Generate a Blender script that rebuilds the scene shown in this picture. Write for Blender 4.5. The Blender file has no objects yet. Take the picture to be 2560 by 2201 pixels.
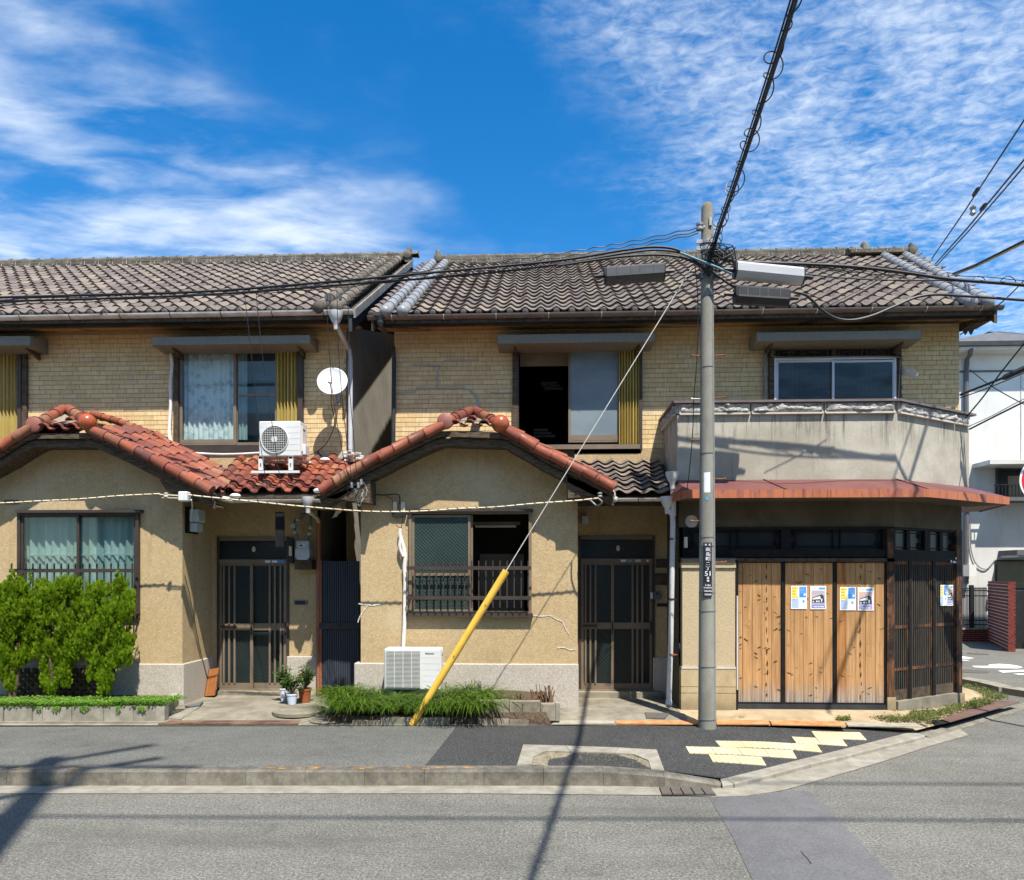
import bpy, math, random
from math import sin, cos, tan, pi, radians, sqrt, floor
from mathutils import Vector, Matrix, noise as mnoise
rnd = random.Random(11)
SC = bpy.context.scene
COL = SC.collection
# ------------------------------------------------------------------ camera
F, CX, VH, H = 1800.0, 1280.0, 1440.0, 2.0      # focal (px of a 2560 px wide frame), centre column, horizon row, eye height
PHI = radians(-2.4)
camd = bpy.data.cameras.new('camera'); cam = bpy.data.objects.new('camera', camd); COL.objects.link(cam)
camd.sensor_fit = 'HORIZONTAL'; camd.sensor_width = 36.0; camd.lens = 36.0 * F / 2560.0
camd.shift_y = (VH - 1100.5) / 2560.0
camd.clip_start = 0.05; camd.clip_end = 2000
cam.location = (0, 0, H); cam.rotation_euler = (pi / 2, 0, -PHI)
SC.camera = cam
# ------------------------------------------------------------------ light
SUN = Vector((-0.4415, 0.982, -1.92)).normalized()
sd = bpy.data.lights.new('sun', 'SUN'); so = bpy.data.objects.new('sun', sd); COL.objects.link(so)
sd.energy = 4.9; sd.angle = radians(0.55); sd.color = (1.0, 0.945, 0.86)
so.rotation_euler = SUN.to_track_quat('-Z', 'Y').to_euler()
so.location = (4, -6, 14)
world = bpy.data.worlds.new('World'); SC.world = world; world.use_nodes = True
def build_world():
    nt = world.node_tree; N = nt.nodes; L = nt.links
    N.clear()
    out = N.new('ShaderNodeOutputWorld'); bg = N.new('ShaderNodeBackground'); bg.inputs[1].default_value = 0.095
    L.new(bg.outputs[0], out.inputs[0])
    sky = N.new('ShaderNodeTexSky'); sky.sky_type = 'NISHITA'; sky.sun_disc = False
    s = -SUN
    sky.sun_elevation = math.asin(s.z); sky.sun_rotation = math.atan2(s.x, s.y)
    sky.altitude = 20; sky.air_density = 1.0; sky.dust_density = 0.35; sky.ozone_density = 2.6
    hs = N.new('ShaderNodeHueSaturation'); hs.inputs['Saturation'].default_value = 1.42; hs.inputs['Value'].default_value = 1.34
    hs.inputs['Hue'].default_value = 0.500
    L.new(sky.outputs[0], hs.inputs['Color'])
    tc = N.new('ShaderNodeTexCoord')
    sep = N.new('ShaderNodeSeparateXYZ'); L.new(tc.outputs['Generated'], sep.inputs[0])
    def m(op, a, b=None, c=None, clamp=False):
        n = N.new('ShaderNodeMath'); n.operation = op; n.use_clamp = clamp
        for i, x in enumerate((a, b, c)):
            if x is None: continue
            if isinstance(x, (int, float)): n.inputs[i].default_value = x
            else: L.new(x, n.inputs[i])
        return n.outputs[0]
    def sstep(x, a, b):
        n = N.new('ShaderNodeMapRange'); n.interpolation_type = 'SMOOTHSTEP'
        L.new(x, n.inputs[0]); n.inputs[1].default_value = a; n.inputs[2].default_value = b
        return n.outputs[0]
    zz = m('MAXIMUM', sep.outputs[2], 0.06)
    px = m('DIVIDE', sep.outputs[0], zz); py = m('DIVIDE', sep.outputs[1], zz)
    cmb = N.new('ShaderNodeCombineXYZ'); L.new(px, cmb.inputs[0]); L.new(py, cmb.inputs[1])
    def noise(scale, detail, rough, rot=0.0, sc=(1, 1, 1), dist=0.0, loc=(0, 0, 0)):
        mp = N.new('ShaderNodeMapping'); mp.inputs['Rotation'].default_value = (0, 0, rot); mp.inputs['Scale'].default_value = sc
        mp.inputs['Location'].default_value = loc
        L.new(cmb.outputs[0], mp.inputs[0])
        n = N.new('ShaderNodeTexNoise'); n.inputs['Scale'].default_value = scale; n.inputs['Detail'].default_value = detail
        n.inputs['Roughness'].default_value = rough; n.inputs['Distortion'].default_value = dist
        L.new(mp.outputs[0], n.inputs['Vector'])
        return n.outputs[0]
    big = noise(2.2, 4, .55, loc=(3.1, 1.7, 0))
    wob = m('MULTIPLY', m('SUBTRACT', big, .5), 1.0)
    # a clear lane between two cloud fields
    lane = m('SUBTRACT', px, m('MULTIPLY_ADD', m('SUBTRACT', py, 1.25), .40, -.26))
    lw = m('ADD', lane, wob)
    left = m('MULTIPLY', sstep(lw, -.15, -.80), sstep(lw, -3.0, -1.9))
    right = m('MULTIPLY', sstep(lw, .10, .70), sstep(lw, 2.9, 1.75))
    streak = noise(4.0, 8, .57, rot=radians(-34), sc=(1, 1.9, 1), dist=.25)
    soft = noise(1.5, 4, .5, rot=radians(-35), sc=(1, 1.5, 1), loc=(5, 2, 0))
    cl = m('MULTIPLY', left, sstep(m('ADD', m('MULTIPLY', streak, .50), m('MULTIPLY', soft, .62)), .40, .82))
    cell = noise(24, 5, .6, rot=radians(20), sc=(1, 1.35, 1), dist=.5, loc=(1, 4, 0))
    cel2 = noise(9.0, 4, .55, rot=radians(20), sc=(1, 1.3, 1), dist=.1, loc=(4, 1, 0))
    pat = noise(2.0, 3, .5, loc=(8, 3, 0))
    cr = m('MULTIPLY', right, sstep(m('ADD', m('ADD', m('MULTIPLY', cell, .40), m('MULTIPLY', cel2, .30)), m('MULTIPLY', pat, .38)), .38, .80))
    thin = m('MULTIPLY', sstep(noise(1.1, 6, .6, loc=(2, 9, 0)), .55, .85), .14)
    cov = m('MAXIMUM', m('MAXIMUM', m('MULTIPLY', cl, .93), m('MULTIPLY', cr, .86)), thin, clamp=True)
    hz = sstep(sep.outputs[2], .02, .12)
    cov = m('MULTIPLY', cov, hz)
    mix = N.new('ShaderNodeMix'); mix.data_type = 'RGBA'
    L.new(cov, mix.inputs['Factor']); L.new(hs.outputs[0], mix.inputs['A']); mix.inputs['B'].default_value = (6.3, 7.0, 7.8, 1)
    L.new(mix.outputs['Result'], bg.inputs[0])
build_world()
vs = SC.view_settings; vs.view_transform = 'Standard'; vs.look = 'None'; vs.gamma = 1.0; vs.exposure = 0.74
vs.use_curve_mapping = False
try:
    SC.cycles.max_bounces = 6; SC.cycles.diffuse_bounces = 3; SC.cycles.glossy_bounces = 2; SC.cycles.transmission_bounces = 3; SC.cycles.transparent_max_bounces = 8
    SC.cycles.use_adaptive_sampling = True; SC.cycles.adaptive_threshold = 0.02
    SC.cycles.caustics_reflective = False; SC.cycles.caustics_refractive = False
    SC.cycles.use_denoising = True
    SC.cycles.sample_clamp_indirect = 6.0
except Exception: pass
# ------------------------------------------------------------------ geometry helpers
SP, CP = sin(PHI), cos(PHI)
def P(u, v, Y):                                   # where the line of sight through (u, v) meets the facade plane y = Y
    a = (u - CX) / F; e = -(v - VH) / F
    t = Y / (CP - a * SP)
    return Vector((t * (a * CP + SP), Y, H + t * e))
def G(u, v, z=0.0):                               # the same for a level plane
    a = (u - CX) / F; e = -(v - VH) / F
    t = (z - H) / e
    return Vector((t * (a * CP + SP), t * (CP - a * SP), z))
def XU(u, Y): return P(u, VH, Y).x
def RC(u0, u1, v0, v1, Y):                        # rectangle on a facade plane: x0, x1, zbottom, ztop
    um = (u0 + u1) / 2
    return XU(u0, Y), XU(u1, Y), P(um, v1, Y).z, P(um, v0, Y).z
WP = {}
class MB:
    def __init__(s): s.v = []; s.f = []
    def add(s, vs, fs):
        n = len(s.v); s.v += [tuple(x) for x in vs]; s.f += [tuple(i + n for i in f) for f in fs]; return s
    def box(s, x0, x1, y0, y1, z0, z1):
        return s.add([(x0,y0,z0),(x1,y0,z0),(x1,y1,z0),(x0,y1,z0),(x0,y0,z1),(x1,y0,z1),(x1,y1,z1),(x0,y1,z1)],
                     [(0,3,2,1),(4,5,6,7),(0,1,5,4),(1,2,6,5),(2,3,7,6),(3,0,4,7)])
    def cbox(s, x0, x1, y0, y1, z0, z1, b=.006):   # box with chamfered edges
        xs = (x0, x0+b, x1-b, x1); ys = (y0, y0+b, y1-b, y1); zs = (z0, z0+b, z1-b, z1)
        V = []; idx = {}
        for i in range(4):
            for j in range(4):
                for k in range(4):
                    if sum(1 for q in (i, j, k) if q in (0, 3)) == 1:
                        idx[(i, j, k)] = len(V); V.append((xs[i], ys[j], zs[k]))
        Fc = []
        for ax in range(3):
            for side in (0, 3):
                def key(p, q):
                    t = [0, 0, 0]; t[ax] = side; o = [w for w in range(3) if w != ax]; t[o[0]] = p; t[o[1]] = q; return idx[tuple(t)]
                fc = [key(1, 1), key(2, 1), key(2, 2), key(1, 2)]
                if (side == 0) == (ax != 1): fc.reverse()
                Fc.append(tuple(fc))
        import itertools
        for ax in range(3):                        # edges
            o = [w for w in range(3) if w != ax]
            for sa in (0, 3):
                for sb in (0, 3):
                    ia = 1 if sa == 0 else 2; ib = 1 if sb == 0 else 2
                    def k2(axv, av, bv):
                        t = [0, 0, 0]; t[ax] = axv; t[o[0]] = av; t[o[1]] = bv; return idx[tuple(t)]
                    Fc.append((k2(1, sa, ib), k2(2, sa, ib), k2(2, ia, sb), k2(1, ia, sb)))
        for sx in (0, 3):
            for sy in (0, 3):
                for sz in (0, 3):
                    ix, iy, iz = [1 if q == 0 else 2 for q in (sx, sy, sz)]
                    Fc.append((idx[(sx, iy, iz)], idx[(ix, sy, iz)], idx[(ix, iy, sz)]))
        return s.add(V, Fc)
    def pb(s, u0, u1, v0, v1, Y0, Y1):
        x0, x1, z0, z1 = RC(u0, u1, v0, v1, Y0); return s.box(x0, x1, Y0, Y1, z0, z1)
    def quad(s, a, b, c, d): return s.add([a, b, c, d], [(0, 1, 2, 3)])
    def poly(s, pts): return s.add(pts, [tuple(range(len(pts)))])
    def prism(s, pts, vec):                         # closed prism from polygon pts extruded by vec
        n = len(pts); vec = Vector(vec)
        V = [Vector(p) for p in pts] + [Vector(p) + vec for p in pts]
        return s.add(V, [tuple(range(n))[::-1], tuple(range(n, 2*n))] + [(i, (i+1) % n, n + (i+1) % n, n + i) for i in range(n)])
    def bar(s, a, b, w, h, up=(0, 0, 1)):           # rectangular bar between two points
        a = Vector(a); b = Vector(b); d = (b - a).normalized(); up = Vector(up)
        r = d.cross(up)
        if r.length < 1e-5: r = d.cross(Vector((0, 1, 0)))
        r.normalize(); q = r.cross(d).normalized()
        V = []
        for p in (a, b):
            for (i, j) in ((-1, -1), (1, -1), (1, 1), (-1, 1)): V.append(p + r * (i * w / 2) + q * (j * h / 2))
        return s.add(V, [(3,2,1,0),(4,5,6,7),(0,1,5,4),(1,2,6,5),(2,3,7,6),(3,0,4,7)])
    def tube(s, pts, r, n=8, caps=True, r2=None):
        pts = [Vector(p) for p in pts]; m = len(pts); rings = []
        prev = None
        for i, p in enumerate(pts):
            d = (pts[min(i+1, m-1)] - pts[max(i-1, 0)]).normalized()
            if prev is None:
                up = Vector((0, 0, 1)) if abs(d.z) < .9 else Vector((1, 0, 0))
                x = d.cross(up).normalized()
            else:
                x = (prev - d * prev.dot(d)); x = x.normalized() if x.length > 1e-6 else d.orthogonal().normalized()
            prev = x; y = d.cross(x)
            rr = r if not callable(r) else r(i / max(1, m - 1))
            if r2 is not None: rr = r + (r2 - r) * i / max(1, m - 1)
            rings.append([p + x * (rr * cos(2*pi*k/n)) + y * (rr * sin(2*pi*k/n)) for k in range(n)])
        V = [q for R in rings for q in R]; Fc = []
        for i in range(m - 1):
            for k in range(n): Fc.append((i*n + k, i*n + (k+1) % n, (i+1)*n + (k+1) % n, (i+1)*n + k))
        if caps: Fc += [tuple(range(n))[::-1], tuple(range((m-1)*n, m*n))]
        return s.add(V, Fc)
    def lathe(s, prof, c=(0, 0, 0), n=16, ax='z'):  # prof: (radius, height) list
        c = Vector(c); V = []; Fc = []
        for (r, h) in prof:
            for k in range(n):
                a = 2*pi*k/n; q = (r*cos(a), r*sin(a), h)
                if ax == 'y': q = (r*cos(a), h, r*sin(a))
                if ax == 'x': q = (h, r*cos(a), r*sin(a))
                V.append(c + Vector(q))
        m = len(prof)
        for i in range(m - 1):
            for k in range(n): Fc.append((i*n+k, i*n+(k+1) % n, (i+1)*n+(k+1) % n, (i+1)*n+k))
        Fc += [tuple(range(n))[::-1], tuple(range((m-1)*n, m*n))]
        return s.add(V, Fc)
    def sphere(s, c, r, n=16, m=10, sc=(1, 1, 1)):
        c = Vector(c); V = [c + Vector((0, 0, -r*sc[2]))]; Fc = []
        for i in range(1, m):
            t = -pi/2 + pi*i/m
            for k in range(n): V.append(c + Vector((r*sc[0]*cos(t)*cos(2*pi*k/n), r*sc[1]*cos(t)*sin(2*pi*k/n), r*sc[2]*sin(t))))
        V.append(c + Vector((0, 0, r*sc[2])))
        for k in range(n):
            Fc.append((0, 1+(k+1) % n, 1+k)); Fc.append((len(V)-1, 1+(m-2)*n+k, 1+(m-2)*n+(k+1) % n))
        for i in range(m-2):
            for k in range(n): Fc.append((1+i*n+k, 1+i*n+(k+1) % n, 1+(i+1)*n+(k+1) % n, 1+(i+1)*n+k))
        return s.add(V, Fc)
def tag(o, label=None, cat=None, group=None, kind=None):
    if label: o['label'] = label
    if cat: o['category'] = cat
    if group: o['group'] = group
    if kind: o['kind'] = kind
    return o
def place(o, loc, parent=None):
    loc = Vector(loc); WP[o.name] = loc
    if parent is not None:
        o.parent = parent; o.location = loc - WP[parent.name]
    else: o.location = loc
    return o
def E(name, loc, label, cat, group=None):
    o = bpy.data.objects.new(name, None); o.empty_display_size = .2; COL.objects.link(o)
    place(o, loc); return tag(o, label, cat, group)
def mesh_of(mb, name, mat, smooth=False, origin=None):
    if origin is None:
        lo = [min(p[i] for p in mb.v) for i in range(3)]; hi = [max(p[i] for p in mb.v) for i in range(3)]
        origin = ((lo[0]+hi[0])/2, (lo[1]+hi[1])/2, lo[2])
    o = Vector(origin)
    me = bpy.data.meshes.new(name)
    me.from_pydata([(p[0]-o.x, p[1]-o.y, p[2]-o.z) for p in mb.v], [], mb.f)
    me.update()
    if mat is not None: me.materials.append(MAT[mat])
    if smooth:
        for p in me.polygons: p.use_smooth = True
        if smooth != 'all':
            try: me.set_sharp_from_angle(angle=radians(40))
            except Exception: pass
    return me, o
def mk(mb, name, mat, parent=None, smooth=False, label=None, cat=None, group=None, kind=None):
    me, o = mesh_of(mb, name, mat, smooth)
    ob = bpy.data.objects.new(name, me); COL.objects.link(ob)
    place(ob, o, parent); return tag(ob, label, cat, group, kind)
def inst(name, me, parent, loc, rot=None, scale=None):
    ob = bpy.data.objects.new(name, me); COL.objects.link(ob)
    place(ob, loc, parent)
    if rot is not None:
        if isinstance(rot, Matrix): ob.rotation_euler = rot.to_euler()
        else: ob.rotation_euler = rot
    if scale is not None: ob.scale = scale
    return ob
def crom(pts, n=8):                                  # smooth curve through points
    pts = [Vector(p) for p in pts]; q = [pts[0]*2 - pts[1]] + pts + [pts[-1]*2 - pts[-2]]; out = []
    for i in range(1, len(q) - 2):
        for k in range(n):
            t = k / n; a, b, c, d = q[i-1], q[i], q[i+1], q[i+2]
            out.append(.5 * ((2*b) + (c-a)*t + (2*a-5*b+4*c-d)*t*t + (3*b-a-3*c+d)*t**3))
    out.append(pts[-1]); return out
def sag(a, b, s, n=24):
    a = Vector(a); b = Vector(b)
    return [a.lerp(b, i/n) - Vector((0, 0, s*4*(i/n)*(1-i/n))) for i in range(n+1)]
# ------------------------------------------------------------------ materials
MAT = {}
def lin(c):                                          # 0..255 sRGB -> linear
    return tuple((x/255/12.92 if x/255 <= .04045 else ((x/255+.055)/1.055)**2.4) for x in c)
class NT:
    def __init__(s, name):
        s.m = bpy.data.materials.new(name); s.m.use_nodes = True; s.t = s.m.node_tree; s.N = s.t.nodes; s.L = s.t.links
        s.b = s.N['Principled BSDF']; MAT[name] = s.m
        s.pos = s.N.new('ShaderNodeNewGeometry')
    def link(s, a, b): s.L.new(a, b)
    def math(s, op, a, b=None, c=None, clamp=False):
        n = s.N.new('ShaderNodeMath'); n.operation = op; n.use_clamp = clamp
        for i, x in enumerate((a, b, c)):
            if x is None: continue
            if isinstance(x, (int, float)): n.inputs[i].default_value = x
            else: s.L.new(x, n.inputs[i])
        return n.outputs[0]
    def map(s, sc=(1, 1, 1), rot=(0, 0, 0), src=None, loc=(0, 0, 0)):
        n = s.N.new('ShaderNodeMapping'); n.inputs['Scale'].default_value = sc; n.inputs['Rotation'].default_value = rot
        n.inputs['Location'].default_value = loc
        s.L.new(src if src is not None else s.pos.outputs['Position'], n.inputs[0]); return n.outputs[0]
    def noise(s, scale, detail=4, rough=.55, vec=None, dist=0.0):
        n = s.N.new('ShaderNodeTexNoise'); n.inputs['Scale'].default_value = scale; n.inputs['Detail'].default_value = detail
        n.inputs['Roughness'].default_value = rough; n.inputs['Distortion'].default_value = dist
        s.L.new(vec if vec is not None else s.pos.outputs['Position'], n.inputs['Vector']); return n.outputs[0]
    def voro(s, scale, vec=None, feature='F1', rnd=1.0):
        n = s.N.new('ShaderNodeTexVoronoi'); n.feature = feature; n.inputs['Scale'].default_value = scale
        n.inputs['Randomness'].default_value = rnd
        s.L.new(vec if vec is not None else s.pos.outputs['Position'], n.inputs['Vector']); return n.outputs
    def rng(s, x, a, b, c=0.0, d=1.0, smooth=True):
        n = s.N.new('ShaderNodeMapRange'); n.interpolation_type = 'SMOOTHSTEP' if smooth else 'LINEAR'
        s.L.new(x, n.inputs[0])
        for i, q in enumerate((a, b, c, d)): n.inputs[i+1].default_value = q
        return n.outputs[0]
    def mix(s, fac, a, b, mode='MIX'):
        n = s.N.new('ShaderNodeMix'); n.data_type = 'RGBA'; n.blend_type = mode
        for key, x in (('Factor', fac), ('A', a), ('B', b)):
            if isinstance(x, (int, float)): n.inputs[key].default_value = x
            elif isinstance(x, tuple): n.inputs[key].default_value = (*x[:3], 1)
            else: s.L.new(x, n.inputs[key])
        return n.outputs['Result']
    def scale(s, col, val):
        n = s.N.new('ShaderNodeVectorMath'); n.operation = 'SCALE'
        if isinstance(col, tuple): n.inputs[0].default_value = col[:3]
        else: s.L.new(col, n.inputs[0])
        if isinstance(val, (int, float)): n.inputs['Scale'].default_value = val
        else: s.L.new(val, n.inputs['Scale'])
        return n.outputs[0]
    def rand(s):
        oi = s.N.new('ShaderNodeObjectInfo')
        return s.math('FRACT', s.math('ADD', oi.outputs['Random'], s.pos.outputs['Random Per Island']))
    def z(s):
        n = s.N.new('ShaderNodeSeparateXYZ'); s.L.new(s.pos.outputs['Position'], n.inputs[0]); return n.outputs[2]
    def xyz(s):
        n = s.N.new('ShaderNodeSeparateXYZ'); s.L.new(s.pos.outputs['Position'], n.inputs[0]); return n.outputs
    def color(s, c): 
        if isinstance(c, tuple): s.b.inputs['Base Color'].default_value = (*c[:3], 1)
        else: s.L.new(c, s.b.inputs['Base Color'])
    def bump(s, h, strength=.3, dist=.01):
        n = s.N.new('ShaderNodeBump'); n.inputs['Strength'].default_value = strength; n.inputs['Distance'].default_value = dist
        s.L.new(h, n.inputs['Height']); s.L.new(n.outputs[0], s.b.inputs['Normal'])
    def set(s, rough=.8, spec=.3, metal=0.0):
        s.b.inputs['Roughness'].default_value = rough; s.b.inputs['Specular IOR Level'].default_value = spec
        s.b.inputs['Metallic'].default_value = metal
def simple(name, c1, c2=None, scale=8, rough=.7, spec=.3, metal=0, bump=0, bscale=60, rand=0.0, st=(1, 1, 1), c3=None, s3=1.5, a3=.5, dist=.004):
    n = NT(name); n.set(rough, spec, metal)
    vec = n.map(st) if st != (1, 1, 1) else None
    col = c1
    if c2 is not None: col = n.mix(n.rng(n.noise(scale, 5, .6, vec), .3, .7), c1, c2)
    if c3 is not None: col = n.mix(n.math('MULTIPLY', n.rng(n.noise(s3, 5, .6, vec), .48, .72), a3), col, c3)
    if rand: col = n.scale(col, n.rng(n.rand(), 0, 1, 1-rand, 1+rand, False))
    n.color(col)
    if bump: n.bump(n.noise(bscale, 4, .6, vec), bump, dist)
    return n
def build_mats():
    # asphalt of three ages
    for nm, a, b, spk in (('asphalt_road', (.076,.074,.062), (.215,.211,.184), (.40,.39,.35)), ('asphalt_walk', (.070,.071,.063), (.165,.167,.150), (.28,.28,.26)),
                          ('asphalt_new', (.020,.0205,.0205), (.072,.073,.071), (.24,.245,.25)), ('asphalt_patch', (.105,.104,.104), (.145,.145,.147), (.18,.18,.185))):
        n = NT(nm); n.set(.9, .25)
        fine = n.math('ADD', n.math('MULTIPLY', n.noise(46, 3, .7), .6), n.math('MULTIPLY', n.noise(120, 2, .6), .4)); big = n.noise(.55, 4, .6); mid = n.noise(5.0, 5, .65)
        col = n.mix(n.rng(fine, .38, .62), a, b)
        col = n.scale(col, n.rng(n.math('ADD', n.math('MULTIPLY', big, .6), n.math('MULTIPLY', mid, .4)), .3, .7, .80, 1.16))
        sp = n.voro(34); col = n.mix(n.math('MULTIPLY', n.rng(sp[0], .22, .10), .7), col, spk)
        if nm in ('asphalt_road', 'asphalt_walk', 'asphalt_new'):
            st = n.noise(.9, 5, .65, n.map((.25, 1.4, 1)))
            col = n.mix(n.math('MULTIPLY', n.rng(st, .48, .72), .5), col, (.075, .073, .066) if nm != 'asphalt_new' else (.05, .048, .044))
            ol = n.noise(2.6, 5, .6, n.map((.8, 1.0, 1), loc=(3, 8, 0))); col = n.mix(n.math('MULTIPLY', n.rng(ol, .60, .74), .45), col, (.05, .049, .046))
        n.color(col); n.bump(fine, .55, .006)
    n = NT('concrete'); n.set(.9, .2)
    c = n.mix(n.rng(n.noise(3.5, 6, .65), .3, .7), (.17,.152,.112), (.285,.26,.20))
    c = n.mix(n.math('MULTIPLY', n.rng(n.noise(1.3, 6, .7), .48, .68), .55), c, (.115,.10,.075))
    c = n.mix(n.math('MULTIPLY', n.rng(n.noise(120, 2, .7), .55, .75), .3), c, (.22,.2,.17)); n.color(c); n.bump(n.noise(70, 4, .7), .4, .006)
    n = NT('concrete_apron'); n.set(.9, .2)
    c = n.mix(n.rng(n.noise(3.0, 6, .65), .3, .7), (.30,.225,.135), (.43,.335,.21))
    c = n.mix(n.math('MULTIPLY', n.rng(n.noise(1.6, 6, .7), .50, .72), .5), c, (.19,.14,.085)); n.color(c); n.bump(n.noise(60, 4, .7), .4, .006)
    n = NT('kerb'); n.set(.92, .2)
    c = n.mix(n.rng(n.noise(9, 7, .75), .30, .70), (.13,.118,.092), (.255,.235,.19))
    c = n.mix(n.math('MULTIPLY', n.rng(n.noise(3.0, 6, .75, n.map((1, 1, .5))), .46, .66), .55), c, (.09,.08,.062))
    c = n.mix(n.math('MULTIPLY', n.rng(n.noise(130, 2, .7), .52, .7), .5), c, (.13,.12,.1))
    c = n.scale(c, n.rng(n.rand(), 0, 1, .9, 1.1, False)); n.color(c); n.bump(n.noise(80, 4, .7), .6, .008)
    simple('kerb_pale', (.215,.198,.157), (.31,.29,.238), 7, .9, .2, bump=.4, c3=(.25,.22,.17), s3=2.5, a3=.5, rand=.07)
    simple('block', (.235,.22,.17), (.335,.315,.25), 8, .92, .2, bump=.6, bscale=90, c3=(.15,.135,.10), s3=3, a3=.55, rand=.1)
    simple('block_dirty', (.20,.17,.12), (.30,.265,.20), 7, .92, .2, bump=.6, bscale=90, c3=(.10,.085,.06), s3=5, a3=.5, rand=.12)
    n = NT('paint_orange'); n.set(.85, .2)
    al = n.rng(n.noise(9, 5, .7, n.map((1, 2, 2))), .50, .60); n.color((.72,.36,.06)); n.link(al, n.b.inputs['Alpha'])
    n = NT('stucco'); n.set(.95, .1)
    f = n.noise(40, 5, .68, n.map((1.0, 1.0, 1.25)), 1.4); f2 = n.noise(13, 4, .6)
    c = n.mix(n.rng(f, .32, .70), (.385,.278,.145), (.575,.438,.250))
    c = n.scale(c, n.rng(f2, .3, .7, .94, 1.05))
    c = n.mix(n.math('MULTIPLY', n.rng(n.noise(1.1, 5, .6), .5, .72), .45), c, (.56,.48,.335))
    c = n.mix(n.math('MULTIPLY', n.rng(n.noise(.8, 6, .65, n.map((1, 1, .6), loc=(7, 0, 3))), .52, .75), .5), c, (.25,.18,.095))
    rn = n.noise(3.2, 5, .7, n.map((1.6, 1.6, .16))); c = n.mix(n.math('MULTIPLY', n.rng(rn, .56, .74), .32), c, (.22,.17,.10))
    n.color(c); n.bump(f, .5, .014)
    n = NT('plinth'); n.set(.93, .15)
    f = n.noise(45, 5, .7); c = n.mix(n.rng(f, .3, .7), (.36,.322,.265), (.53,.485,.41))
    c = n.mix(n.math('MULTIPLY', n.rng(n.noise(2.2, 6, .7), .5, .75), .5), c, (.36,.305,.235)); n.color(c); n.bump(f, .5, .01)
    n = NT('brick'); n.set(.72, .3)
    r = n.rand(); c = n.mix(r, (.63,.455,.222), (.735,.560,.295))
    c = n.mix(n.rng(n.math('FRACT', n.math('MULTIPLY', r, 7.13)), .93, .99, 0, .5), c, (.60,.50,.345))
    vs_ = n.noise(60, 3, .6, n.map((1, 1, .07))); c = n.scale(c, n.rng(vs_, .3, .7, .86, 1.08))
    c = n.mix(n.math('MULTIPLY', n.rng(n.noise(1.5, 5, .65), .52, .75), .3), c, (.33,.23,.11))
    n.color(c); n.bump(vs_, .25, .003)
    simple('mortar', (.36,.27,.15), (.46,.35,.20), 30, .95, .1)
    simple('sealant', (.36,.33,.29), (.42,.40,.36), 20, .6, .3)
    n = NT('roof_tile'); n.set(.72, .35)
    r = n.rand(); c = n.mix(r, (.122,.099,.085), (.195,.160,.132))
    r2 = n.math('FRACT', n.math('MULTIPLY', r, 5.77)); c = n.mix(n.rng(r2, .72, .95), c, (.235,.192,.140))
    r3 = n.math('FRACT', n.math('MULTIPLY', r, 11.31)); c = n.mix(n.rng(r3, .78, .95), c, (.11,.083,.078))
    c = n.mix(n.math('MULTIPLY', n.rng(n.noise(9, 5, .7), .45, .7), .45), c, (.27,.24,.195))
    n.color(c); n.bump(n.noise(45, 4, .65), .35, .006)
    simple('ridge_tile', (.085,.074,.058), (.17,.152,.12), 6, .85, .2, bump=.5, c3=(.07,.062,.05), s3=2.5, a3=.6, rand=.2)
    simple('tile_dark', (.06,.056,.052), (.12,.112,.10), 8, .7, .3, bump=.3, rand=.15)
    n = NT('red_tile'); n.set(.5, .3)
    r = n.rand(); c = n.mix(r, (.185,.046,.029), (.30,.086,.043))
    r2 = n.math('FRACT', n.math('MULTIPLY', r, 5.77)); c = n.mix(n.rng(r2, .7, .95), c, (.29,.135,.072))
    r3 = n.math('FRACT', n.math('MULTIPLY', r, 9.31)); c = n.mix(n.rng(r3, .72, .95), c, (.135,.047,.038))
    c = n.mix(n.math('MULTIPLY', n.rng(n.noise(9, 6, .75), .46, .66), .6), c, (.115,.060,.045)); c = n.mix(n.math('MULTIPLY', n.rng(n.noise(17, 5, .7), .60, .74), .5), c, (.30,.24,.17)); n.color(c)
    n.link(n.rng(n.noise(7, 4, .6), .3, .7, .42, .85), n.b.inputs['Roughness']); n.bump(n.noise(40, 3, .6), .15, .004)
    simple('red_ball', (.40,.085,.026), (.33,.075,.026), 6, .22, .6, c3=(.3,.09,.05), s3=4)
    simple('red_disc', (.30,.11,.075), (.24,.09,.07), 8, .55, .4, bump=.15)
    simple('silver_tile', (.215,.22,.225), (.265,.268,.27), 6, .45, .5, rand=.06, c3=(.15,.16,.175), s3=4)
    simple('verge_cap', (.16,.155,.145), (.24,.235,.22), 8, .6, .3)
    simple('dark_metal', (.025,.027,.03), (.045,.048,.052), 5, .6, .3)
    n = NT('gutter_white'); n.set(.55, .4)
    c = n.mix(n.rng(n.noise(5, 5, .6, n.map((1, 1, 3))), .35, .7), (.66,.62,.56), (.46,.40,.34))
    c = n.mix(n.rng(n.noise(2.2, 5, .7), .64, .70), c, (.13,.055,.03)); n.color(c)
    simple('gutter_brown', (.135,.098,.08), (.185,.14,.115), 6, .5, .4)
    simple('white_pvc', (.56,.56,.545), (.48,.475,.45), 4, .5, .4, st=(1, 1, .4), c3=(.40,.36,.30), s3=2, a3=.4)
    simple('grey_pvc', (.46,.48,.50), (.55,.56,.57), 5, .5, .4)
    simple('brown_pipe', (.23,.085,.055), (.33,.14,.08), 4, .55, .4, st=(1, 1, .5), c3=(.42,.15,.03), s3=2, a3=.6)
    simple('dark_wood', (.045,.034,.024), (.10,.075,.05), 14, .85, .2, st=(1, 1, 1), bump=.4, bscale=50, c3=(.16,.125,.085), s3=5, a3=.45)
    n = NT('old_wood'); n.set(.9, .15)
    g = n.noise(22, 5, .7, n.map((.35, 1, 2.2))); c = n.mix(n.rng(g, .3, .7), (.035,.026,.018), (.15,.11,.075)); n.color(c); n.bump(g, .6, .01)
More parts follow.
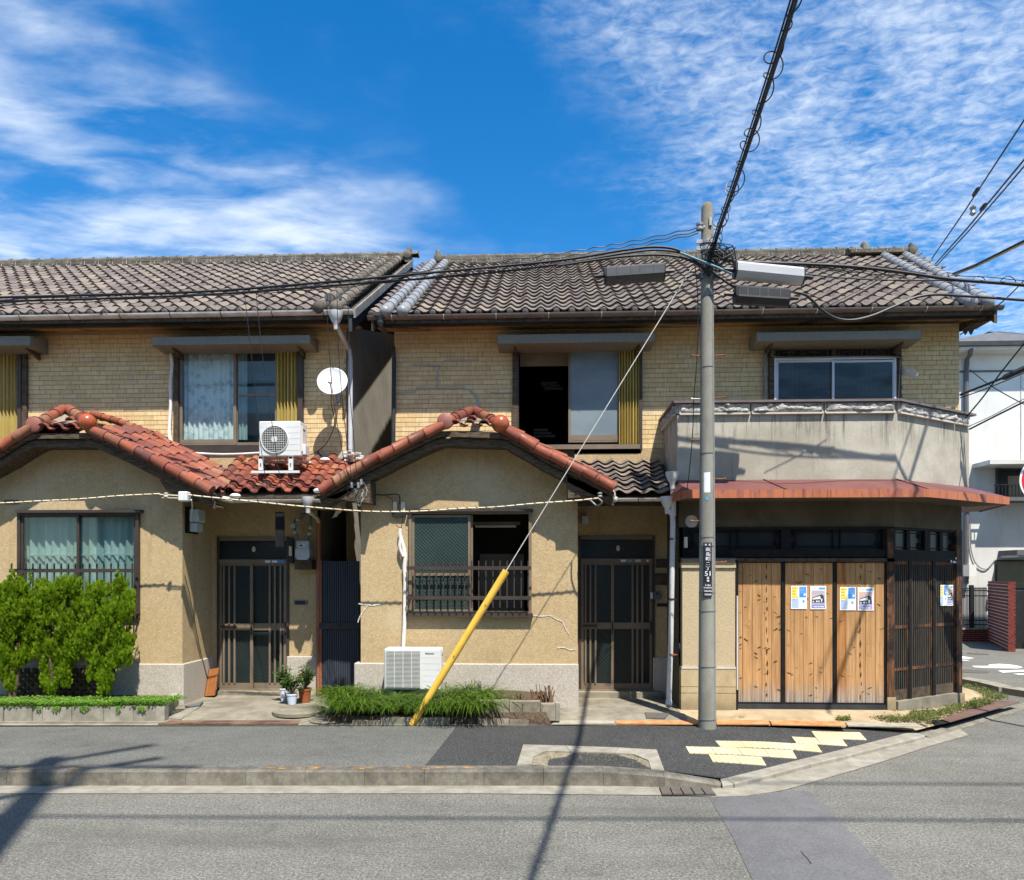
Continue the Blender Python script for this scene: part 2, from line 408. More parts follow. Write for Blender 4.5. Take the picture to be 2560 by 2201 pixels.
    simple('black_wood', (.007,.007,.007), (.014,.013,.012), 10, .75, .2, bump=.2)
    n = NT('brown_post'); n.set(.75, .3)
    g = n.noise(30, 5, .7, n.map((1.6, 1.6, .08))); c = n.mix(n.rng(g, .35, .65), (.040,.019,.010), (.20,.085,.032))
    c = n.mix(n.rng(n.noise(3, 5, .7), .42, .62), c, (.018,.013,.011)); n.color(c); n.bump(g, .5, .006)
    n = NT('soffit_wood'); n.set(.85, .2)
    g = n.noise(9, 5, .65, n.map((.4, 2, 2))); c = n.mix(n.rng(g, .35, .65), (.42,.235,.075), (.28,.155,.06))
    c = n.mix(n.rng(n.noise(1.3, 5, .65, loc_map(n)), .50, .62), c, (.045,.033,.024)); n.color(c)
    simple('fascia_wood', (.035,.030,.026), (.07,.06,.05), 6, .85, .2, c3=(.13,.11,.085), s3=3, a3=.5, st=(.4, 1, 2))
    n = NT('cedar'); n.set(.8, .2)
    r = n.rand(); off = n.N.new('ShaderNodeCombineXYZ'); n.link(n.math('MULTIPLY', r, 37.0), off.inputs[2]); n.link(n.math('MULTIPLY', r, 11.0), off.inputs[0])
    va = n.N.new('ShaderNodeVectorMath'); n.link(n.pos.outputs['Position'], va.inputs[0]); n.link(off.outputs[0], va.inputs[1])
    g = n.noise(30, 5, .62, n.map((1.9, 1.9, .045), src=va.outputs[0]), .5)
    g2 = n.noise(7, 4, .6, n.map((1, 1, .25), src=va.outputs[0]))
    c = n.mix(n.rng(g, .30, .70), (.36,.185,.070), (.53,.315,.145))
    c = n.mix(n.rng(n.math('FRACT', n.math('MULTIPLY', r, 4.7)), .78, .9), c, n.mix(n.rng(g, .35, .6), (.26,.105,.030), (.44,.21,.072)))
    c = n.scale(c, n.rng(g2, .3, .7, .84, 1.08))
    wz = n.math('ADD', n.z(), n.math('MULTIPLY', n.noise(8, 4, .7, n.map((2.5, 2.5, .5))), -.42))
    c = n.mix(n.rng(wz, .42, .05, 0, .9), c, n.mix(n.rng(g, .3, .7), (.16,.145,.125), (.40,.36,.31)))
    n.color(c); n.bump(g, .3, .004)
    simple('knot', (.045,.022,.010), (.11,.05,.02), 60, .8, .2)
    simple('knot_pale', (.56,.35,.17), (.44,.25,.11), 60, .8, .2)
    # aluminium
    simple('bronze_alu', (.165,.125,.085), (.20,.155,.108), 3, .42, .5, c3=(.25,.20,.14), s3=2, a3=.4)
    simple('bronze_dark', (.040,.030,.024), (.055,.042,.034), 3, .5, .4)
    simple('hood_grey', (.18,.165,.125), (.225,.21,.165), 30, .6, .35, bump=.1, bscale=120, c3=(.12,.12,.1), s3=2)
    simple('silver_alu', (.60,.63,.66), (.68,.70,.72), 3, .38, .5)
    n = NT('shutter_yellow'); n.set(.55, .35); n.color(n.mix(n.rng(n.noise(4, 4, .6, n.map((1, 1, .3))), .3, .7), (.46,.355,.10), (.56,.44,.15)))
    # glass
    def glass(nm, tint, gl=.10, rough=.03):
        n = NT(nm); n.N.remove(n.b)
        out = [q for q in n.N if q.type == 'OUTPUT_MATERIAL'][0]
        tr = n.N.new('ShaderNodeBsdfTransparent'); tr.inputs[0].default_value = (*tint, 1)
        go = n.N.new('ShaderNodeBsdfGlossy'); go.inputs['Roughness'].default_value = rough; go.inputs[0].default_value = (1, 1, 1, 1)
        lw = n.N.new('ShaderNodeLayerWeight'); lw.inputs[0].default_value = .25
        fac = n.math('ADD', n.math('MULTIPLY', lw.outputs['Fresnel'], .35), gl, clamp=True)
        mx = n.N.new('ShaderNodeMixShader'); n.link(fac, mx.inputs[0]); n.link(tr.outputs[0], mx.inputs[1]); n.link(go.outputs[0], mx.inputs[2])
        n.link(mx.outputs[0], out.inputs[0])
    glass('glass_clear', (.90, .95, .94), .015)
    glass('glass_tint', (.74, .82, .81), .025)
    def wired(nm, a, b, sc=62, rough=.22):
        n = NT(nm); n.set(rough, .3)
        x = n.xyz(); s1 = n.math('SINE', n.math('MULTIPLY', n.math('ADD', x[0], x[2]), sc*2)); s2 = n.math('SINE', n.math('MULTIPLY', n.math('SUBTRACT', x[0], x[2]), sc*2))
        w = n.math('MAXIMUM', s1, s2)
        c = n.mix(n.rng(w, .80, .98, 0, .6), a, b); c = n.mix(n.math('MULTIPLY', n.rng(n.noise(1.1, 4, .6), .4, .7), .6), c, tuple(q*1.9 for q in a))
        n.color(c); n.bump(s1, .35, .006)
    wired('glass_wired', (.010,.016,.016), (.040,.052,.046))
    wired('glass_wired_green', (.022,.038,.034), (.045,.066,.058))
    n = NT('glass_frost'); n.set(.30, .5); n.color(n.mix(n.rng(n.noise(2.0, 3, .5, n.map((1, 1, 1.6))), .35, .65), (.205,.255,.27), (.155,.20,.225)))
    n = NT('glass_ribbed'); n.set(.16, .4)
    x = n.xyz(); rb = n.math('SINE', n.math('MULTIPLY', x[0], 330)); n.color(n.mix(n.rng(n.noise(3, 3, .5, n.map((.6, 1, 2.2))), .35, .65), (.020,.031,.036), (.048,.068,.072))); n.bump(rb, .25, .004)
    n = NT('glass_dark'); n.set(.3, .22); n.color(n.mix(n.rng(n.noise(2.0, 3, .5), .35, .65), (.016,.019,.021), (.03,.035,.038)))
    n = NT('curtain_lace'); n.set(.9, .1)
    v1 = n.voro(9, n.map((1, .01, 1)))[0]; v2 = n.noise(38, 3, .7, n.map((1, .01, 1)), 1.2)
    pt = n.rng(n.math('ADD', n.math('MULTIPLY', v2, .8), n.math('MULTIPLY', v1, .5)), .50, .64)
    n.color(n.mix(pt, (.55,.61,.62), (.84,.88,.87)))
    n = NT('curtain_sheer'); n.set(.9, .1)
    fd = n.noise(7, 2, .4, n.map((1, .01, .02))); n.color(n.mix(n.rng(fd, .35, .65), (.56,.65,.62), (.80,.87,.83)))
    simple('curtain_white', (.66,.71,.75), (.76,.80,.82), 6, .9, .1, st=(2, .1, .05))
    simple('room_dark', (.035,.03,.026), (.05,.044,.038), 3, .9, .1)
    simple('room_board', (.20,.165,.11), (.27,.23,.16), 3, .9, .1)
    # shop
    n = NT('balcony_plaster'); n.set(.92, .15)
    f = n.noise(40, 5, .7); c = n.mix(n.rng(n.noise(1.6, 6, .62), .35, .68), (.34,.312,.248), (.46,.43,.35))
    sk = n.noise(3.0, 6, .7, n.map((2.4, 2.4, .42))); c = n.mix(n.math('MULTIPLY', n.rng(sk, .55, .75), .5), c, (.235,.20,.15))
    zz = n.z(); top = n.rng(zz, 3.62, 4.10); st = n.noise(5, 5, .75, n.map((1.9, 1.9, .12)))
    c = n.mix(n.math('MULTIPLY', n.math('MULTIPLY', top, n.rng(st, .50, .66)), .75), c, (.085,.08,.07))
    c = n.scale(c, n.rng(f, .3, .7, .92, 1.06)); n.color(c); n.bump(f, .35, .008)
    n = NT('relief'); n.set(.9, .15)
    f = n.noise(11, 6, .62, n.map((1, 1, 1.5)), 1.7); c = n.mix(n.rng(f, .36, .58), (.24,.225,.20), (.56,.53,.475)); n.color(c); n.bump(f, 1.0, .05)
    simple('cornice', (.46,.43,.38), (.56,.53,.47), 8, .9, .2, bump=.3, c3=(.25,.22,.19), s3=3)
    simple('cap_metal', (.125,.095,.09), (.165,.13,.12), 6, .55, .4)
    n = NT('red_metal'); n.set(.55, .4)
    g = n.noise(4, 5, .65); c = n.mix(n.rng(g, .3, .7), (.125,.045,.040), (.165,.060,.052)); n.color(c)
    n = NT('red_fascia'); n.set(.6, .35)
    g = n.noise(4, 5, .65); c = n.mix(n.rng(g, .3, .7), (.235,.075,.054), (.31,.108,.075))
    x = n.xyz(); rs = n.noise(13, 5, .75, n.map((1, 1, .06))); rp = n.math('MULTIPLY', n.rng(rs, .53, .60), n.rng(n.noise(1.0, 3, .6, n.map((1, .4, .01))), .42, .62))
    c = n.mix(rp, c, (.085,.018,.008)); c = n.mix(n.math('MULTIPLY', n.rng(rs, .44, .50), .4), c, (.62,.20,.05)); n.color(c)
    simple('shop_plaster', (.085,.07,.048), (.12,.10,.07), 3, .92, .15, bump=.4, c3=(.06,.045,.03), s3=1.6, a3=.5)
    n = NT('pier_stucco'); n.set(.93, .15); f = n.noise(70, 4, .7); c = n.mix(n.rng(f, .3, .7), (.42,.335,.20), (.54,.44,.285))
    c = n.mix(n.math('MULTIPLY', n.rng(n.noise(1.8, 6, .7), .5, .72), .4), c, (.38,.32,.21)); n.color(c); n.bump(f, .6, .012)
    n = NT('pier_stone'); n.set(.92, .15); c = n.mix(n.rng(n.noise(5, 6, .7), .3, .7), (.38,.295,.165), (.49,.395,.24))
    zz = n.z(); c = n.mix(n.rng(n.math('ADD', zz, n.math('MULTIPLY', n.noise(6, 5, .7), .3)), .62, .30, 0, .75), c, (.16,.135,.085)); n.color(c); n.bump(n.noise(60, 4, .7), .4, .008)
    # things
    n = NT('pole_concrete'); n.set(.9, .2); f = n.noise(60, 4, .7)
    c = n.mix(n.rng(n.noise(3, 6, .65, n.map((1, 1, .4))), .3, .7), (.20,.194,.162), (.30,.292,.245)); zz = n.z()
    c = n.mix(n.math('MULTIPLY', n.rng(zz, 5.6, 6.5), n.rng(n.noise(6, 5, .7), .3, .6)), c, (.20,.165,.105)); c = n.scale(c, n.rng(f, .3, .7, .93, 1.06)); n.color(c); n.bump(f, .3, .005)
    simple('galv', (.24,.25,.255), (.34,.35,.355), 20, .45, .5, metal=.3, rand=.1)
    simple('rust', (.20,.065,.028), (.34,.13,.06), 30, .8, .3)
    simple('cable_black', (.012,.013,.016), (.02,.021,.024), 10, .5, .4)
    simple('cable_blue', (.10,.22,.27), (.16,.30,.36), 10, .5, .4)
    simple('cable_grey', (.19,.19,.18), (.25,.25,.24), 10, .55, .4)
    simple('wire_steel', (.50,.49,.44), (.62,.60,.55), 20, .5, .4)
    simple('cable_cream', (.66,.56,.36), (.76,.66,.47), 12, .6, .3, c3=(.55,.36,.10), s3=1.2, a3=.5)
    simple('cable_orange', (.62,.38,.12), (.70,.45,.17), 12, .6, .3)
    simple('guard_yellow', (.72,.42,.05), (.78,.48,.075), 5, .5, .4, c3=(.62,.38,.05), s3=4, a3=.4)
    simple('box_silver', (.44,.445,.45), (.52,.525,.53), 4, .42, .5, c3=(.5,.5,.51), s3=3, a3=.4, st=(.4, 1, 3))
    simple('box_dark', (.022,.023,.025), (.032,.033,.036), 10, .6, .35)
    simple('box_grey', (.055,.058,.062), (.078,.081,.086), 10, .6, .35)
    simple('ac_white', (.60,.60,.575), (.66,.66,.635), 3, .45, .4, c3=(.50,.48,.43), s3=2, a3=.4)
    simple('ac_side', (.66,.65,.60), (.72,.71,.66), 3, .5, .4)
    simple('ac_dark', (.05,.055,.05), (.10,.105,.095), 12, .7, .3)
    simple('ac_grille', (.55,.56,.52), (.62,.63,.585), 6, .5, .4)
    simple('dish_white', (.66,.665,.665), (.60,.605,.605), 3, .4, .4)
    simple('meter_grey', (.40,.46,.49), (.47,.53,.55), 6, .5, .4)
    simple('meter_dark', (.10,.115,.125), (.15,.165,.175), 6, .5, .4)
    simple('black_plastic', (.014,.014,.015), (.022,.022,.023), 10, .5, .4)
    simple('gate_blue', (.030,.038,.052), (.040,.050,.067), 4, .45, .4, st=(1, 1, .3))
    simple('text_white', (.82,.83,.84), rough=.6)
    simple('text_dark', (.05,.05,.055), rough=.6)
    simple('sign_black', (.018,.017,.024), rough=.4, spec=.5)
    simple('sticker_white', (.75,.76,.76), (.62,.63,.64), 30, .5)
    simple('paper', (.82,.84,.87), (.78,.80,.83), 10, .7, .2)
    for nm, c in (('p_yellow', (.86,.62,.035)), ('p_blue', (.05,.27,.68)), ('p_lblue', (.40,.50,.66)), ('p_sky', (.10,.36,.62)), ('p_dark', (.055,.06,.07)), ('p_white', (.76,.80,.78)), ('p_lilac', (.36,.36,.54)), ('p_violet', (.20,.16,.40)), ('p_cream', (.74,.68,.50)), ('p_pale', (.66,.70,.76))):
        simple(nm, c, rough=.7, spec=.2)
    n = NT('p_sunset'); n.set(.7, .2); n.color(n.mix(n.rng(n.noise(7, 2, .5), .35, .65), (.44,.40,.46), (.76,.43,.28)))
    simple('rust_board', (.24,.085,.026), (.33,.125,.04), 6, .6, .35, st=(3, 3, .3), c3=(.2,.07,.02), s3=3)
    n = NT('tactile'); n.set(.85, .2)
    dt = n.voro(17, n.map((1, 1, .01)), rnd=0.0)[0]
    c = n.mix(n.rng(n.noise(3, 5, .65), .3, .7), (.58,.475,.265), (.68,.60,.40)); c = n.mix(n.math('MULTIPLY', n.rng(n.noise(6, 6, .75), .48, .68), .6), c, (.36,.29,.18))
    c = n.scale(c, n.rng(dt, .22, .42, 1.06, .86)); n.color(c); n.bump(n.rng(dt, .5, .2), .8, .012)
    n = NT('plate_orange'); n.set(.8, .25); n.color(n.mix(n.rng(n.noise(7, 6, .7), .35, .65), (.42,.155,.045), (.46,.29,.145))); n.bump(n.voro(45, rnd=.0)[0], .5, .006)
    n = NT('plate_pale'); n.set(.8, .25); n.color(n.mix(n.rng(n.noise(7, 6, .7), .35, .65), (.37,.35,.285), (.28,.25,.19))); n.bump(n.voro(45, rnd=.0)[0], .5, .006)
    n = NT('plate_rust'); n.set(.85, .2); n.color(n.mix(n.rng(n.noise(5, 6, .7, n.map((.5, 1, 1))), .35, .65), (.085,.045,.03), (.205,.13,.09))); n.bump(n.noise(40, 4, .7), .4, .006)
    simple('plate_brown', (.125,.072,.055), (.16,.095,.072), 5, .6, .35, c3=(.09,.05,.04), s3=2)
    simple('iron', (.085,.078,.068), (.125,.112,.095), 20, .75, .3, bump=.3, c3=(.15,.09,.05), s3=4)
    n = NT('soil'); n.set(.97, .1); f = n.noise(30, 6, .75); n.color(n.mix(n.rng(f, .3, .7), (.065,.045,.030), (.19,.14,.095))); n.bump(f, 1.0, .04)
    n = NT('soil_pale'); n.set(.97, .1); f = n.noise(14, 6, .75); n.color(n.mix(n.rng(f, .3, .7), (.15,.125,.085), (.32,.28,.20))); n.bump(f, .8, .02)
    def leafm(nm, a, b, trans=.35, rough=.5):
        n = NT(nm); n.set(rough, .3); r = n.rand(); c = n.mix(r, a, b); c = n.scale(c, n.rng(n.math('FRACT', n.math('MULTIPLY', r, 7.7)), 0, 1, .72, 1.2, False)); n.color(c)
        out = [q for q in n.N if q.type == 'OUTPUT_MATERIAL'][0]
        tl = n.N.new('ShaderNodeBsdfTranslucent'); n.link(n.mix(.5, c, tuple(min(1, q*1.6) for q in b)), tl.inputs[0])
        mx = n.N.new('ShaderNodeMixShader'); mx.inputs[0].default_value = trans
        n.link(n.b.outputs[0], mx.inputs[1]); n.link(tl.outputs[0], mx.inputs[2]); n.link(mx.outputs[0], out.inputs[0])
    leafm('conifer', (.085,.175,.004), (.285,.42,.014), .38)
    leafm('cover_leaf', (.10,.22,.022), (.19,.34,.045), .35)
    leafm('blade', (.035,.095,.010), (.145,.235,.024), .28, .4)
    leafm('weed', (.085,.115,.022), (.165,.19,.05), .3)
    leafm('pot_leaf', (.045,.12,.018), (.12,.24,.04), .3)
    leafm('dry_grass', (.16,.17,.055), (.30,.27,.13), .3)
    leafm('petal', (.70,.22,.30), (.80,.34,.42), .3)
    simple('bark', (.055,.040,.028), (.12,.09,.062), 20, .9, .15, bump=.6, bscale=40)
    simple('twig', (.13,.075,.045), (.24,.15,.09), 20, .85, .15)
    simple('pot_white', (.60,.62,.66), (.68,.70,.73), 5, .5, .4)
    simple('pot_blue', (.52,.60,.70), (.60,.67,.76), 5, .45, .4)
    simple('pot_red', (.27,.062,.024), (.34,.085,.035), 5, .5, .4)
    simple('stone', (.26,.25,.215), (.38,.36,.31), 12, .9, .2, bump=.7, bscale=25)
    n = NT('white_wall'); n.set(.9, .2); c = n.mix(n.rng(n.noise(.5, 6, .65), .35, .7), (.66,.655,.62), (.56,.55,.51)); c = n.mix(n.math('MULTIPLY', n.rng(n.noise(1.1, 6, .7, n.map((1.5, 1.5, .2))), .52, .72), .4), c, (.40,.385,.35)); n.color(c); n.bump(n.noise(8, 5, .7), .2, .02)
    simple('slate', (.095,.095,.10), (.13,.13,.135), 4, .7, .3)
    n = NT('red_brick'); n.set(.8, .25); r = n.rand(); c = n.mix(r, (.155,.024,.018), (.215,.037,.027)); n.color(c)
    simple('mortar_pale', (.50,.42,.36), (.58,.5,.44), 20, .9, .1)
    simple('sign_red', (.62,.02,.045), rough=.4, spec=.5)
    simple('road_white', (.70,.71,.70), (.60,.61,.60), 14, .85, .2, c3=(.42,.42,.41), s3=5)
    simple('road_yellow', (.75,.36,.03), (.66,.32,.05), 14, .85, .2)
    simple('shutter_tan', (.26,.22,.14), (.32,.27,.18), 4, .6, .3)
    simple('alley_wall', (.36,.335,.28), (.44,.41,.345), 2.5, .92, .15, c3=(.26,.235,.19), s3=1.2, a3=.5)
    simple('foam', (.62,.60,.55), (.75,.73,.68), 30, .9, .1)
    simple('wrap_white', (.66,.62,.56), (.76,.73,.68), 18, .8, .2, bump=.4, bscale=40)
    simple('cream_plastic', (.60,.53,.38), (.66,.59,.44), 8, .5, .4)
def loc_map(n): return n.map((.7, 1, 1), loc=(2.3, 0, 0))
build_mats()
# ------------------------------------------------------------------ lettering, baked once
TX = {}
def bake(strings):
    obs = []
    for s in strings:
        cu = bpy.data.curves.new('lettering', 'FONT'); cu.body = s; cu.size = 1.0; cu.align_x = 'CENTER'; cu.align_y = 'CENTER'; cu.resolution_u = 3
        ob = bpy.data.objects.new('lettering', cu); COL.objects.link(ob); obs.append((s, ob, cu))
    bpy.context.view_layer.update(); dg = bpy.context.evaluated_depsgraph_get()
    for s, ob, cu in obs:
        ev = ob.evaluated_get(dg); me = ev.to_mesh()
        V = [v.co.copy() for v in me.vertices]; Fc = [tuple(p.vertices) for p in me.polygons]
        if V:
            x0 = min(v.x for v in V); x1 = max(v.x for v in V); y0 = min(v.y for v in V); y1 = max(v.y for v in V)
            V = [((v.x-(x0+x1)/2), (v.y-(y0+y1)/2)) for v in V]; TX[s] = (V, Fc, x1-x0, y1-y0)
        ev.to_mesh_clear()
    for s, ob, cu in obs:
        bpy.data.objects.remove(ob); bpy.data.curves.remove(cu)
bake(['堺', '区', '南', '島', '町', '二', '丁', '51', '番', '地', '2-cho', 'Minamijima-cho', 'Sakai-ku', 'SAKAI', 'National'] + list('みなみしまちょう'))
def text(m, s, c, w=None, h=None, bold=0.0):            # s centred at c, facing -Y, fitted to width w / height h (m)
    if s not in TX: return
    V, Fc, tw, th = TX[s]; sx = (w/tw if w else None); sz = (h/th if h and th > 1e-4 else None)
    if sx is None: sx = sz
    if sz is None: sz = sx
    for dx in ((0,) if not bold else (-bold, bold)):
        m.add([(c[0]+v[0]*sx+dx, c[1]-(.0003 if dx > 0 else 0), c[2]+v[1]*sz) for v in V], Fc)
# ================================================================== ground
def struct(mb, name, mat, parent=None, smooth=False, label=None):
    return mk(mb, name, mat, parent, smooth, label=label, kind='structure' if parent is None else None)
m = MB(); m.quad((-250, -120, 0), (250, -120, 0), (250, 300, 0), (-250, 300, 0))
road = struct(m, 'road', 'asphalt_road', label='grey asphalt road across the foreground and down the side street')
m = MB(); m.poly([G(*q, .004) for q in ((1774, 1994), (1800, 1986), (1900, 1980), (2015, 1978), (2060, 2012), (2243, 2201), (2330, 2290), (1915, 2290), (1882, 2201), (1830, 2090))])
struct(m, 'road_patch', 'asphalt_patch', label='smooth bluish asphalt patch in the road by the corner')
m = MB(); a = G(2425, 2205, .004); b = G(2900, 2188, .004)
m.quad(a, a + Vector((0, -.13, 0)), b + Vector((0, -.13, 0)), b)
struct(m, 'road_line', 'road_yellow', label='yellow line painted on the road')
# crack
m = MB(); pts = [G(*q, .006) for q in ((2003, 2128), (2009, 2137), (2020, 2148), (2028, 2160))]
for i in range(len(pts)-1): m.bar(pts[i], pts[i+1], .008, .002)
struct(m, 'road_crack', 'asphalt_new', road)
# gutter strip
m = MB(); V = []
for (u, v0, v1, z) in ((-1300, 1963, 1984, 0), (400, 1963, 1984, 0), (1200, 1963, 1984, 0), (1640, 1966, 1988, 0), (1790, 1972, 1992, 0), (1842, 1964, 1990, 0), (1936, 1936, 1976, 0), (2025, 1912, 1951, 0), (2112, 1892, 1926, 0), (2191, 1872, 1902, 0), (2300, 1844, 1866, 0), (2400, 1822, 1838, 0)):
    V.append((G(u, v0, .006), G(u + (22 if u > 1790 else 0), v1, .006)))
for i in range(len(V)-1): m.quad(V[i][1], V[i+1][1], V[i+1][0], V[i][0])
struct(m, 'road_gutter', 'kerb_pale', label='pale concrete gutter strip along the kerb')
# pavement
BACK = [(-1300, 1817, .15), (0, 1817, .15), (600, 1816, .15), (1143, 1815, .15), (1509, 1815, .15), (1640, 1815, .15), (1740, 1816, .15), (1840, 1817, .145), (1930, 1819, .13), (2030, 1821, .115), (2130, 1823, .09), (2285, 1827, .05)]
FRON = [(-1300, 1915, .15), (0, 1915, .15), (600, 1915, .15), (1062, 1915, .15), (1509, 1915, .15), (1659, 1927, .12), (1806, 1947, .045), (1905, 1923, .045), (1992, 1901, .045), (2080, 1880, .045), (2161, 1860, .045), (2285, 1828, .049)]
WALK = []
def strip(i0, i1, name, mat, label):
    m = MB(); R = 7
    for i in range(i0, i1+1):
        a = G(*BACK[i]); b = G(*FRON[i])
        for k in range(R): m.v.append(tuple(a.lerp(b, k/(R-1))))
    for i in range(i1-i0):
        for k in range(R-1): m.f.append((i*R+k, i*R+k+1, (i+1)*R+k+1, (i+1)*R+k))
    for f in m.f: WALK.append([Vector(m.v[q]) for q in f])
    return struct(m, name, mat, label=label)
pav = strip(0, 3, 'pavement', 'asphalt_walk', 'older grey asphalt pavement on the left')
pav2 = strip(3, 11, 'pavement', 'asphalt_new', 'newer dark asphalt pavement on the right')
def zs(x, y):
    best = None
    for q in WALK:
        for tri in ((q[0], q[1], q[2]), (q[0], q[2], q[3])):
            a, b, c = tri; d = (b.y-c.y)*(a.x-c.x) + (c.x-b.x)*(a.y-c.y)
            if abs(d) < 1e-9: continue
            l1 = ((b.y-c.y)*(x-c.x) + (c.x-b.x)*(y-c.y))/d; l2 = ((c.y-a.y)*(x-c.x) + (a.x-c.x)*(y-c.y))/d; l3 = 1-l1-l2
            if min(l1, l2, l3) >= -.001: return l1*a.z + l2*b.z + l3*c.z
    return min((((v.x-x)**2+(v.y-y)**2, v.z) for q in WALK for v in q))[1]
# kerb stones, each a part of the kerb
ker = bpy.data.objects.new('kerb', None); COL.objects.link(ker); place(ker, G(700, 1962, 0)); tag(ker, 'row of worn concrete kerb stones along the road', kind='structure')
def stone(fr0, fr1, bk0, bk1, mat='kerb', name='kerb_stone', g=.0018, ch=.022):
    fr0, fr1, bk0, bk1 = map(Vector, (fr0, fr1, bk0, bk1))
    d = (fr1-fr0).normalized()*g; fr0 = fr0+d; bk0 = bk0+d; fr1 = fr1-d; bk1 = bk1-d
    def low(p): return Vector((p.x, p.y, -.06))
    out0 = (fr0-bk0).normalized()
    lift = Vector((0, 0, ch)); 
    prof0 = [low(fr0)+out0*.012, fr0-lift+out0*.004, fr0-out0*ch, bk0, low(bk0)]; prof1 = [low(fr1)+out0*.012, fr1-lift+out0*.004, fr1-out0*ch, bk1, low(bk1)]
    m = MB(); n = 5
    m.add(prof0+prof1, [tuple(range(n)), tuple(range(n, 2*n))[::-1]] + [(i, n+i, n+(i+1) % n, (i+1) % n) for i in range(n)])
    return mk(m, name, mat, ker)
k0 = G(0, 1925, .154); k1 = G(1508, 1925, .154); kd = (k1-k0).normalized(); kn = Vector((-kd.y, kd.x, 0))
step = (G(1508, 1925, .154) - G(1359, 1925, .154)).length
for k in range(1, 20):
    b = k1 - kd*step*(k-1); a = k1 - kd*step*k
    stone(a, b, a+kn*.15, b+kn*.15)
s1 = k1; s2 = G(1660, 1937, .122); s3 = G(1806, 1960, .03)
stone(s1, s2, s1+kn*.15, s2+kn*.15); stone(s2, s3, s2+kn*.15, s3+kn*.16)
OUT = [(1835, 1958), (1936, 1933), (2025, 1909), (2112, 1889), (2191, 1869), (2312, 1839)]
INN = [(1812, 1946), (1905, 1923), (1992, 1901), (2080, 1880), (2161, 1860), (2285, 1828)]
for i in range(5): stone(G(*OUT[i], .05), G(*OUT[i+1], .05), G(*INN[i], .05), G(*INN[i+1], .05), 'kerb_pale', ch=.012)
stone(G(1806, 1962, .04), G(1834, 1959, .045), G(1800, 1948, .045), G(1812, 1946, .05), 'kerb_pale', ch=.01)
# worn orange paint on the kerb tops
for (u0, u1) in ((0, 45), (60, 120), (170, 205), (660, 800), (830, 1190)):
    m = MB(); n = 10
    for i in range(n+1):
        u = u0 + (u1-u0)*i/n; j = .02*mnoise.noise((u*.05, 0, 0))
        a = G(u, 1925, .154)+kn*(.026+j); m.v += [tuple(a + Vector((0, 0, .003))), tuple(a+kn*(.06+.5*j)+Vector((0, 0, .003)))]
    m.f = [(2*i, 2*i+2, 2*i+3, 2*i+1) for i in range(n)]
    mk(m, 'kerb_paint', 'paint_orange', ker)
# drain grate
gr = E('drain_grate', G(1718, 1978, 0), 'rusty iron drain grate in the gutter by the ramped kerb', 'grate')
c4 = [G(1647, 1969, .010), G(1776, 1970, .010), G(1791, 1989, .010), G(1655, 1989, .010)]
m = MB(); m.prism([p - Vector((0, 0, .002)) for p in (c4[3], c4[2], c4[1], c4[0])], (0, 0, .002)); mk(m, 'grate_frame', 'black_plastic', gr)
for k in range(5):
    t0 = k/5+.012; t1 = (k+1)/5-.012
    a = c4[0].lerp(c4[1], t0); b = c4[0].lerp(c4[1], t1); c = c4[3].lerp(c4[2], t1); d = c4[3].lerp(c4[2], t0)
    q = [a.lerp(d, .06), b.lerp(c, .06), b.lerp(c, .94), a.lerp(d, .94)]
    m = MB(); m.prism(q[::-1], (0, 0, .012)); mk(m, 'grate_bar', 'iron', gr)
# tactile tiles
def tz(x, y):
    z = .1
    for _ in range(6): p = G(x/4+1690, y/4+1810, z); z = zs(p.x, p.y)
    return p
TT = [((1350,78),(1600,85),(1717,227),(1450,212)), ((1600,85),(1838,90),(1908,165),(1655,157)), ((1155,133),(1395,145),(1450,212),(1205,200)),
      ((390,175),(640,178),(690,240),(440,235)), ((640,178),(890,185),(935,248),(690,240)), ((890,185),(1150,200),(1205,266),(935,249)), ((1150,200),(1410,213),(1465,290),(1205,267)),
      ((95,232),(345,237),(395,305),(130,297)), ((345,237),(620,245),(660,316),(395,305)), ((620,245),(885,258),(935,335),(660,317)), ((885,258),(1165,270),(1210,352),(935,335)),
      ((325,312),(590,322),(650,402),(365,383)), ((590,322),(855,338),(905,422),(650,402))]
for q in TT:
    pts = [tz(*p) for p in q]; c = sum(pts, Vector())/4
    pts = [c.lerp(p, .985) for p in pts]
    pts = [Vector((p.x, p.y, zs(p.x, p.y)-.02)) for p in pts]
    m = MB(); m.prism(pts[::-1], (0, 0, .028)); mk(m, 'tactile_tile', 'tactile', pav2)
# planting pit in the pavement
pit = E('tree_pit', G(1470, 1895, .15), 'empty concrete-edged tree pit with thin grass in the pavement', 'tree pit')
o = [G(1308, 1865, .15), G(1642, 1875, .145), G(1662, 1931, .125), G(1292, 1917, .15)]
i4 = [G(1338, 1881, .15), G(1616, 1888, .145), G(1628, 1926, .128), G(1330, 1914, .15)]
def up(p, h): return Vector((p.x, p.y, zs(p.x, p.y) + h))
def seg(a, b, c, d, h=.016):
    m = MB(); q = [a, b, c, d]; q = [sum(q, Vector())/4*.012 + p*.988 for p in q]
    top = [up(p, h) for p in q]; bot = [up(p, -.03) for p in q]
    m.add(bot+top, [(4, 5, 6, 7), (0, 1, 5, 4), (1, 2, 6, 5), (2, 3, 7, 6), (3, 0, 4, 7)]); mk(m, 'edging_stone', 'kerb_pale', pit)
t1, t2 = .32, .72
ic = [i4[0].lerp(i4[1], .10), i4[0].lerp(i4[3], .45), i4[1].lerp(i4[0], .12), i4[1].lerp(i4[2], .4)]
seg(o[0], o[0].lerp(o[1], t1), i4[0].lerp(i4[1], t1), ic[0]); seg(o[0].lerp(o[1], t1), o[0].lerp(o[1], t2), i4[0].lerp(i4[1], t2), i4[0].lerp(i4[1], t1))
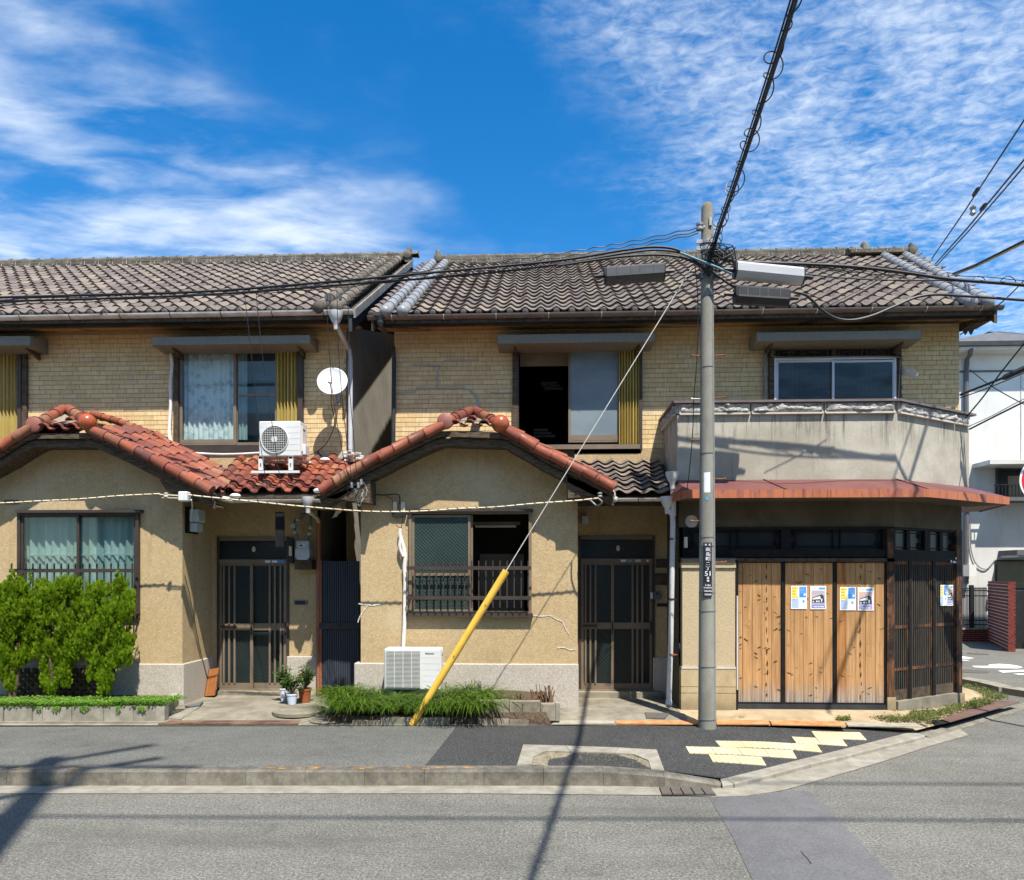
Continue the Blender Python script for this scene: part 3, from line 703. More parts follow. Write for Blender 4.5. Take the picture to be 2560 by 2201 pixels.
seg(o[0].lerp(o[1], t2), o[1], ic[2], i4[0].lerp(i4[1], t2)); seg(o[1], o[1].lerp(o[2], .5), ic[3], ic[2])
seg(o[1].lerp(o[2], .5), o[2], i4[2], ic[3]); seg(o[0], ic[0], ic[1], o[0].lerp(o[3], .5)); seg(o[0].lerp(o[3], .5), ic[1], i4[3], o[3])
m = MB(); m.poly([up(p, .004) for p in (ic[0], ic[1], i4[3], i4[2], ic[3], ic[2])]); mk(m, 'soil', 'soil_pale', pit)
m = MB()
def blade(m, p, h, lean, w=.004, segs=2):
    a = rnd.uniform(0, 2*pi); d = Vector((cos(a), sin(a), 0)); s = Vector((-d.y, d.x, 0))*w
    p = Vector(p); n = len(m.v)
    for k in range(segs+1):
        t = k/segs; q = p + Vector((0, 0, h*(t - .35*lean*t*t))) + d*(lean*h*t*t); ww = s*(1-t*.9); m.v += [tuple(q-ww), tuple(q+ww)]
    for k in range(segs): m.f.append((n+2*k, n+2*k+1, n+2*k+3, n+2*k+2))
for k in range(520):
    s, t = rnd.random(), rnd.random()
    if mnoise.noise((s*7, t*3, 1.3)) + (.45 if (s > .62 and t > .1) else 0) + (.3 if t < .18 else 0) < .12: continue
    p = i4[0].lerp(i4[1], s).lerp(i4[3].lerp(i4[2], s), t); blade(m, (p.x, p.y, zs(p.x, p.y)+.004), rnd.uniform(.012, .04), rnd.uniform(.4, 1.2), .003)
mk(m, 'grass', 'dry_grass', pit, kind='stuff')
# forecourt slabs in front of the houses
m = MB(); us = [-1300, -400, 0, 400, 800, 1200, 1500, 1720]; R = []
for u in us:
    a = G(u, 1812 if u < 1700 else 1812, .152); b = Vector((a.x*1.03, a.y+.42, .195)); c = Vector((b.x, 22, .2)); R.append((Vector((a.x, a.y-.03, .149)), a, b, c))
for i in range(len(us)-1):
    for k in range(3): m.quad(R[i][k], R[i+1][k], R[i+1][k+1], R[i][k+1])
fore = struct(m, 'forecourt', 'concrete', label='concrete forecourt between pavement and houses')
m = MB()
A = [(1716, 1813, .15), (1850, 1814, .148), (2000, 1816, .12), (2150, 1820, .09), (2292, 1826, .05), (2345, 1812, .06), (2420, 1790, .07), (2500, 1748, .10)]
B = [(1700, 1780, .2), (1800, 1779, .2), (1950, 1777, .2), (2100, 1776, .2), (2225, 1776, .2), (2280, 1762, .2), (2340, 1745, .2), (2420, 1722, .2)]
pa = [G(*q) for q in A]; pbk = [G(*q) for q in B]
for i in range(len(pa)-1): m.quad(pa[i], pa[i+1], pbk[i+1], pbk[i])
back = [Vector((p.x, 13, .2)) for p in pbk]
for i in range(len(pa)-1): m.quad(pbk[i], pbk[i+1], back[i+1], back[i])
apron = struct(m, 'apron', 'concrete_apron', label='tan concrete apron sloping round the shop corner')
# steel cover plates along the pavement's back edge
def plate(name, u0, v0, u1, v1, u2, v2, u3, v3, z, mat, label, cat='cover plate', group=None):
    p = [G(u0, v0, z), G(u1, v1, z), G(u2, v2, z), G(u3, v3, z)]
    m = MB(); m.prism(p[::-1], (0, 0, .014)); return mk(m, name, mat, None, label=label, cat=cat, group=group)
plate('cover_plate', 405, 1797, 755, 1798, 745, 1812, 395, 1812, .156, 'plate_rust', 'long rusty steel cover plate below the left front door step')
plate('cover_plate', 1388, 1802, 1536, 1801, 1536, 1812, 1380, 1813, .156, 'plate_pale', 'pale ribbed cover plate at the pavement edge left of the orange one')
plate('cover_plate', 1540, 1801, 1744, 1803, 1744, 1813, 1540, 1812, .156, 'plate_orange', 'orange rusted ribbed plate at the pavement edge left of the pole')
plate('cover_plate', 1792, 1803, 1920, 1803, 1926, 1813, 1792, 1813, .156, 'plate_orange', 'orange rusted ribbed plate right of the utility pole foot')
plate('cover_plate', 1924, 1803, 2108, 1807, 2116, 1817, 1930, 1814, .158, 'plate_orange', 'rusted ribbed plate below the plank doors')
plate('cover_plate', 2112, 1808, 2290, 1811, 2310, 1820, 2120, 1817, .125, 'plate_pale', 'pale studded plate at the corner end of the pavement')
m = MB(); q = [G(2352, 1801, .11), G(2374, 1807, .11), G(2549, 1757, .11), G(2478, 1753, .11)]; m.prism(q, (0, 0, .012))
mk(m, 'ditch_cover', 'plate_brown', None, label='brown steel plate over the roadside ditch at the corner', cat='cover plate')
m = MB(); a = G(2330, 1802, .10); b = G(2352, 1801, .10); c = G(2374, 1808, .10); d = G(2338, 1815, .06)
m.prism([a+Vector((0,0,.004)), b+Vector((0,0,.004)), c+Vector((0,0,.004)), d+Vector((0,0,.004))][::-1], (0, 0, .003)); mk(m, 'ditch_opening', 'black_plastic', apron)
m = MB(); q0 = [(2300, 1836), (2420, 1800), (2560, 1757), (2700, 1716)]; q1 = [(2330, 1846), (2440, 1812), (2575, 1770), (2715, 1728)]
V = [(G(*a, .03), G(*b, .004)) for a, b in zip(q0, q1)]
for i in range(3): m.quad(V[i][1], V[i+1][1], V[i+1][0], V[i][0])
struct(m, 'road_edge', 'kerb', label='rough concrete edge of the side street by the ditch')
# low kerb of the side street behind the weeds
m = MB(); pts = [G(2405, 1702, .05), G(2460, 1712, .05), G(2520, 1727, .05), G(2640, 1745, .05)]
for i in range(3): m.bar(pts[i], pts[i+1], .30, .12)
struct(m, 'side_kerb', 'kerb_pale', label='low pale kerb across the side street mouth')
# manhole covers
def disc(c, r, h, rim=True):
    m = MB(); m.lathe([(r*.985, 0), (r, .006), (r, h-.01), (r-.02, h), (.77*r, h), (.765*r, h-.006), (.75*r, h-.006), (.745*r, h), (.001, h)], c, 36); return m
c = G(748, 1783, .19); mk(disc(c, .345, .055), 'manhole_cover', 'concrete', None, smooth=True, label='raised round concrete manhole cover before the left front door', cat='manhole cover')
c = G(822, 1800, .165); mk(disc(c, .25, .012), 'manhole_cover', 'concrete', None, smooth=True, label='low round concrete cover beside the grassy bed', cat='manhole cover')
p = [G(1612, 1785, .19), G(1672, 1787, .19), G(1662, 1799, .175), G(1616, 1798, .175)]
m = MB(); m.prism(p[::-1], (0, 0, .02)); o_ = mk(m, 'inspection_cover', 'iron', None, label='small dark iron lid set in the step before the right front door', cat='cover')
m = MB(); p = [G(462, 1770, .2), G(508, 1759, .2), G(500, 1768, .2), G(472, 1772, .2)]; m.prism(p[::-1], (0, 0, .03)); mk(m, 'slate_slab', 'slate', None, label='dark flat slab on the step corner left of the front door', cat='slab')
m = MB(); p = [G(416, 1798, .175), G(470, 1773, .2), G(498, 1770, .2), G(452, 1800, .175)]; m.prism(p[::-1], (0, 0, .012)); mk(m, 'broken_slab', 'kerb_pale', None, label='pale broken concrete slab beside the left planter', cat='slab')
# writing on the side street
m = MB()
def gp(x, y, z=.006): return G(2042 + x/4, 1560 + y/4, z)
m.poly([gp(*q) for q in ((1550, 420), (1710, 420), (1730, 405), (1830, 400), (1960, 410), (2040, 425), (2060, 440), (2000, 446), (1900, 445), (1700, 441), (1580, 434))])
m.poly([gp(*q) for q in ((1810, 468), (2200, 455), (2260, 470), (1860, 488))]); m.poly([gp(*q) for q in ((1960, 498), (2300, 490), (2320, 505), (2010, 508))])
m.poly([gp(*q) for q in ((1380, 325), (1450, 322), (1580, 343), (1500, 350), (1380, 345))]); m.poly([gp(*q) for q in ((1380, 357), (1540, 362), (1500, 368), (1380, 366))])
struct(m, 'road_marking', 'road_white', label='white painted characters on the side street')
m = MB(); m.lathe([(.30, 0), (.30, .006), (.001, .006)], gp(1545, 475, .002), 24); mk(m, 'manhole_cover', 'iron', None, label='dark round iron cover in the side street', cat='manhole cover')
m = MB(); m.lathe([(.25, 0), (.25, .006), (.001, .006)], gp(1610, 300, .002), 20); mk(m, 'manhole_cover', 'iron', None, label='far small iron cover near the red brick wall', cat='manhole cover')
# ================================================================== houses
YG, YD, YW = 9.9, 10.82, 10.87
EAVE, RIDGE = 10.30, 14.9
YGT = EAVE-.02
LH = E('tiled_house', (XU(400, YG), YG, .2), 'old tan stucco house on the left with red-tiled porch gable and brown tiled roof', 'house')
RH = E('corner_house', (XU(1500, YG), YG, .2), 'old corner house with red-edged porch gable, plank shop doors and balcony', 'house')
def wall(parent, name, mat, x0, x1, z0, z1, Y, th, holes=()):
    xs = sorted({x0, x1, *[h[0] for h in holes], *[h[1] for h in holes]}); xs = [x for x in xs if x0 <= x <= x1]
    zz = sorted({z0, z1, *[h[2] for h in holes], *[h[3] for h in holes]}); zz = [z for z in zz if z0 <= z <= z1]
    m = MB()
    for i in range(len(xs)-1):
        for j in range(len(zz)-1):
            cx, cz = (xs[i]+xs[i+1])/2, (zz[j]+zz[j+1])/2
            if any(h[0] < cx < h[1] and h[2] < cz < h[3] for h in holes): continue
            a, b, c, d = xs[i], xs[i+1], zz[j], zz[j+1]
            m.add([(a, Y, c), (b, Y, c), (b, Y, d), (a, Y, d)], [(0, 1, 2, 3)])
    for h in holes:
        a, b, c, d = h; y1 = Y+th
        m.quad((a, Y, c), (a, Y, d), (a, y1, d), (a, y1, c)); m.quad((b, Y, c), (b, y1, c), (b, y1, d), (b, Y, d))
        m.quad((a, Y, d), (b, Y, d), (b, y1, d), (a, y1, d)); m.quad((a, Y, c), (a, y1, c), (b, y1, c), (b, Y, c))
    m.quad((x0, Y, z0), (x0, Y, z1), (x0, Y+th, z1), (x0, Y+th, z0)); m.quad((x1, Y, z0), (x1, Y+th, z0), (x1, Y+th, z1), (x1, Y, z1))
    m.quad((x0, Y, z1), (x1, Y, z1), (x1, Y+th, z1), (x0, Y+th, z1))
    return mk(m, name, mat, parent)
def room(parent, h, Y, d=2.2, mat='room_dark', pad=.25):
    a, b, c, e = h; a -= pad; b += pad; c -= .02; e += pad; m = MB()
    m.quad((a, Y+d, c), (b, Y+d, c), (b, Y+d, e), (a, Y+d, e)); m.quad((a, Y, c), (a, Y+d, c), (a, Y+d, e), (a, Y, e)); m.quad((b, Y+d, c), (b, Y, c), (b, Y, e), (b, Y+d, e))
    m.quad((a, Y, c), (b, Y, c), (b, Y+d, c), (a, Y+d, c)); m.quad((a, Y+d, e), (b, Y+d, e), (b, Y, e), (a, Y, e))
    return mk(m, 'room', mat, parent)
# ---------------------------------------------------------------- tile shapes
def tile_mesh(name, prof, L, lift, mat, lip=.022):
    m = MB(); n = len(prof)
    for (x, z) in prof: m.v.append((x, 0, z+lift))
    for (x, z) in prof: m.v.append((x, L, z))
    for (x, z) in prof: m.v.append((x, .004, z+lift-lip))
    for i in range(n-1):
        m.f.append((i, i+1, n+i+1, n+i)); m.f.append((2*n+i, 2*n+i+1, i+1, i))
    me, _ = mesh_of(m, name, mat, True, origin=(0, 0, 0)); return me, m
W1 = .222
def wave(t): return .050*(0.5+0.5*cos(2*pi*(t)))**1.25 - .006
PROF_WAVE = [(W1*1.06*k/9, wave(min(1, k/9*1.02-.0))) for k in range(10)]
W2 = .235
def spanish():
    p = []
    for k in range(6): a = pi - pi*k/5; p.append((.07+.068*cos(a), .066*sin(a)))
    p += [(.165, -.012), (.205, -.016), (.245, 0.004)]
    return p
PROF_S = spanish()
def put_tiles(parent, name, me, src, mats, frames, limit=300):
    """frames: list of (matrix4, scale) nearest first; first `limit` are objects, the rest one mesh"""
    for M in frames[:limit]: inst(name, me, parent, M.to_translation(), M.to_3x3())
    if frames[limit:]:
        m = MB()
        for M in frames[limit:]: m.add([M @ Vector(v) for v in src.v], src.f)
        o = mk(m, name + '_field', mats, parent, smooth=True); o['kind'] = 'stuff'
def main_roof(H_, xl0, xl1, xr0, xr1, Ze, Zr, rows=17):
    th = math.atan2(Zr-Ze, RIDGE-EAVE); SL = (RIDGE-EAVE)/cos(th); ex = SL/rows
    Rm = Matrix.Rotation(th, 4, 'X')
    me, src = tile_mesh('roof_tile', PROF_WAVE, ex*1.16, .036, 'roof_tile', .019)
    m = MB(); t = .05                                       # deck, front and back slopes
    def sl(x, s, dz=0): return Vector((x, EAVE+s*cos(th), Ze+s*sin(th)-dz))
    a, b, c, d = sl(xl0, 0, t), sl(xr0, 0, t), sl(xr1, SL, t), sl(xl1, SL, t)
    m.prism([a, b, c, d], (0, 0, -.08))
    yb = 2*RIDGE-EAVE
    m.prism([d, c, Vector((xr1+.9, yb, Ze-t)), Vector((xl1, yb, Ze-t))], (0, 0, -.08))
    roof = mk(m, 'roof', 'dark_wood', H_)
    fr = []
    for r in range(rows):
        s = r*ex; f = s/SL; xa = xl0+(xl1-xl0)*f; xb = xr0+(xr1-xr0)*f
        n = int((xb-xa)/W1)
        for k in range(n+1):
            x = xl0 + k*W1
            if x < xa - .01 or x + W1*.75 > xb: continue
            j = rnd.uniform(-.004, .004)
            M = Matrix.Translation(sl(x, s+rnd.uniform(-.006, .006), -.005+j)) @ Rm @ Matrix.Rotation(rnd.uniform(-.012, .012), 4, 'Z') @ Matrix.Rotation(rnd.uniform(-.01, .01), 4, 'Y')
            fr.append(M)
    put_tiles(roof, 'roof_tile', me, src, 'roof_tile', fr)
    # eave end caps (round noses)
    mm = MB(); mm.lathe([(.001, -.035), (.034, -.028), (.047, -.008), (.05, .03), (.05, .10)], (0, 0, 0), 12, 'y')
    cme, _ = mesh_of(mm, 'eave_cap', 'tile_dark', True, origin=(0, 0, 0))
    x = xl0
    while x < xr0-.05:
        inst('eave_cap', cme, roof, sl(x+.004, -.012, -.020), (th*.5, 0, 0)); x += W1
    # ridge: stacked flat tiles under round caps
    return roof, sl, SL, th
def ridge(roof, x0, x1, zb, Y, courses, cap=.30, endcap=(True, True), big=.13):
    for c in range(courses):
        m = MB(); n = max(1, int((x1-x0)/.27)); off = (c % 2)*.13; x = x0-off; dep = .17-.012*c
        while x < x1:
            a = max(x, x0); b = min(x+.265, x1); j = rnd.uniform(-.008, .008); k = rnd.uniform(-.004, .004)
            if b-a > .02: m.box(a+.002, b, Y-dep+j, Y+dep, zb+c*.042+.003+k, zb+(c+1)*.042-.003+k)
            x += .27
        o = mk(m, 'ridge_course', 'ridge_tile', roof); o['kind'] = 'stuff'
    zt = zb + courses*.042
    mm = MB(); n = 8; L = cap+.03
    prof = [(cos(pi*k/n)*.095, sin(pi*k/n)*.075) for k in range(n+1)]
    for xx, s in ((0, 1.0), (L-.05, .94), (L-.045, 1.14), (L, 1.14)):
        for (y, z) in prof: mm.v.append((xx, y*s, z*s))
    for i in range(3):
        for k in range(n): mm.f.append((i*(n+1)+k, i*(n+1)+k+1, (i+1)*(n+1)+k+1, (i+1)*(n+1)+k))
    mm.f.append(tuple(range(3*(n+1), 4*(n+1)))); mm.f.append(tuple(range(0, n+1))[::-1])
    me, _ = mesh_of(mm, 'ridge_cap', 'ridge_tile', True, origin=(0, 0, 0))
    x = x0
    while x < x1-.1: inst('ridge_cap', me, roof, (x, Y, zt), (0, 0, rnd.uniform(-.01, .01))); x += cap
    for e, xx, sg in ((endcap[0], x0, -1), (endcap[1], x1, 1)):
        if not e: continue
        m = MB(); m.sphere((xx+sg*.02, Y-.02, zt+.02), big, 12, 8, (.45, 1.0, 1.35)); m.box(xx-.05, xx+.05, Y-.17, Y+.17, zb-.03, zt); m.lathe([(.03, -.02), (.085, 0), (.085, .05), (.03, .06)], (xx, Y-.19, zt-.04), 12, 'y')
        mk(m, 'ridge_end', 'ridge_tile', roof, smooth=True)
    # copper ties
    m = MB(); x = x0+.15
    while x < x1: m.tube([(x-.045, Y-.175, zb+.03), (x, Y-.09, zt+.075), (x+.05, Y-.175, zb+.03)], .0035, 4); x += cap
    mk(m, 'ridge_ties', 'wire_steel', roof)
def rolls(roof, name, mat, p0, p1, R, n, nose=True):
    p0, p1 = Vector(p0), Vector(p1); d = (p1-p0); L = d.length/n; q = d.to_track_quat('Y', 'Z').to_matrix()
    m = MB(); k = 12
    m.lathe([(R*.98, 0), (R*1.06, .0), (R*1.06, .03), (R, .035), (R*.93, L*1.03)], (0, 0, 0), k, 'y')
    me, _ = mesh_of(m, name, mat, True, origin=(0, 0, 0))
    for i in range(n): inst(name, me, roof, p0 + d*(i/n), q)
    if nose:
        m = MB(); m.sphere(p0 - d.normalized()*.01, R*1.03, 14, 8); mk(m, name + '_nose', mat, roof, smooth=True)
def gutter(parent, x0, x1, Y, z, R, mat, slope=0.0, brackets=True):
    m = MB(); n = 8
    for x, dz in ((x0, 0), (x1, slope)):
        for k in range(n+1):
            a = pi + pi*k/n; m.v.append((x, Y+R*cos(a), z+R*sin(a)+dz))
        for k in range(n+1):
            a = 2*pi - pi*k/n; m.v.append((x, Y+(R-.006)*cos(a), z+(R-.006)*sin(a)+dz))
    k2 = 2*(n+1)
    for i in range(k2): m.f.append((i, (i+1) % k2, k2+(i+1) % k2, k2+i))
    m.f.append(tuple(range(n+1))); m.f.append(tuple(range(k2, k2+n+1))[::-1])
    g = mk(m, 'gutter', mat, parent, smooth=True)
    if brackets:
        mb = MB(); x = x0+.35; N = 8
        mb.tube([(0, (R+.004)*cos(pi+pi*k/N), (R+.004)*sin(pi+pi*k/N)) for k in range(N+1)], .006, 4)
        me, _ = mesh_of(mb, 'gutter_bracket', 'bronze_dark' if mat == 'gutter_white' else 'gutter_white', False, origin=(0, 0, 0))
        while x < x1-.1: inst('gutter_bracket', me, g, (x, Y, z + slope*(x-x0)/(x1-x0))); x += .75
    return g
ZeL = P(430, 783, EAVE).z; ZrL = P(430, 664, RIDGE).z
ZeR = P(1600, 778, EAVE).z; ZrR = P(1600, 652, RIDGE).z
# ---- left house roof
xL0 = -15.5; xLv = XU(884, EAVE)
roofL, slL, SL_L, thL = main_roof(LH, xL0, xL0, xLv, xLv, ZeL, ZrL)
ridge(roofL, xL0, XU(1022, RIDGE), ZrL-.06, RIDGE, 4, endcap=(False, True))
for du in (0, 1):
    x = XU(800+du*43, EAVE); rolls(roofL, 'verge_roll', 'ridge_tile', slL(x, -.06, -.06), slL(x, SL_L-.25, -.06), .088, 17)
m = MB(); a = slL(xLv+.01, -.05, -.03); b = slL(xLv+.01, SL_L, -.03); m.prism([a, a-Vector((0, 0, .13)), b-Vector((0, 0, .13)), b], (.03, 0, 0)); mk(m, 'verge_board', 'verge_cap', LH)
m = MB(); a = slL(xLv-.06, -.03, .06); b = slL(xLv-.06, SL_L, .06); m.prism([a, a-Vector((0, 0, .24)), b-Vector((0, 0, .24)), b], (.04, 0, 0)); mk(m, 'barge_board', 'dark_metal', LH)
# ---- right house roof
xRl = XU(928, EAVE); xRr0 = XU(2492, EAVE); xRr1 = XU(2288, RIDGE)
roofR, slR, SL_R, thR = main_roof(RH, xRl, xRl, xRr0, xRr1, ZeR, ZrR)
ridge(roofR, XU(1098, RIDGE), XU(2155, RIDGE), ZrR-.06, RIDGE, 4)
ridge(roofR, XU(2118, RIDGE-.25), XU(2272, RIDGE-.25), ZrR-.10, RIDGE-.25, 2, endcap=(False, True), big=.10)
for u0 in (966, 1009):
    x = XU(u0, EAVE); rolls(roofR, 'silver_roll', 'silver_tile', slR(x, -.07, -.065), slR(x, SL_R-.25, -.055), .086, 17)
for (ua, ub) in ((2420, 2204), (2462, 2258)):
    rolls(roofR, 'silver_roll', 'silver_tile', slR(XU(ua, EAVE), -.07, -.065), slR(XU(ub, RIDGE-.2), SL_R-.25, -.055), .086, 17)
m = MB(); a = slR(xRr0-.01, -.03, .0); b = slR(xRr1-.01, SL_R, .0); m.prism([a, b, b-Vector((0, 0, .24)), a-Vector((0, 0, .24))], (-.04, 0, 0)); mk(m, 'barge_board', 'dark_wood', RH)
m = MB(); a = slR(xRl+.01, -.03, .02); b = slR(xRl+.01, SL_R, .02); m.prism([a, a-Vector((0, 0, .2)), b-Vector((0, 0, .2)), b], (.04, 0, 0)); mk(m, 'barge_board', 'dark_wood', RH)
# ---- eaves: gutters, fascia, soffit
zgL = P(430, 789, YGT).z; zgR = P(1700, 780, YGT).z
gL = gutter(LH, xL0, XU(885, YGT), YGT, zgL, .058, 'gutter_white', .03)
gR = gutter(RH, XU(920, YGT), XU(2506, YGT), YGT, zgR, .056, 'gutter_brown', .01)
def eaves(H_, x0, x1, zg, tm):
    m = MB(); m.box(x0, x1, EAVE+.09, EAVE+.13, zg-.115, zg+.03); mk(m, 'fascia', 'fascia_wood', H_)
    m = MB(); m.prism([(x0, EAVE+.13, zg-.10), (x1, EAVE+.13, zg-.10), (x1, YW+.05, zg-.012), (x0, YW+.05, zg-.012)], (0, 0, .02)); mk(m, 'soffit', 'soffit_wood', H_)
eaves(LH, xL0, xLv-.03, zgL, 0); eaves(RH, xRl+.03, xRr0-.08, zgR, 0)
# ---------------------------------------------------------------- upper brick walls
xLw = XU(866, YW); xRw0 = XU(986, YW); xRw1 = XU(2398, YW)
ztopL, ztopR = zgL-.0, zgR-.0
def hole(u0, u1, v0, v1, Y): return RC(u0, u1, v0, v1, Y)
hW1 = hole(-180, 66, 866, 1128, YW); hW2 = hole(437, 756, 866, 1128, YW); hW3 = hole(1286, 1605, 862, 1122, YW); hW4 = hole(1926, 2252, 856, 1010, YW)
zb = 3.0
uwL = wall(LH, 'upper_wall', 'mortar', xL0, xLw, zb, ztopL, YW, .14, [hW1, hW2])
uwR = wall(RH, 'upper_wall', 'mortar', xRw0, xRw1, zb, ztopR, YW, .14, [hW3, hW4])
BW, BH = .213, .0705
bm = MB(); bm.cbox(0, BW-.005, 0, .02, 0, BH-.0075, .0025)
bme, _ = mesh_of(bm, 'brick', 'brick', False, origin=(0, 0, 0))
def bricks(parent, x0, x1, z0, z1, holes, limit, zor):
    items = []; r0 = int(floor((z0-zor)/BH)); z = zor + r0*BH; r = r0
    if z < z0-.01: z += BH; r += 1
    while z + BH*.6 < z1:
        off = BW*(.5 if r % 2 else 0) + (.035 if r % 3 == 0 else 0); x = x0-off
        while x < x1:
            a = max(x, x0); b = min(x+BW, x1); ok = True
            segs = [(a, b)]
            for h in holes:
                if h[2]-.02 < z + BH/2 < h[3]+.02:
                    ns = []
                    for (p, q) in segs:
                        if q <= h[0] or p >= h[1]: ns.append((p, q))
                        else:
                            if p < h[0]: ns.append((p, h[0]))
                            if q > h[1]: ns.append((h[1], q))
                    segs = ns
            for (p, q) in segs:
                if q-p > .03: items.append((p, q, z))
            x += BW
        z += BH; r += 1
    return items
def lay(parent, items, limit=300):
    rnd.shuffle(items)
    for (p, q, z) in items[:limit]:
        inst('brick', bme, parent, (p, YW-.007+rnd.uniform(-.0015, .0015), z), None, ((q-p)/BW, 1, 1))
    m = MB()
    for (p, q, z) in items[limit:]:
        s = (q-p)/BW; y = YW-.007+rnd.uniform(-.0015, .0015)
        m.add([(p+v[0]*s, y+v[1], z+v[2]) for v in bm.v], bm.f)
    if m.v:
        o = mk(m, 'brick_field', 'brick', parent); o['kind'] = 'stuff'
itL = bricks(LH, XU(66, YW), xLw, P(430, 1145, YW).z, ztopL-.02, [hW1, hW2], 300, P(430, 1131, YW).z)
lay(uwL, itL)
itR = bricks(RH, xRw0, xRw1, P(1500, 1140, YW).z, ztopR-.02, [hW3, hW4], 300, P(1500, 1134, YW).z)
lay(uwR, itR)
m = MB(); m.box(XU(60, YW)-.3, xLw, YW-.03, YW, 3.0, P(700, 1136, YW).z); mk(m, 'base_band', 'alley_wall', LH)
m = MB(); m.box(xRw0, XU(1700, YW), YW-.03, YW, 3.0, P(1500, 1134, YW).z); mk(m, 'base_band', 'shop_plaster', RH)
# sealed cracks in the brick of the corner house
def z2(x, y): return (800 + x/2.072, 560 + y/2.072)
m = MB()
for pl in (((395,875),(490,870),(500,850),(620,850),(740,850),(770,858),(790,875),(812,900),(822,948)), ((605,848),(606,800),(612,760),(622,735),(560,731),(470,730)), ((640,708),(700,706),(815,705)), ((885,873),(940,876),(990,873))):
    for i in range(len(pl)-1):
        a = P(*z2(*pl[i]), YW-.014); b = P(*z2(*pl[i+1]), YW-.014); w = .022 if pl[0][0] in (395, 605) else .013
        if pl[i][0] > 780 and pl[0][0] == 395: w = .04
        m.bar(a, b, .008, w, up=(0, 1, 0)) if False else m.bar(a, b, w, .006, up=(0, 1, 0))
mk(m, 'crack_sealant', 'sealant', uwR)
# alley side wall of the left house and side wall of the right one
m = MB(); m.quad((xLw, YW, .2), (xLw, 20, .2), (xLw, 20, ZrL), (xLw, YW, ztopL)); mk(m, 'side_wall', 'alley_wall', LH)
m = MB(); m.quad((xRw0, 20, .2), (xRw0, YW, .2), (xRw0, YW, ztopR), (xRw0, 20, ZrR)); mk(m, 'side_wall', 'alley_wall', RH)
sdx = (xRr1-xRr0)/(RIDGE-EAVE)
m = MB(); m.quad((xRw1, YW, .2), (xRw1+sdx*9, YW+9, .2), (xRw1+sdx*9, YW+9, ZrR), (xRw1, YW, ztopR)); mk(m, 'side_wall', 'alley_wall', RH)
m = MB(); m.quad((xLw, 20, .2), (xRw0, 20, .2), (xRw0, 20, 7), (xLw, 20, 7)); mk(m, 'back_wall', 'alley_wall', RH)
m = MB(); m.box(xL0, xLw-.02, 19.5, 20, .2, 6.0); mk(m, 'back_wall', 'alley_wall', LH)
m = MB(); m.box(xRw0+.02, xRw1+2.2, 19.5, 20.1, .2, 6.0); mk(m, 'rear_wall', 'alley_wall', RH)
# eave return with pointed battens at the corner
m = MB(); a = Vector((XU(2398, YW), YW-.02, P(2398, 836, YW).z)); b = Vector((XU(2478, 10.42), 10.42, zgR-.02)); c = Vector((XU(2478, 10.42), 10.42, zgR-.14))
m.prism([Vector((a.x, YW-.3, zgR-.02)), b, c, Vector((a.x+.02, YW-.3, a.z+.05))], (0, .35, 0)); mk(m, 'eave_return', 'dark_wood', RH)
for k in range(2):
    m = MB(); x = XU(2404+k*14, YW); m.prism([(x, YW-.04, a.z+.06), (x+.085, YW-.04, a.z+.06), (x+.042, YW-.04, a.z-.02)], (0, .03, 0)); mk(m, 'pointed_batten', 'dark_wood', RH)
# ---------------------------------------------------------------- windows upstairs
def hood(H_, u0, u1, v0, v1, Yf=10.46):
    x0, x1, z0, z1 = RC(u0, u1, v0, v1, Yf)
    m = MB(); m.prism([(x0, Yf, z0), (x0, Yf, z1), (x0, YW, z1+.07), (x0, YW, z0-.015)][::-1], (x1-x0, 0, 0)); h = mk(m, 'window_hood', 'hood_grey', H_)
    for t in (.10, .90):
        x = x0+(x1-x0)*t; m = MB(); m.prism([(x, Yf+.10, z0-.002), (x, YW, z0-.01), (x, YW, z0-.11)], (.04, 0, 0)); mk(m, 'hood_bracket', 'dark_wood', h)
    return h
hood(LH, -190, 75, 842, 865); hood(LH, 379, 775, 841, 861); hood(RH, 1244, 1636, 835, 857); hood(RH, 1892, 2305, 829, 850)
def frame(parent, u0, u1, v0, v1, Y, t, d, mat, name='frame'):          # four-sided frame of thickness t px, depth d
    m = MB(); m.pb(u0, u1, v0, v0+t, Y, Y+d)
    x0, x1, z0, z1 = RC(u0, u1, v0, v1, Y); tt = t*Y/F; m = MB()
    m.box(x0, x1, Y, Y+d, z1-tt, z1); m.box(x0, x1, Y, Y+d, z0, z0+tt); m.box(x0, x0+tt, Y+.001, Y+d-.001, z0+tt, z1-tt); m.box(x1-tt, x1, Y+.001, Y+d-.001, z0+tt, z1-tt)
    return mk(m, name, mat, parent)
def pane(parent, u0, u1, v0, v1, Y, mat, name='pane'):
    x0, x1, z0, z1 = RC(u0, u1, v0, v1, Y); m = MB(); m.box(x0, x1, Y, Y+.005, z0, z1); return mk(m, name, mat, parent)
def curtain(parent, u0, u1, v0, v1, Y, mat, amp=.018, folds=9):
    x0, x1, z0, z1 = RC(u0, u1, v0, v1, Y); m = MB(); n = folds*6
    for i in range(n+1):
        x = x0+(x1-x0)*i/n; y = Y+amp*sin(2*pi*folds*i/n)+amp*.5*sin(2*pi*folds*.37*i/n+1); m.v += [(x, y, z0), (x, y+.004*sin(i), z1)]
    m.f = [(2*i, 2*i+2, 2*i+3, 2*i+1) for i in range(n)]
    return mk(m, 'curtain', mat, parent, smooth='all')
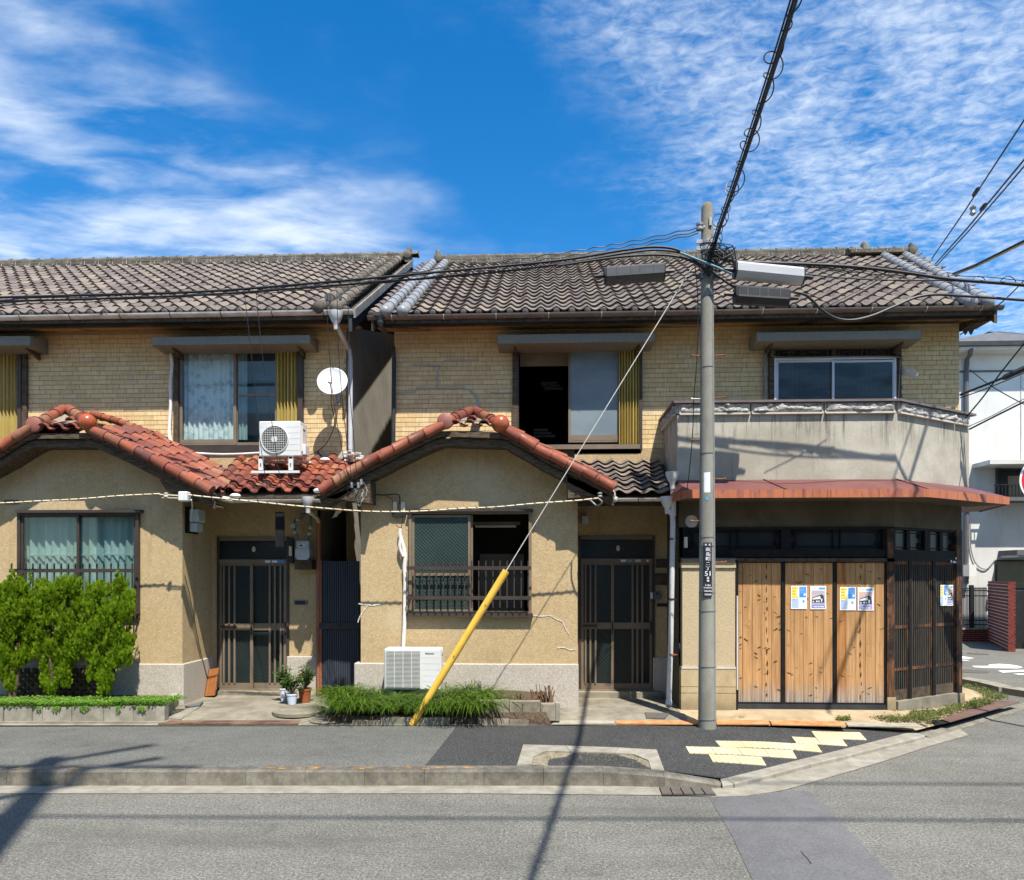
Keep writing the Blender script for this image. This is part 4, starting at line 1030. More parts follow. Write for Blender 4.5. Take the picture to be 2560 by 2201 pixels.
def shutter(parent, u0, u1, v0, v1, Y, n, name='folding_shutter', dep=.09):
    x0, x1, z0, z1 = RC(u0, u1, v0, v1, Y); s = bpy.data.objects.new(name, None); COL.objects.link(s); place(s, ((x0+x1)/2, Y, z0), parent)
    w = (x1-x0)/n
    for k in range(n):
        a = x0+k*w; f = rnd.uniform(.35, .6)
        m = MB(); m.prism([(a, Y+dep*rnd.uniform(.0, .15), z0), (a+w*f, Y+dep, z0), (a+w*f+.006, Y+dep, z0), (a+.008, Y, z0)][::-1], (0, 0, z1-z0)); mk(m, 'pleat', 'shutter_yellow', s)
        m = MB(); m.prism([(a+w*f, Y+dep, z0), (a+w, Y+dep*.1, z0), (a+w+.004, Y+dep*.1, z0), (a+w*f+.008, Y+dep, z0)][::-1], (0, 0, z1-z0)); mk(m, 'pleat', 'shutter_yellow', s)
    return s
def win(parent, h, name='window'):
    o = bpy.data.objects.new(name, None); COL.objects.link(o); place(o, ((h[0]+h[1])/2, YW, h[2]), parent); return o
# window at the frame's left edge
w = win(LH, hW1); room(w, hW1, YW+.14); shutter(w, -20, 43, 872, 1120, YW-.02, 7)
m = MB(); m.pb(43, 52, 866, 1128, YW-.03, YW+.1); mk(m, 'frame', 'bronze_dark', w); m = MB(); m.pb(54, 66, 868, 1128, YW-.05, YW+.05); mk(m, 'side_post', 'dark_wood', w)
pane(w, -180, -20, 872, 1120, YW+.08, 'glass_dark')
# lace curtain window
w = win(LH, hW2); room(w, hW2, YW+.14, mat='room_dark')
frame(w, 440, 755, 864, 1121, YW-.05, 8, .14, 'bronze_dark'); m = MB(); m.pb(436, 757, 1119, 1131, YW-.09, YW); mk(m, 'sill', 'bronze_dark', w)
for (a, b, y) in ((449, 590, 0), (587, 694, .03)): frame(w, a, b, 873, 1113, YW-.03+y, 7, .03, 'bronze_alu', 'sash')
m = MB(); m.pb(593, 691, 986, 991, YW+.0, YW+.03); mk(m, 'sash_bar', 'bronze_alu', w)
m = MB(); m.pb(455, 585, 1099, 1108, YW-.032, YW-.01); mk(m, 'sash_rail', 'bronze_alu', w)
pane(w, 455, 585, 879, 1107, YW-.018, 'glass_clear'); pane(w, 593, 688, 879, 1107, YW+.012, 'glass_tint')
curtain(w, 452, 590, 876, 1100, YW+.10, 'curtain_lace', .016, 11); curtain(w, 592, 618, 876, 1100, YW+.11, 'curtain_white', .014, 3)
m = MB(); x0, x1, z0, z1 = RC(612, 700, 876, 1110, YW+.3); m.quad((x0, YW+.3, z0), (x1, YW+.3, z0), (x1, YW+.3, z1), (x0, YW+.3, z1)); mk(m, 'screen', 'glass_frost', w)
shutter(w, 692, 744, 874, 1118, YW-.06, 6); m = MB(); m.pb(744, 756, 868, 1126, YW-.08, YW+.05); mk(m, 'side_post', 'bronze_dark', w)
m = MB(); m.pb(433, 445, 880, 1125, YW-.07, YW-.02); mk(m, 'side_board', 'dark_wood', w)
# open window of the corner house
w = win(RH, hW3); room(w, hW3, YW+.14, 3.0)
frame(w, 1290, 1606, 864, 1118, YW-.05, 7, .14, 'bronze_dark'); m = MB(); m.pb(1286, 1600, 1112, 1123, YW-.09, YW); mk(m, 'sill', 'bronze_alu', w)
m = MB(); m.pb(1286, 1602, 1123, 1135, YW-.05, YW); mk(m, 'sill_board', 'old_wood', w)
m = MB(); m.pb(1300, 1421, 876, 915, YW+.12, YW+.16); mk(m, 'blind', 'room_board', w)
frame(w, 1421, 1550, 872, 1106, YW-.02, 6, .03, 'bronze_alu', 'sash'); m = MB(); m.pb(1427, 1545, 1088, 1101, YW-.022, YW+.005); mk(m, 'sash_rail', 'bronze_alu', w)
pane(w, 1426, 1546, 877, 1091, YW-.01, 'glass_frost'); shutter(w, 1548, 1597, 866, 1119, YW-.07, 7)
m = MB(); m.pb(1598, 1606, 864, 1124, YW-.08, YW+.05); mk(m, 'side_post', 'bronze_dark', w)
m = MB(); m.pb(1281, 1293, 872, 1122, YW-.05, YW-.01); mk(m, 'side_board', 'old_wood', w)
m = MB()
for k in range(3): m.pb(1352+k*4, 1392+k*8, 955+k*7, 959+k*7, YW+1.9, YW+2.0)
for k in range(3): m.pb(1334, 1370+k*9, 1072+k*8, 1078+k*8, YW+2.0, YW+2.02)
mk(m, 'clutter', 'sticker_white', w, kind='stuff')
# aluminium window above the balcony
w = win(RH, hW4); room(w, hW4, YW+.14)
m = MB(); m.pb(1924, 1941, 852, 1012, YW-.07, YW+.05); m.pb(2240, 2254, 852, 1012, YW-.07, YW+.05); m.pb(2080, 2092, 856, 895, YW-.05, YW+.05); mk(m, 'post', 'old_wood', w)
frame(w, 1936, 2241, 894, 1016, YW-.08, 5, .10, 'silver_alu')
for (a, b, y) in ((1941, 2086, .02), (2081, 2237, 0)): frame(w, a, b, 901, 1014, YW-.07+y, 5, .025, 'silver_alu', 'sash')
pane(w, 1945, 2083, 906, 1012, YW-.04, 'glass_ribbed'); pane(w, 2086, 2233, 906, 1012, YW-.06, 'glass_ribbed')
m = MB(); m.pb(1940, 2240, 890, 894, YW-.06, YW); m.pb(1940, 2240, 857, 861, YW-.06, YW); mk(m, 'transom_rail', 'old_wood', w)
pane(w, 1941, 2080, 861, 890, YW-.01, 'glass_dark'); pane(w, 2092, 2240, 861, 890, YW-.01, 'glass_dark')
for c0 in (1945, 2010, 2096, 2165):
    m = MB(); m.pb(c0, c0+3, 861, 890, YW-.03, YW-.012)
    for (a, b, cc, d) in ((12, 40, 879, 881.5), (25, 45, 872, 874.5), (26, 28.5, 868, 890), (38, 40.5, 862, 884), (58, 61, 861, 890)): m.pb(c0+a, c0+b, cc, d, YW-.03, YW-.012)
    mk(m, 'lattice_bar', 'old_wood', w)
# ---------------------------------------------------------------- ground floor, left house
zpl = P(456, 1660, YG).z; xc = XU(456, YG)
hB1 = hole(42, 346, 1281, 1545, YG)
zeave = P(456, 1232, YG).z
wl = wall(LH, 'front_wall', 'stucco', -12, xc, .15, zeave, YG, .14, [hB1])
m = MB(); m.quad((xc, YG+.14, .15), (xc, YD, .15), (xc, YD, zeave+.4), (xc, YG+.14, zeave+.4)); mk(m, 'porch_side_wall', 'stucco', LH)
m = MB(); m.cbox(-12, xc+.02, YG-.02, YG+.3, .1, zpl, .012); m.cbox(xc-.3, xc+.022, YG-.015, YD, .1, zpl+.001, .012); mk(m, 'plinth', 'plinth', LH)
xdr = XU(794, YD)
hD1 = hole(542, 722, 1342, 1727, YD)
wall(LH, 'door_wall', 'stucco', xc-.05, xdr, .15, 3.9, YD, .14, [(hD1[0], hD1[1], .15, hD1[3])])
m = MB(); m.quad((xdr, YD, .15), (xdr, YD+3, .15), (xdr, YD+3, 3.9), (xdr, YD, 3.9)); mk(m, 'door_wall_end', 'alley_wall', LH)
x0, x1, z0, z1 = RC(718, 791, 1641, 1745, YD); m = MB(); m.cbox(x0, x1+.03, YD-.03, YD+.2, .12, z1, .01); mk(m, 'plinth_pier', 'plinth', LH)
# ---------------------------------------------------------------- ground floor, corner house
xg0, xg1 = XU(902, YG), XU(1444, YG); zpr = P(1160, 1659, YG).z
hB2 = hole(1022, 1329, 1279, 1540, YG); zeR = P(1170, 1232, YG).z
wall(RH, 'front_wall', 'stucco', xg0, xg1, .15, zeR, YG, .14, [hB2])
m = MB(); m.quad((xg0, YG+.14, .15), (xg0, YG+.14, zeR+.4), (xg0, YW+2, zeR+.4), (xg0, YW+2, .15)); mk(m, 'porch_side_wall', 'stucco', RH)
m = MB(); m.quad((xg1, YG+.14, .15), (xg1, YD, .15), (xg1, YD, zeR+.4), (xg1, YG+.14, zeR+.4)); mk(m, 'porch_side_wall', 'stucco', RH)
m = MB(); m.cbox(XU(886, YG), xg1+.012, YG-.025, YG+.3, .1, zpr, .012); m.box(xg0, xg1+.01, YG+.3, YD, .1, zpr); mk(m, 'plinth', 'plinth', RH)
hD2 = hole(1447, 1637, 1340, 1728, YD); xs0 = XU(1700, YG)
wall(RH, 'door_wall', 'stucco', xg1, xs0, .15, 3.9, YD, .14, [(hD2[0], hD2[1], .15, hD2[3])])
x0, x1, z0, z1 = RC(1632, 1690, 1644, 1745, YD); m = MB(); m.cbox(x0, x1+.05, YD-.03, YD+.2, .12, z1, .01); mk(m, 'plinth_pier', 'plinth', RH)
# white filler lines over stucco cracks
def z5(x, y): return (780 + x/2.252, 1100 + y/2.252)
m = MB()
for pl, w_ in ((((262,922),(330,932),(390,925)), .014), (((318,930),(290,965),(268,1000),(258,1030)), .012), (((1230,985),(1290,995),(1340,990),(1375,1010),(1410,1025),(1425,1060),(1448,1095)), .009), (((1380,1172),(1420,1170),(1450,1182),(1482,1180)), .010)):
    pts = crom([P(*z5(*q), YG-.004) for q in pl], 6)
    for i in range(len(pts)-1):
        m.bar(pts[i]+Vector((0, 0, rnd.uniform(-.006, .006))), pts[i+1]+Vector((0, 0, rnd.uniform(-.006, .006))), w_*rnd.uniform(.6, 1.4), .006, up=(0, 1, 0))
mk(m, 'crack_filler', 'foam', RH, kind='stuff')
m = MB(); pts = [P(457+(q[0]-912)/2, 960+q[1]/2, YG) for q in ((915, 960), (920, 1040), (945, 1150), (965, 1260), (985, 1370), (1005, 1450), (1020, 1530))]
xcr = [Vector((xc+.024, YG+.02+i*.12, p.z)) for i, p in enumerate(pts)]
for i in range(6): m.bar(xcr[i], xcr[i+1], .012, .006, up=(1, 0, 0))
mk(m, 'wall_crack', 'dark_wood', LH)
# ---------------------------------------------------------------- ground-floor windows
def lowwin(parent, h, glassA, glassB, open_right, panes, YF=YG):
    w = bpy.data.objects.new('window', None); COL.objects.link(w); place(w, ((h[0]+h[1])/2, YG, h[2]), parent); return w
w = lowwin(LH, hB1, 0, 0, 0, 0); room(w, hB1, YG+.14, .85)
frame(w, 42, 346, 1280, 1547, YG-.05, 8, .12, 'bronze_dark'); m = MB(); m.pb(38, 350, 1275, 1282, YG-.10, YG); mk(m, 'drip_cap', 'bronze_dark', w)
for (a, b, y) in ((52, 197, 0), (193, 340, .03)): frame(w, a, b, 1288, 1540, YG-.03+y, 6, .03, 'bronze_dark', 'sash')
pane(w, 58, 191, 1294, 1536, YG-.02, 'glass_tint'); pane(w, 199, 334, 1294, 1536, YG+.012, 'glass_tint')
curtain(w, 48, 194, 1290, 1540, YG+.12, 'curtain_sheer', .022, 8); curtain(w, 196, 342, 1290, 1540, YG+.12, 'curtain_sheer', .022, 8)
m = MB(); m.pb(50, 192, 1388, 1391, YG+.085, YG+.10); m.pb(198, 338, 1386, 1389, YG+.085, YG+.10); mk(m, 'curtain_hem', 'curtain_white', w)
def bars(parent, us, v0, v1, rails, Y, u0, u1, sq=.016):
    g = bpy.data.objects.new('window_guard', None); COL.objects.link(g); place(g, ((XU(u0, Y)+XU(u1, Y))/2, Y, P((u0+u1)/2, v1, Y).z), parent)
    um = (u0+u1)/2; zt = P(um, v0, Y).z; z0 = P(um, v1, Y).z
    m = MB(); m.box(-sq/2, sq/2, -sq/2, sq/2, 0, zt-z0); me, _ = mesh_of(m, 'guard_bar', 'bronze_dark', False, origin=(0, 0, 0))
    for u in us: inst('guard_bar', me, g, (XU(u, Y), Y, z0))
    for v in rails:
        z = P(um, v, Y).z; m = MB(); m.box(XU(u0, Y), XU(u1, Y), Y-.014, Y-.009, z-.025, z+.025); mk(m, 'guard_rail', 'bronze_dark', g)
    for u in (u0+6, u1-6):
        m = MB(); z = P(um, rails[-1], Y).z; m.box(XU(u, Y)-.012, XU(u, Y)+.012, Y, YG-.01, z-.012, z+.012); mk(m, 'guard_arm', 'bronze_dark', g)
    return g
bars(LH, [29+17.75*k for k in range(18)], 1409, 1540, (1427, 1533), YG-.16, 24, 340)
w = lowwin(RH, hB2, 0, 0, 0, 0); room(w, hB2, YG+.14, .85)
frame(w, 1022, 1329, 1278, 1536, YG-.05, 7, .12, 'bronze_alu'); m = MB(); m.pb(1017, 1332, 1534, 1543, YG-.09, YG); mk(m, 'sill', 'bronze_dark', w)
m = MB(); m.pb(1018, 1333, 1273, 1279, YG-.10, YG); mk(m, 'drip_cap', 'bronze_dark', w)
frame(w, 1030, 1176, 1288, 1530, YG-.03, 6, .03, 'bronze_alu', 'sash'); frame(w, 1040, 1182, 1288, 1530, YG+.01, 5, .03, 'bronze_alu', 'sash')
m = MB(); m.pb(1036, 1171, 1433, 1440, YG-.032, YG-.005); mk(m, 'sash_bar', 'bronze_alu', w)
pane(w, 1035, 1172, 1293, 1526, YG-.018, 'glass_wired_green')
m = MB(); a = P(1188, 1316, YG+.5); b = P(1290, 1316, YG+.5); m.tube([a, b], .02, 8); mk(m, 'lamp_tube', 'sticker_white', w)
m = MB(); m.pb(1182, 1300, 1305, 1312, YG+.45, YG+.55); mk(m, 'lamp_housing', 'room_board', w)
m = MB(); m.pb(1200, 1310, 1385, 1530, YG+.9, YG+.98); mk(m, 'cabinet', 'room_board', w)
bars(RH, [1020+17.7*k for k in range(18)], 1402, 1520, (1420.5, 1495), YG-.14, 1017, 1328)
# ---------------------------------------------------------------- front doors
def door(parent, u0, u1, vt, vb, tg, mid, leafsplit, slL_, slR_, slot, stick):
    d = bpy.data.objects.new('front_door', None); COL.objects.link(d); h = RC(u0, u1, vt, vb, YD); place(d, ((h[0]+h[1])/2, YD, h[2]), parent)
    Y = YD-.02
    m = MB(); m.pb(u0, u0+6, vt, vb, Y, Y+.12); m.pb(u1-6, u1, vt, vb, Y, Y+.12); mk(m, 'jamb', 'bronze_dark', d)
    m = MB(); m.pb(u0+6, u1-6, vt, tg[0], Y+.001, Y+.12); mk(m, 'head', 'bronze_alu', d)
    m = MB(); m.pb(u0+6, u1-6, tg[1], tg[1]+11, Y-.004, Y+.12); mk(m, 'transom_bar', 'bronze_alu', d)
    pane(d, u0+6, u1-6, tg[0], tg[1], Y+.05, 'glass_wired', 'transom_pane')
    m = MB(); m.pb(u0, u1, vb-3, vb+3, Y-.03, Y+.1); mk(m, 'threshold', 'bronze_alu', d)
    v0 = tg[1]+11
    for i, (a, b, y) in enumerate(((u0+6, leafsplit+3, .015), (leafsplit-5, u1-6, .05))):
        lf = bpy.data.objects.new('door_leaf', None); COL.objects.link(lf); hh = RC(a, b, v0, vb-3, Y+y); place(lf, ((hh[0]+hh[1])/2, Y+y, hh[2]), d)
        yy = Y+y
        m = MB(); m.pb(a, a+6, v0, vb-3, yy, yy+.032); m.pb(b-7, b, v0, vb-3, yy, yy+.032)
        m.pb(a+6, b-7, v0, v0+5, yy+.001, yy+.03); m.pb(a+6, b-7, mid[0], mid[1], yy-.002, yy+.03); m.pb(a+6, b-7, vb-19, vb-3, yy+.001, yy+.03); mk(m, 'stile_frame', 'bronze_alu', lf)
        pane(lf, a+5, b-6, v0+4, mid[0]+1, yy+.014, 'glass_wired'); pane(lf, a+5, b-6, mid[1]-1, vb-18, yy+.014, 'glass_wired')
        for s in (slL_, slR_)[i]:
            m = MB(); m.pb(s-2.2, s+2.2, v0+4, vb-18, yy-.012, yy+.012); mk(m, 'slat', 'bronze_alu', lf)
        if i == 0:
            m = MB(); m.pb(slot[0], slot[1], mid[0]+2, mid[1]-3, yy-.012, yy-.003); mk(m, 'letter_slot', 'bronze_alu', lf)
            m = MB(); m.pb(slot[0]+3, slot[1]-3, mid[0]+5, mid[1]-6, yy-.016, yy-.013); mk(m, 'letter_flap', 'bronze_dark', lf)
        hp = b-4 if i == 0 else b-4
        m = MB(); m.pb(hp-2, hp+2, mid[0]-3, mid[1]+12, yy-.012, yy-.001); mk(m, 'pull', 'bronze_dark', lf)
    for (a, b, mt) in stick:
        m = MB(); m.pb(a, b, tg[1]+2.5, tg[1]+8, Y-.007, Y-.005); mk(m, 'sticker', mt, d)
    m = MB(); c = P((u0+u1)/2 + 3, (tg[0]+tg[1])/2-2, Y+.045); m.sphere(c+Vector((0, -.012, 0)), .028, 12, 8, (1, .3, 1.6)); mk(m, 'lamp_bulb', 'cream_plastic', d, smooth=True)
    return d
door(LH, 542, 722, 1342, 1727, (1352, 1399), (1559, 1576), 629, (559, 572.5, 586), (674, 687, 701), (547, 592), ((663, 676, 'sticker_white'), (680, 693, 'p_pale'), (694, 709, 'p_blue')))
door(RH, 1447, 1637, 1340, 1728, (1349, 1397), (1557, 1573), 1532, (1464, 1476, 1489), (1581.5, 1593.5, 1606), (1452, 1496), ((1552, 1565, 'sticker_white'), (1568, 1580, 'p_sky'), (1588, 1602, 'cream_plastic'), (1616, 1622, 'sticker_white')))
for Hh, h in ((LH, hD1), (RH, hD2)):
    m = MB(); m.cbox(h[0]-.1, h[1]+.1, YD-.14, YD+.2, .15, h[2]+.01, .01); mk(m, 'door_step', 'concrete', Hh)
# ---------------------------------------------------------------- porch gables
def porch(H_, polyL, polyR, ballL, ballR, peak, xw0, xw1, zw, tag_):
    Yf = 9.47
    pl = [P(u, v, Yf) for u, v in polyL]; pr = [P(u, v, Yf) for u, v in polyR]          # both start at the flat top
    prof = pl[::-1] + pr
    low = [p + Vector((0, 0, -.09)) for p in prof]
    # deck
    m = MB(); n = len(prof); dy = YW-Yf-.05
    top = [Vector((p.x, Yf+.10, p.z-.035)) for p in prof]; bot = [Vector((p.x, Yf+.10, p.z-.10)) for p in prof]
    for i in range(n-1):
        q_ = [bot[i], bot[i+1], top[i+1], top[i]]; m.add(q_+[v_+Vector((0, dy-.1, .26)) for v_ in q_], [(0, 1, 2, 3), (7, 6, 5, 4), (0, 4, 5, 1), (2, 6, 7, 3), (1, 5, 6, 2), (3, 7, 4, 0)])
    rf = mk(m, 'porch_roof', 'old_wood', H_)
    # layered barge boards
    m = MB()
    for (dz0, dz1, y, dp) in ((-.05, -.12, .02, .05), (-.13, -.23, .08, .04)):
        for i in range(n-1):
            a, b = prof[i], prof[i+1]
            m.prism([Vector((a.x, Yf+y, a.z+dz1)), Vector((b.x, Yf+y, b.z+dz1)), Vector((b.x, Yf+y, b.z+dz0)), Vector((a.x, Yf+y, a.z+dz0))], (0, dp, 0))
    mk(m, 'barge_board', 'old_wood', H_)
    # tiles' shadow board and soffit boards
    for i in range(n-1):
        a, b = prof[i], prof[i+1]; k = max(1, int((b-a).length/.16)) if False else 1
        m = MB(); m.prism([Vector((a.x, Yf+.13, a.z-.205)), Vector((b.x, Yf+.13, b.z-.205)), Vector((b.x, Yf+.13, b.z-.19)), Vector((a.x, Yf+.13, a.z-.19))], (0, YG-Yf-.13, 0)); mk(m, 'soffit_board', 'old_wood', rf)
    # gable wall infill
    m = MB(); gw = [Vector((p.x, YG, p.z-.16)) for p in prof if p.z-.16 > zw+.002 and xw0 <= p.x <= xw1]
    def zat(x):
        for i in range(n-1):
            if prof[i].x <= x <= prof[i+1].x: t = (x-prof[i].x)/(prof[i+1].x-prof[i].x); return prof[i].z+(prof[i+1].z-prof[i].z)*t-.16
        return zw
    gw = [Vector((xw0, YG, max(zw+.002, zat(xw0))))] + gw + [Vector((xw1, YG, max(zw+.002, zat(xw1))))]
    m.poly([Vector((xw0, YG, zw)), Vector((xw1, YG, zw))] + gw[::-1]); mk(m, 'gable_wall', 'stucco', H_)
    # verge rolls
    mm = MB(); mm.lathe([(.060, 0), (.078, 0), (.078, .02), (.070, .03), (.064, .275)], (0, 0, 0), 12, 'y')
    vme, _ = mesh_of(mm, 'verge_tile', 'red_tile', True, origin=(0, 0, 0))
    def along(poly, s):
        for i in range(len(poly)-1):
            L = (poly[i+1]-poly[i]).length
            if s <= L or i == len(poly)-2: return poly[i].lerp(poly[i+1], s/L), (poly[i+1]-poly[i]).normalized()
            s -= L
    sme, ssrc = tile_mesh('porch_tile', PROF_S, .30, .026, 'red_tile')
    for poly, sg in ((pl, -1), (pr, 1)):
        T = sum((poly[i+1]-poly[i]).length for i in range(len(poly)-1)); N = int(round(T/.235)); st = T/N
        for k in range(N):
            p, d = along(poly, (k+1)*st); up_ = -d; zax = Vector((-up_.z*(1 if up_.x > 0 else -1), 0, abs(up_.x))); zax.normalize()
            xax = up_.cross(zax); M = Matrix((xax, up_, zax)).transposed()
            inst('verge_tile', vme, rf, p + Vector((0, 0, .0)) + Vector((0, rnd.uniform(-.004, .004), 0)), M)
            for c in range(5):
                y = Yf+.10 + c*W2 + (0 if sg > 0 else W2)
                loc = Vector((p.x, y, p.z-.012+.30*(y-Yf)/1.35))
                inst('porch_tile', sme, rf, loc + zax*rnd.uniform(-.004, .004), M)
    # the small hipped top between the two round ends
    bl, br = P(*ballL, Yf-.02), P(*ballR, Yf-.02); pk = P(*peak, Yf+.75)
    m = MB(); a, b = bl+Vector((0, .05, .0)), br+Vector((0, .05, .0)); m.poly([a, b, pk+Vector((.12, 0, -.03)), pk+Vector((-.12, 0, -.03))]); mk(m, 'hip_bed', 'block_dirty', rf)
    th = math.atan2(pk.z-a.z, .7); ncol = 3; w0 = (br.x-bl.x)-.16
    for c in range(ncol):
        for r in range(2):
            if r == 1 and c != 1: continue
            inst('hip_tile', sme, rf, (bl.x+.06+c*w0/ncol, Yf-.02+r*.27, a.z-.075+r*.27*tan(th)), (th*.9, 0, rnd.uniform(-.06, .06)))
    def chain(a, b, n_, r=.078):
        d = (b-a); q = d.to_track_quat('Y', 'Z').to_matrix()
        for k in range(n_): inst('hip_roll', vme, rf, a + d*(k/n_), q, (r/.072, d.length/n_/.245, r/.072))
    chain(bl+Vector((.02, .04, 0)), pk+Vector((-.05, 0, .02)), 3); chain(br+Vector((-.02, .04, 0)), pk+Vector((.05, 0, .02)), 3)
    chain(pk, Vector((pk.x, YW-.03, pk.z+.02)), 2)
    m = MB(); m.lathe([(.001, -.035), (.07, -.03), (.105, -.012), (.112, .01), (.10, .06), (.085, .09)], bl, 20, 'y'); mk(m, 'round_end', 'red_disc', rf, smooth=True)
    m = MB(); m.sphere(br+Vector((0, 0, 0)), .118, 20, 14); mk(m, 'round_end', 'red_ball', rf, smooth=True)
    return rf, pl, pr
rfL, plL, prL = porch(LH, [(78, 1074), (61, 1080), (35, 1095), (0, 1118), (-60, 1150), (-140, 1190), (-225, 1230)],
      [(228, 1074), (262, 1090), (307, 1110), (347, 1130), (390, 1152), (427, 1173), (467, 1194), (502, 1213), (530, 1228)], (84, 1061), (219, 1056), (165, 1028), XU(-260, YG), xc, zeave, 'l')
rfR, plR, prR = porch(RH, [(1103, 1068), (1070, 1081), (1030, 1100), (990, 1120), (950, 1141), (911, 1160), (870, 1183), (835, 1205), (800, 1226)],
      [(1262, 1073), (1283, 1086), (1320, 1106), (1357, 1129), (1400, 1150), (1442, 1171), (1490, 1195), (1536, 1220)], (1113, 1053), (1251, 1060), (1182, 1033), xg0, xg1, zeR, 'r')
# row of rolls where the left porch roof meets the wall, and the loose dark roll by the window
pts = crom([P(u, v, YW-.12) for u, v in ((235, 1037), (300, 1056), (350, 1075), (395, 1094))], 6)
mm = MB(); mm.lathe([(.05, 0), (.066, 0), (.066, .02), (.06, .03), (.05, .2)], (0, 0, 0), 10, 'y'); vme2, _ = mesh_of(mm, 'wall_roll', 'red_tile', True, origin=(0, 0, 0))
for i in range(0, len(pts)-2, 2):
    d = pts[i]-pts[i+2]; inst('wall_roll', vme2, rfL, pts[i+2], d.to_track_quat('Y', 'Z').to_matrix())
a = P(388, 1084, YW-.35); b = P(424, 1112, YW-.35); m = MB(); m.tube([a, b], .055, 12); mk(m, 'loose_roll', 'red_tile', rfL, smooth=True)
# lean-to roofs
def leanto(H_, name, u0, u1, ve, vt, Ye, Yt, me_src, w, rows, mat, xl=None):
    me, src = me_src; um = (u0+u1)/2; ze = P(um, ve, Ye).z; zt = P(um, vt, Yt).z; th = math.atan2(zt-ze, Yt-Ye); SLn = (Yt-Ye)/cos(th); ex = SLn/rows
    x0, x1 = XU(u0, Ye), XU(u1, Ye); m = MB(); m.prism([(x0, Ye+.02, ze-.05), (x1, Ye+.02, ze-.05), (x1, Yt, zt-.05), (x0, Yt, zt-.05)], (0, 0, -.05)); r = mk(m, name, 'dark_wood', H_)
    Rm = Matrix.Rotation(th, 3, 'X'); n = int((x1-x0)/w)
    for q in range(rows):
        s = q*ex
        for k in range(n):
            if xl is not None and x0+k*w > xl(q): continue
            inst('lean_to_tile', me, r, (x0+k*w+rnd.uniform(-.006, .006), Ye+s*cos(th)+rnd.uniform(-.008, .008), ze+s*sin(th)-.01+rnd.uniform(-.005, .005)), Rm @ Matrix.Rotation(rnd.uniform(-.03, .03), 3, 'Z'))
    return r, ze
th_ = 0
rl1, ze1 = leanto(LH, 'lean_to_roof', 520, 862, 1228, 1146, 9.86, 10.84, tile_mesh('lean_to_tile', PROF_S, .24, .026, 'red_tile'), W2, 6, 'red_tile', lambda q: XU(786+q*17, 9.9))
m_dark = tile_mesh('lean_to_tile', PROF_WAVE, .17, .036, 'roof_tile', .012)
rl2, ze2 = leanto(RH, 'lean_to_roof', 1424, 1690, 1236, 1152, 9.86, 10.84, m_dark, W1, 8, 'roof_tile')
# gutters of the lean-to roofs
z = P(690, 1249, 9.82).z; g1 = gutter(LH, XU(585, 9.82), XU(800, 9.82), 9.82, z, .045, 'gutter_white', .0)
m = MB(); pts = [P(522, 1238, 9.82), P(545, 1246, 9.82), P(585, 1252, 9.82)]
m.tube([p for p in crom(pts, 5)], .042, 10); mk(m, 'gutter_bend', 'gutter_white', LH, smooth=True)
z = P(1600, 1246, 9.82).z; g2 = gutter(RH, XU(1530, 9.82), XU(1660, 9.82), 9.82, z, .045, 'gutter_white', .0)
m = MB(); m.tube(crom([P(1520, 1228, 9.75), P(1531, 1234, 9.78), P(1532, 1246, 9.80), P(1540, 1250, 9.82)], 5), .042, 10); mk(m, 'gutter_bend', 'white_pvc', RH, smooth=True)
m = MB(); x0, x1 = XU(470, 9.95), XU(800, 9.95); z = ze1-.13; m.box(x0, x1, 9.92, 9.97, z, z+.10); m.quad((x0, 9.97, z+.03), (x1, 9.97, z+.03), (x1, YD, z+.08), (x0, YD, z+.08)); mk(m, 'lean_to_fascia', 'fascia_wood', LH)
m = MB(); x0, x1 = XU(1440, 9.95), XU(1692, 9.95); z = ze2-.15; m.box(x0, x1, 9.92, 9.97, z, z+.12); m.quad((x0, 9.97, z+.03), (x1, 9.97, z+.03), (x1, YD, z+.08), (x0, YD, z+.08)); mk(m, 'lean_to_fascia', 'fascia_wood', RH)
# corbels at the gable feet
for Hh, pts in ((LH, ((398, 1200), (500, 1250), (420, 1232))), (RH, ((1418, 1190), (1536, 1238), (1420, 1246))), (RH, ((925, 1200), (815, 1245), (925, 1258)))):
    m = MB(); m.prism([P(u, v, 9.55) for u, v in pts], (0, .35, 0)); mk(m, 'corbel', 'old_wood', Hh)
# ---------------------------------------------------------------- downpipes
def pipe(H_, pts, r, mat, name='downpipe', n=10): m = MB(); m.tube(pts, r, n); return mk(m, name, mat, H_, smooth=True)
def hopper(H_, c, s, mat, name='hopper'):
    m = MB(); c = Vector(c); m.lathe([(.03*s, -.17*s), (.035*s, -.10*s), (.06*s, -.06*s), (.085*s, 0), (.09*s, .05*s)], c, 12); return mk(m, name, mat, H_, smooth=True)
hc = P(840, 790, YGT-.04); hopper(LH, hc, 1.15, 'white_pvc')
pipe(LH, [hc+Vector((0, 0, -.15)), P(841, 815, YGT-.02), P(850, 830, YGT+.1), P(874, 876, YW-.07), P(876, 900, YW-.07)], .032, 'white_pvc')
pipe(LH, [P(876, 900, YW-.07), P(876, 1125, YW-.07)], .036, 'grey_pvc')
hc = P(951, 789, YGT-.04); m = MB(); m.box(hc.x-.085, hc.x+.085, hc.y-.06, hc.y+.06, hc.z-.02, hc.z+.03); m.lathe([(.03, -.16), (.05, -.11), (.05, -.08), (.07, -.02)], hc, 12); mk(m, 'hopper', 'dark_metal', RH)
pipe(RH, [hc+Vector((0, 0, -.14)), P(957, 822, YGT), P(984, 870, YW-.06), P(985, 900, YW-.06)], .03, 'bronze_dark')
pipe(RH, [P(985, 900, YW-.05), P(983, 1140, YW-.05)], .032, 'dark_metal')
hc = P(770, 1252, 9.80); hopper(LH, hc+Vector((0, 0, .0)), 1.0, 'white_pvc')
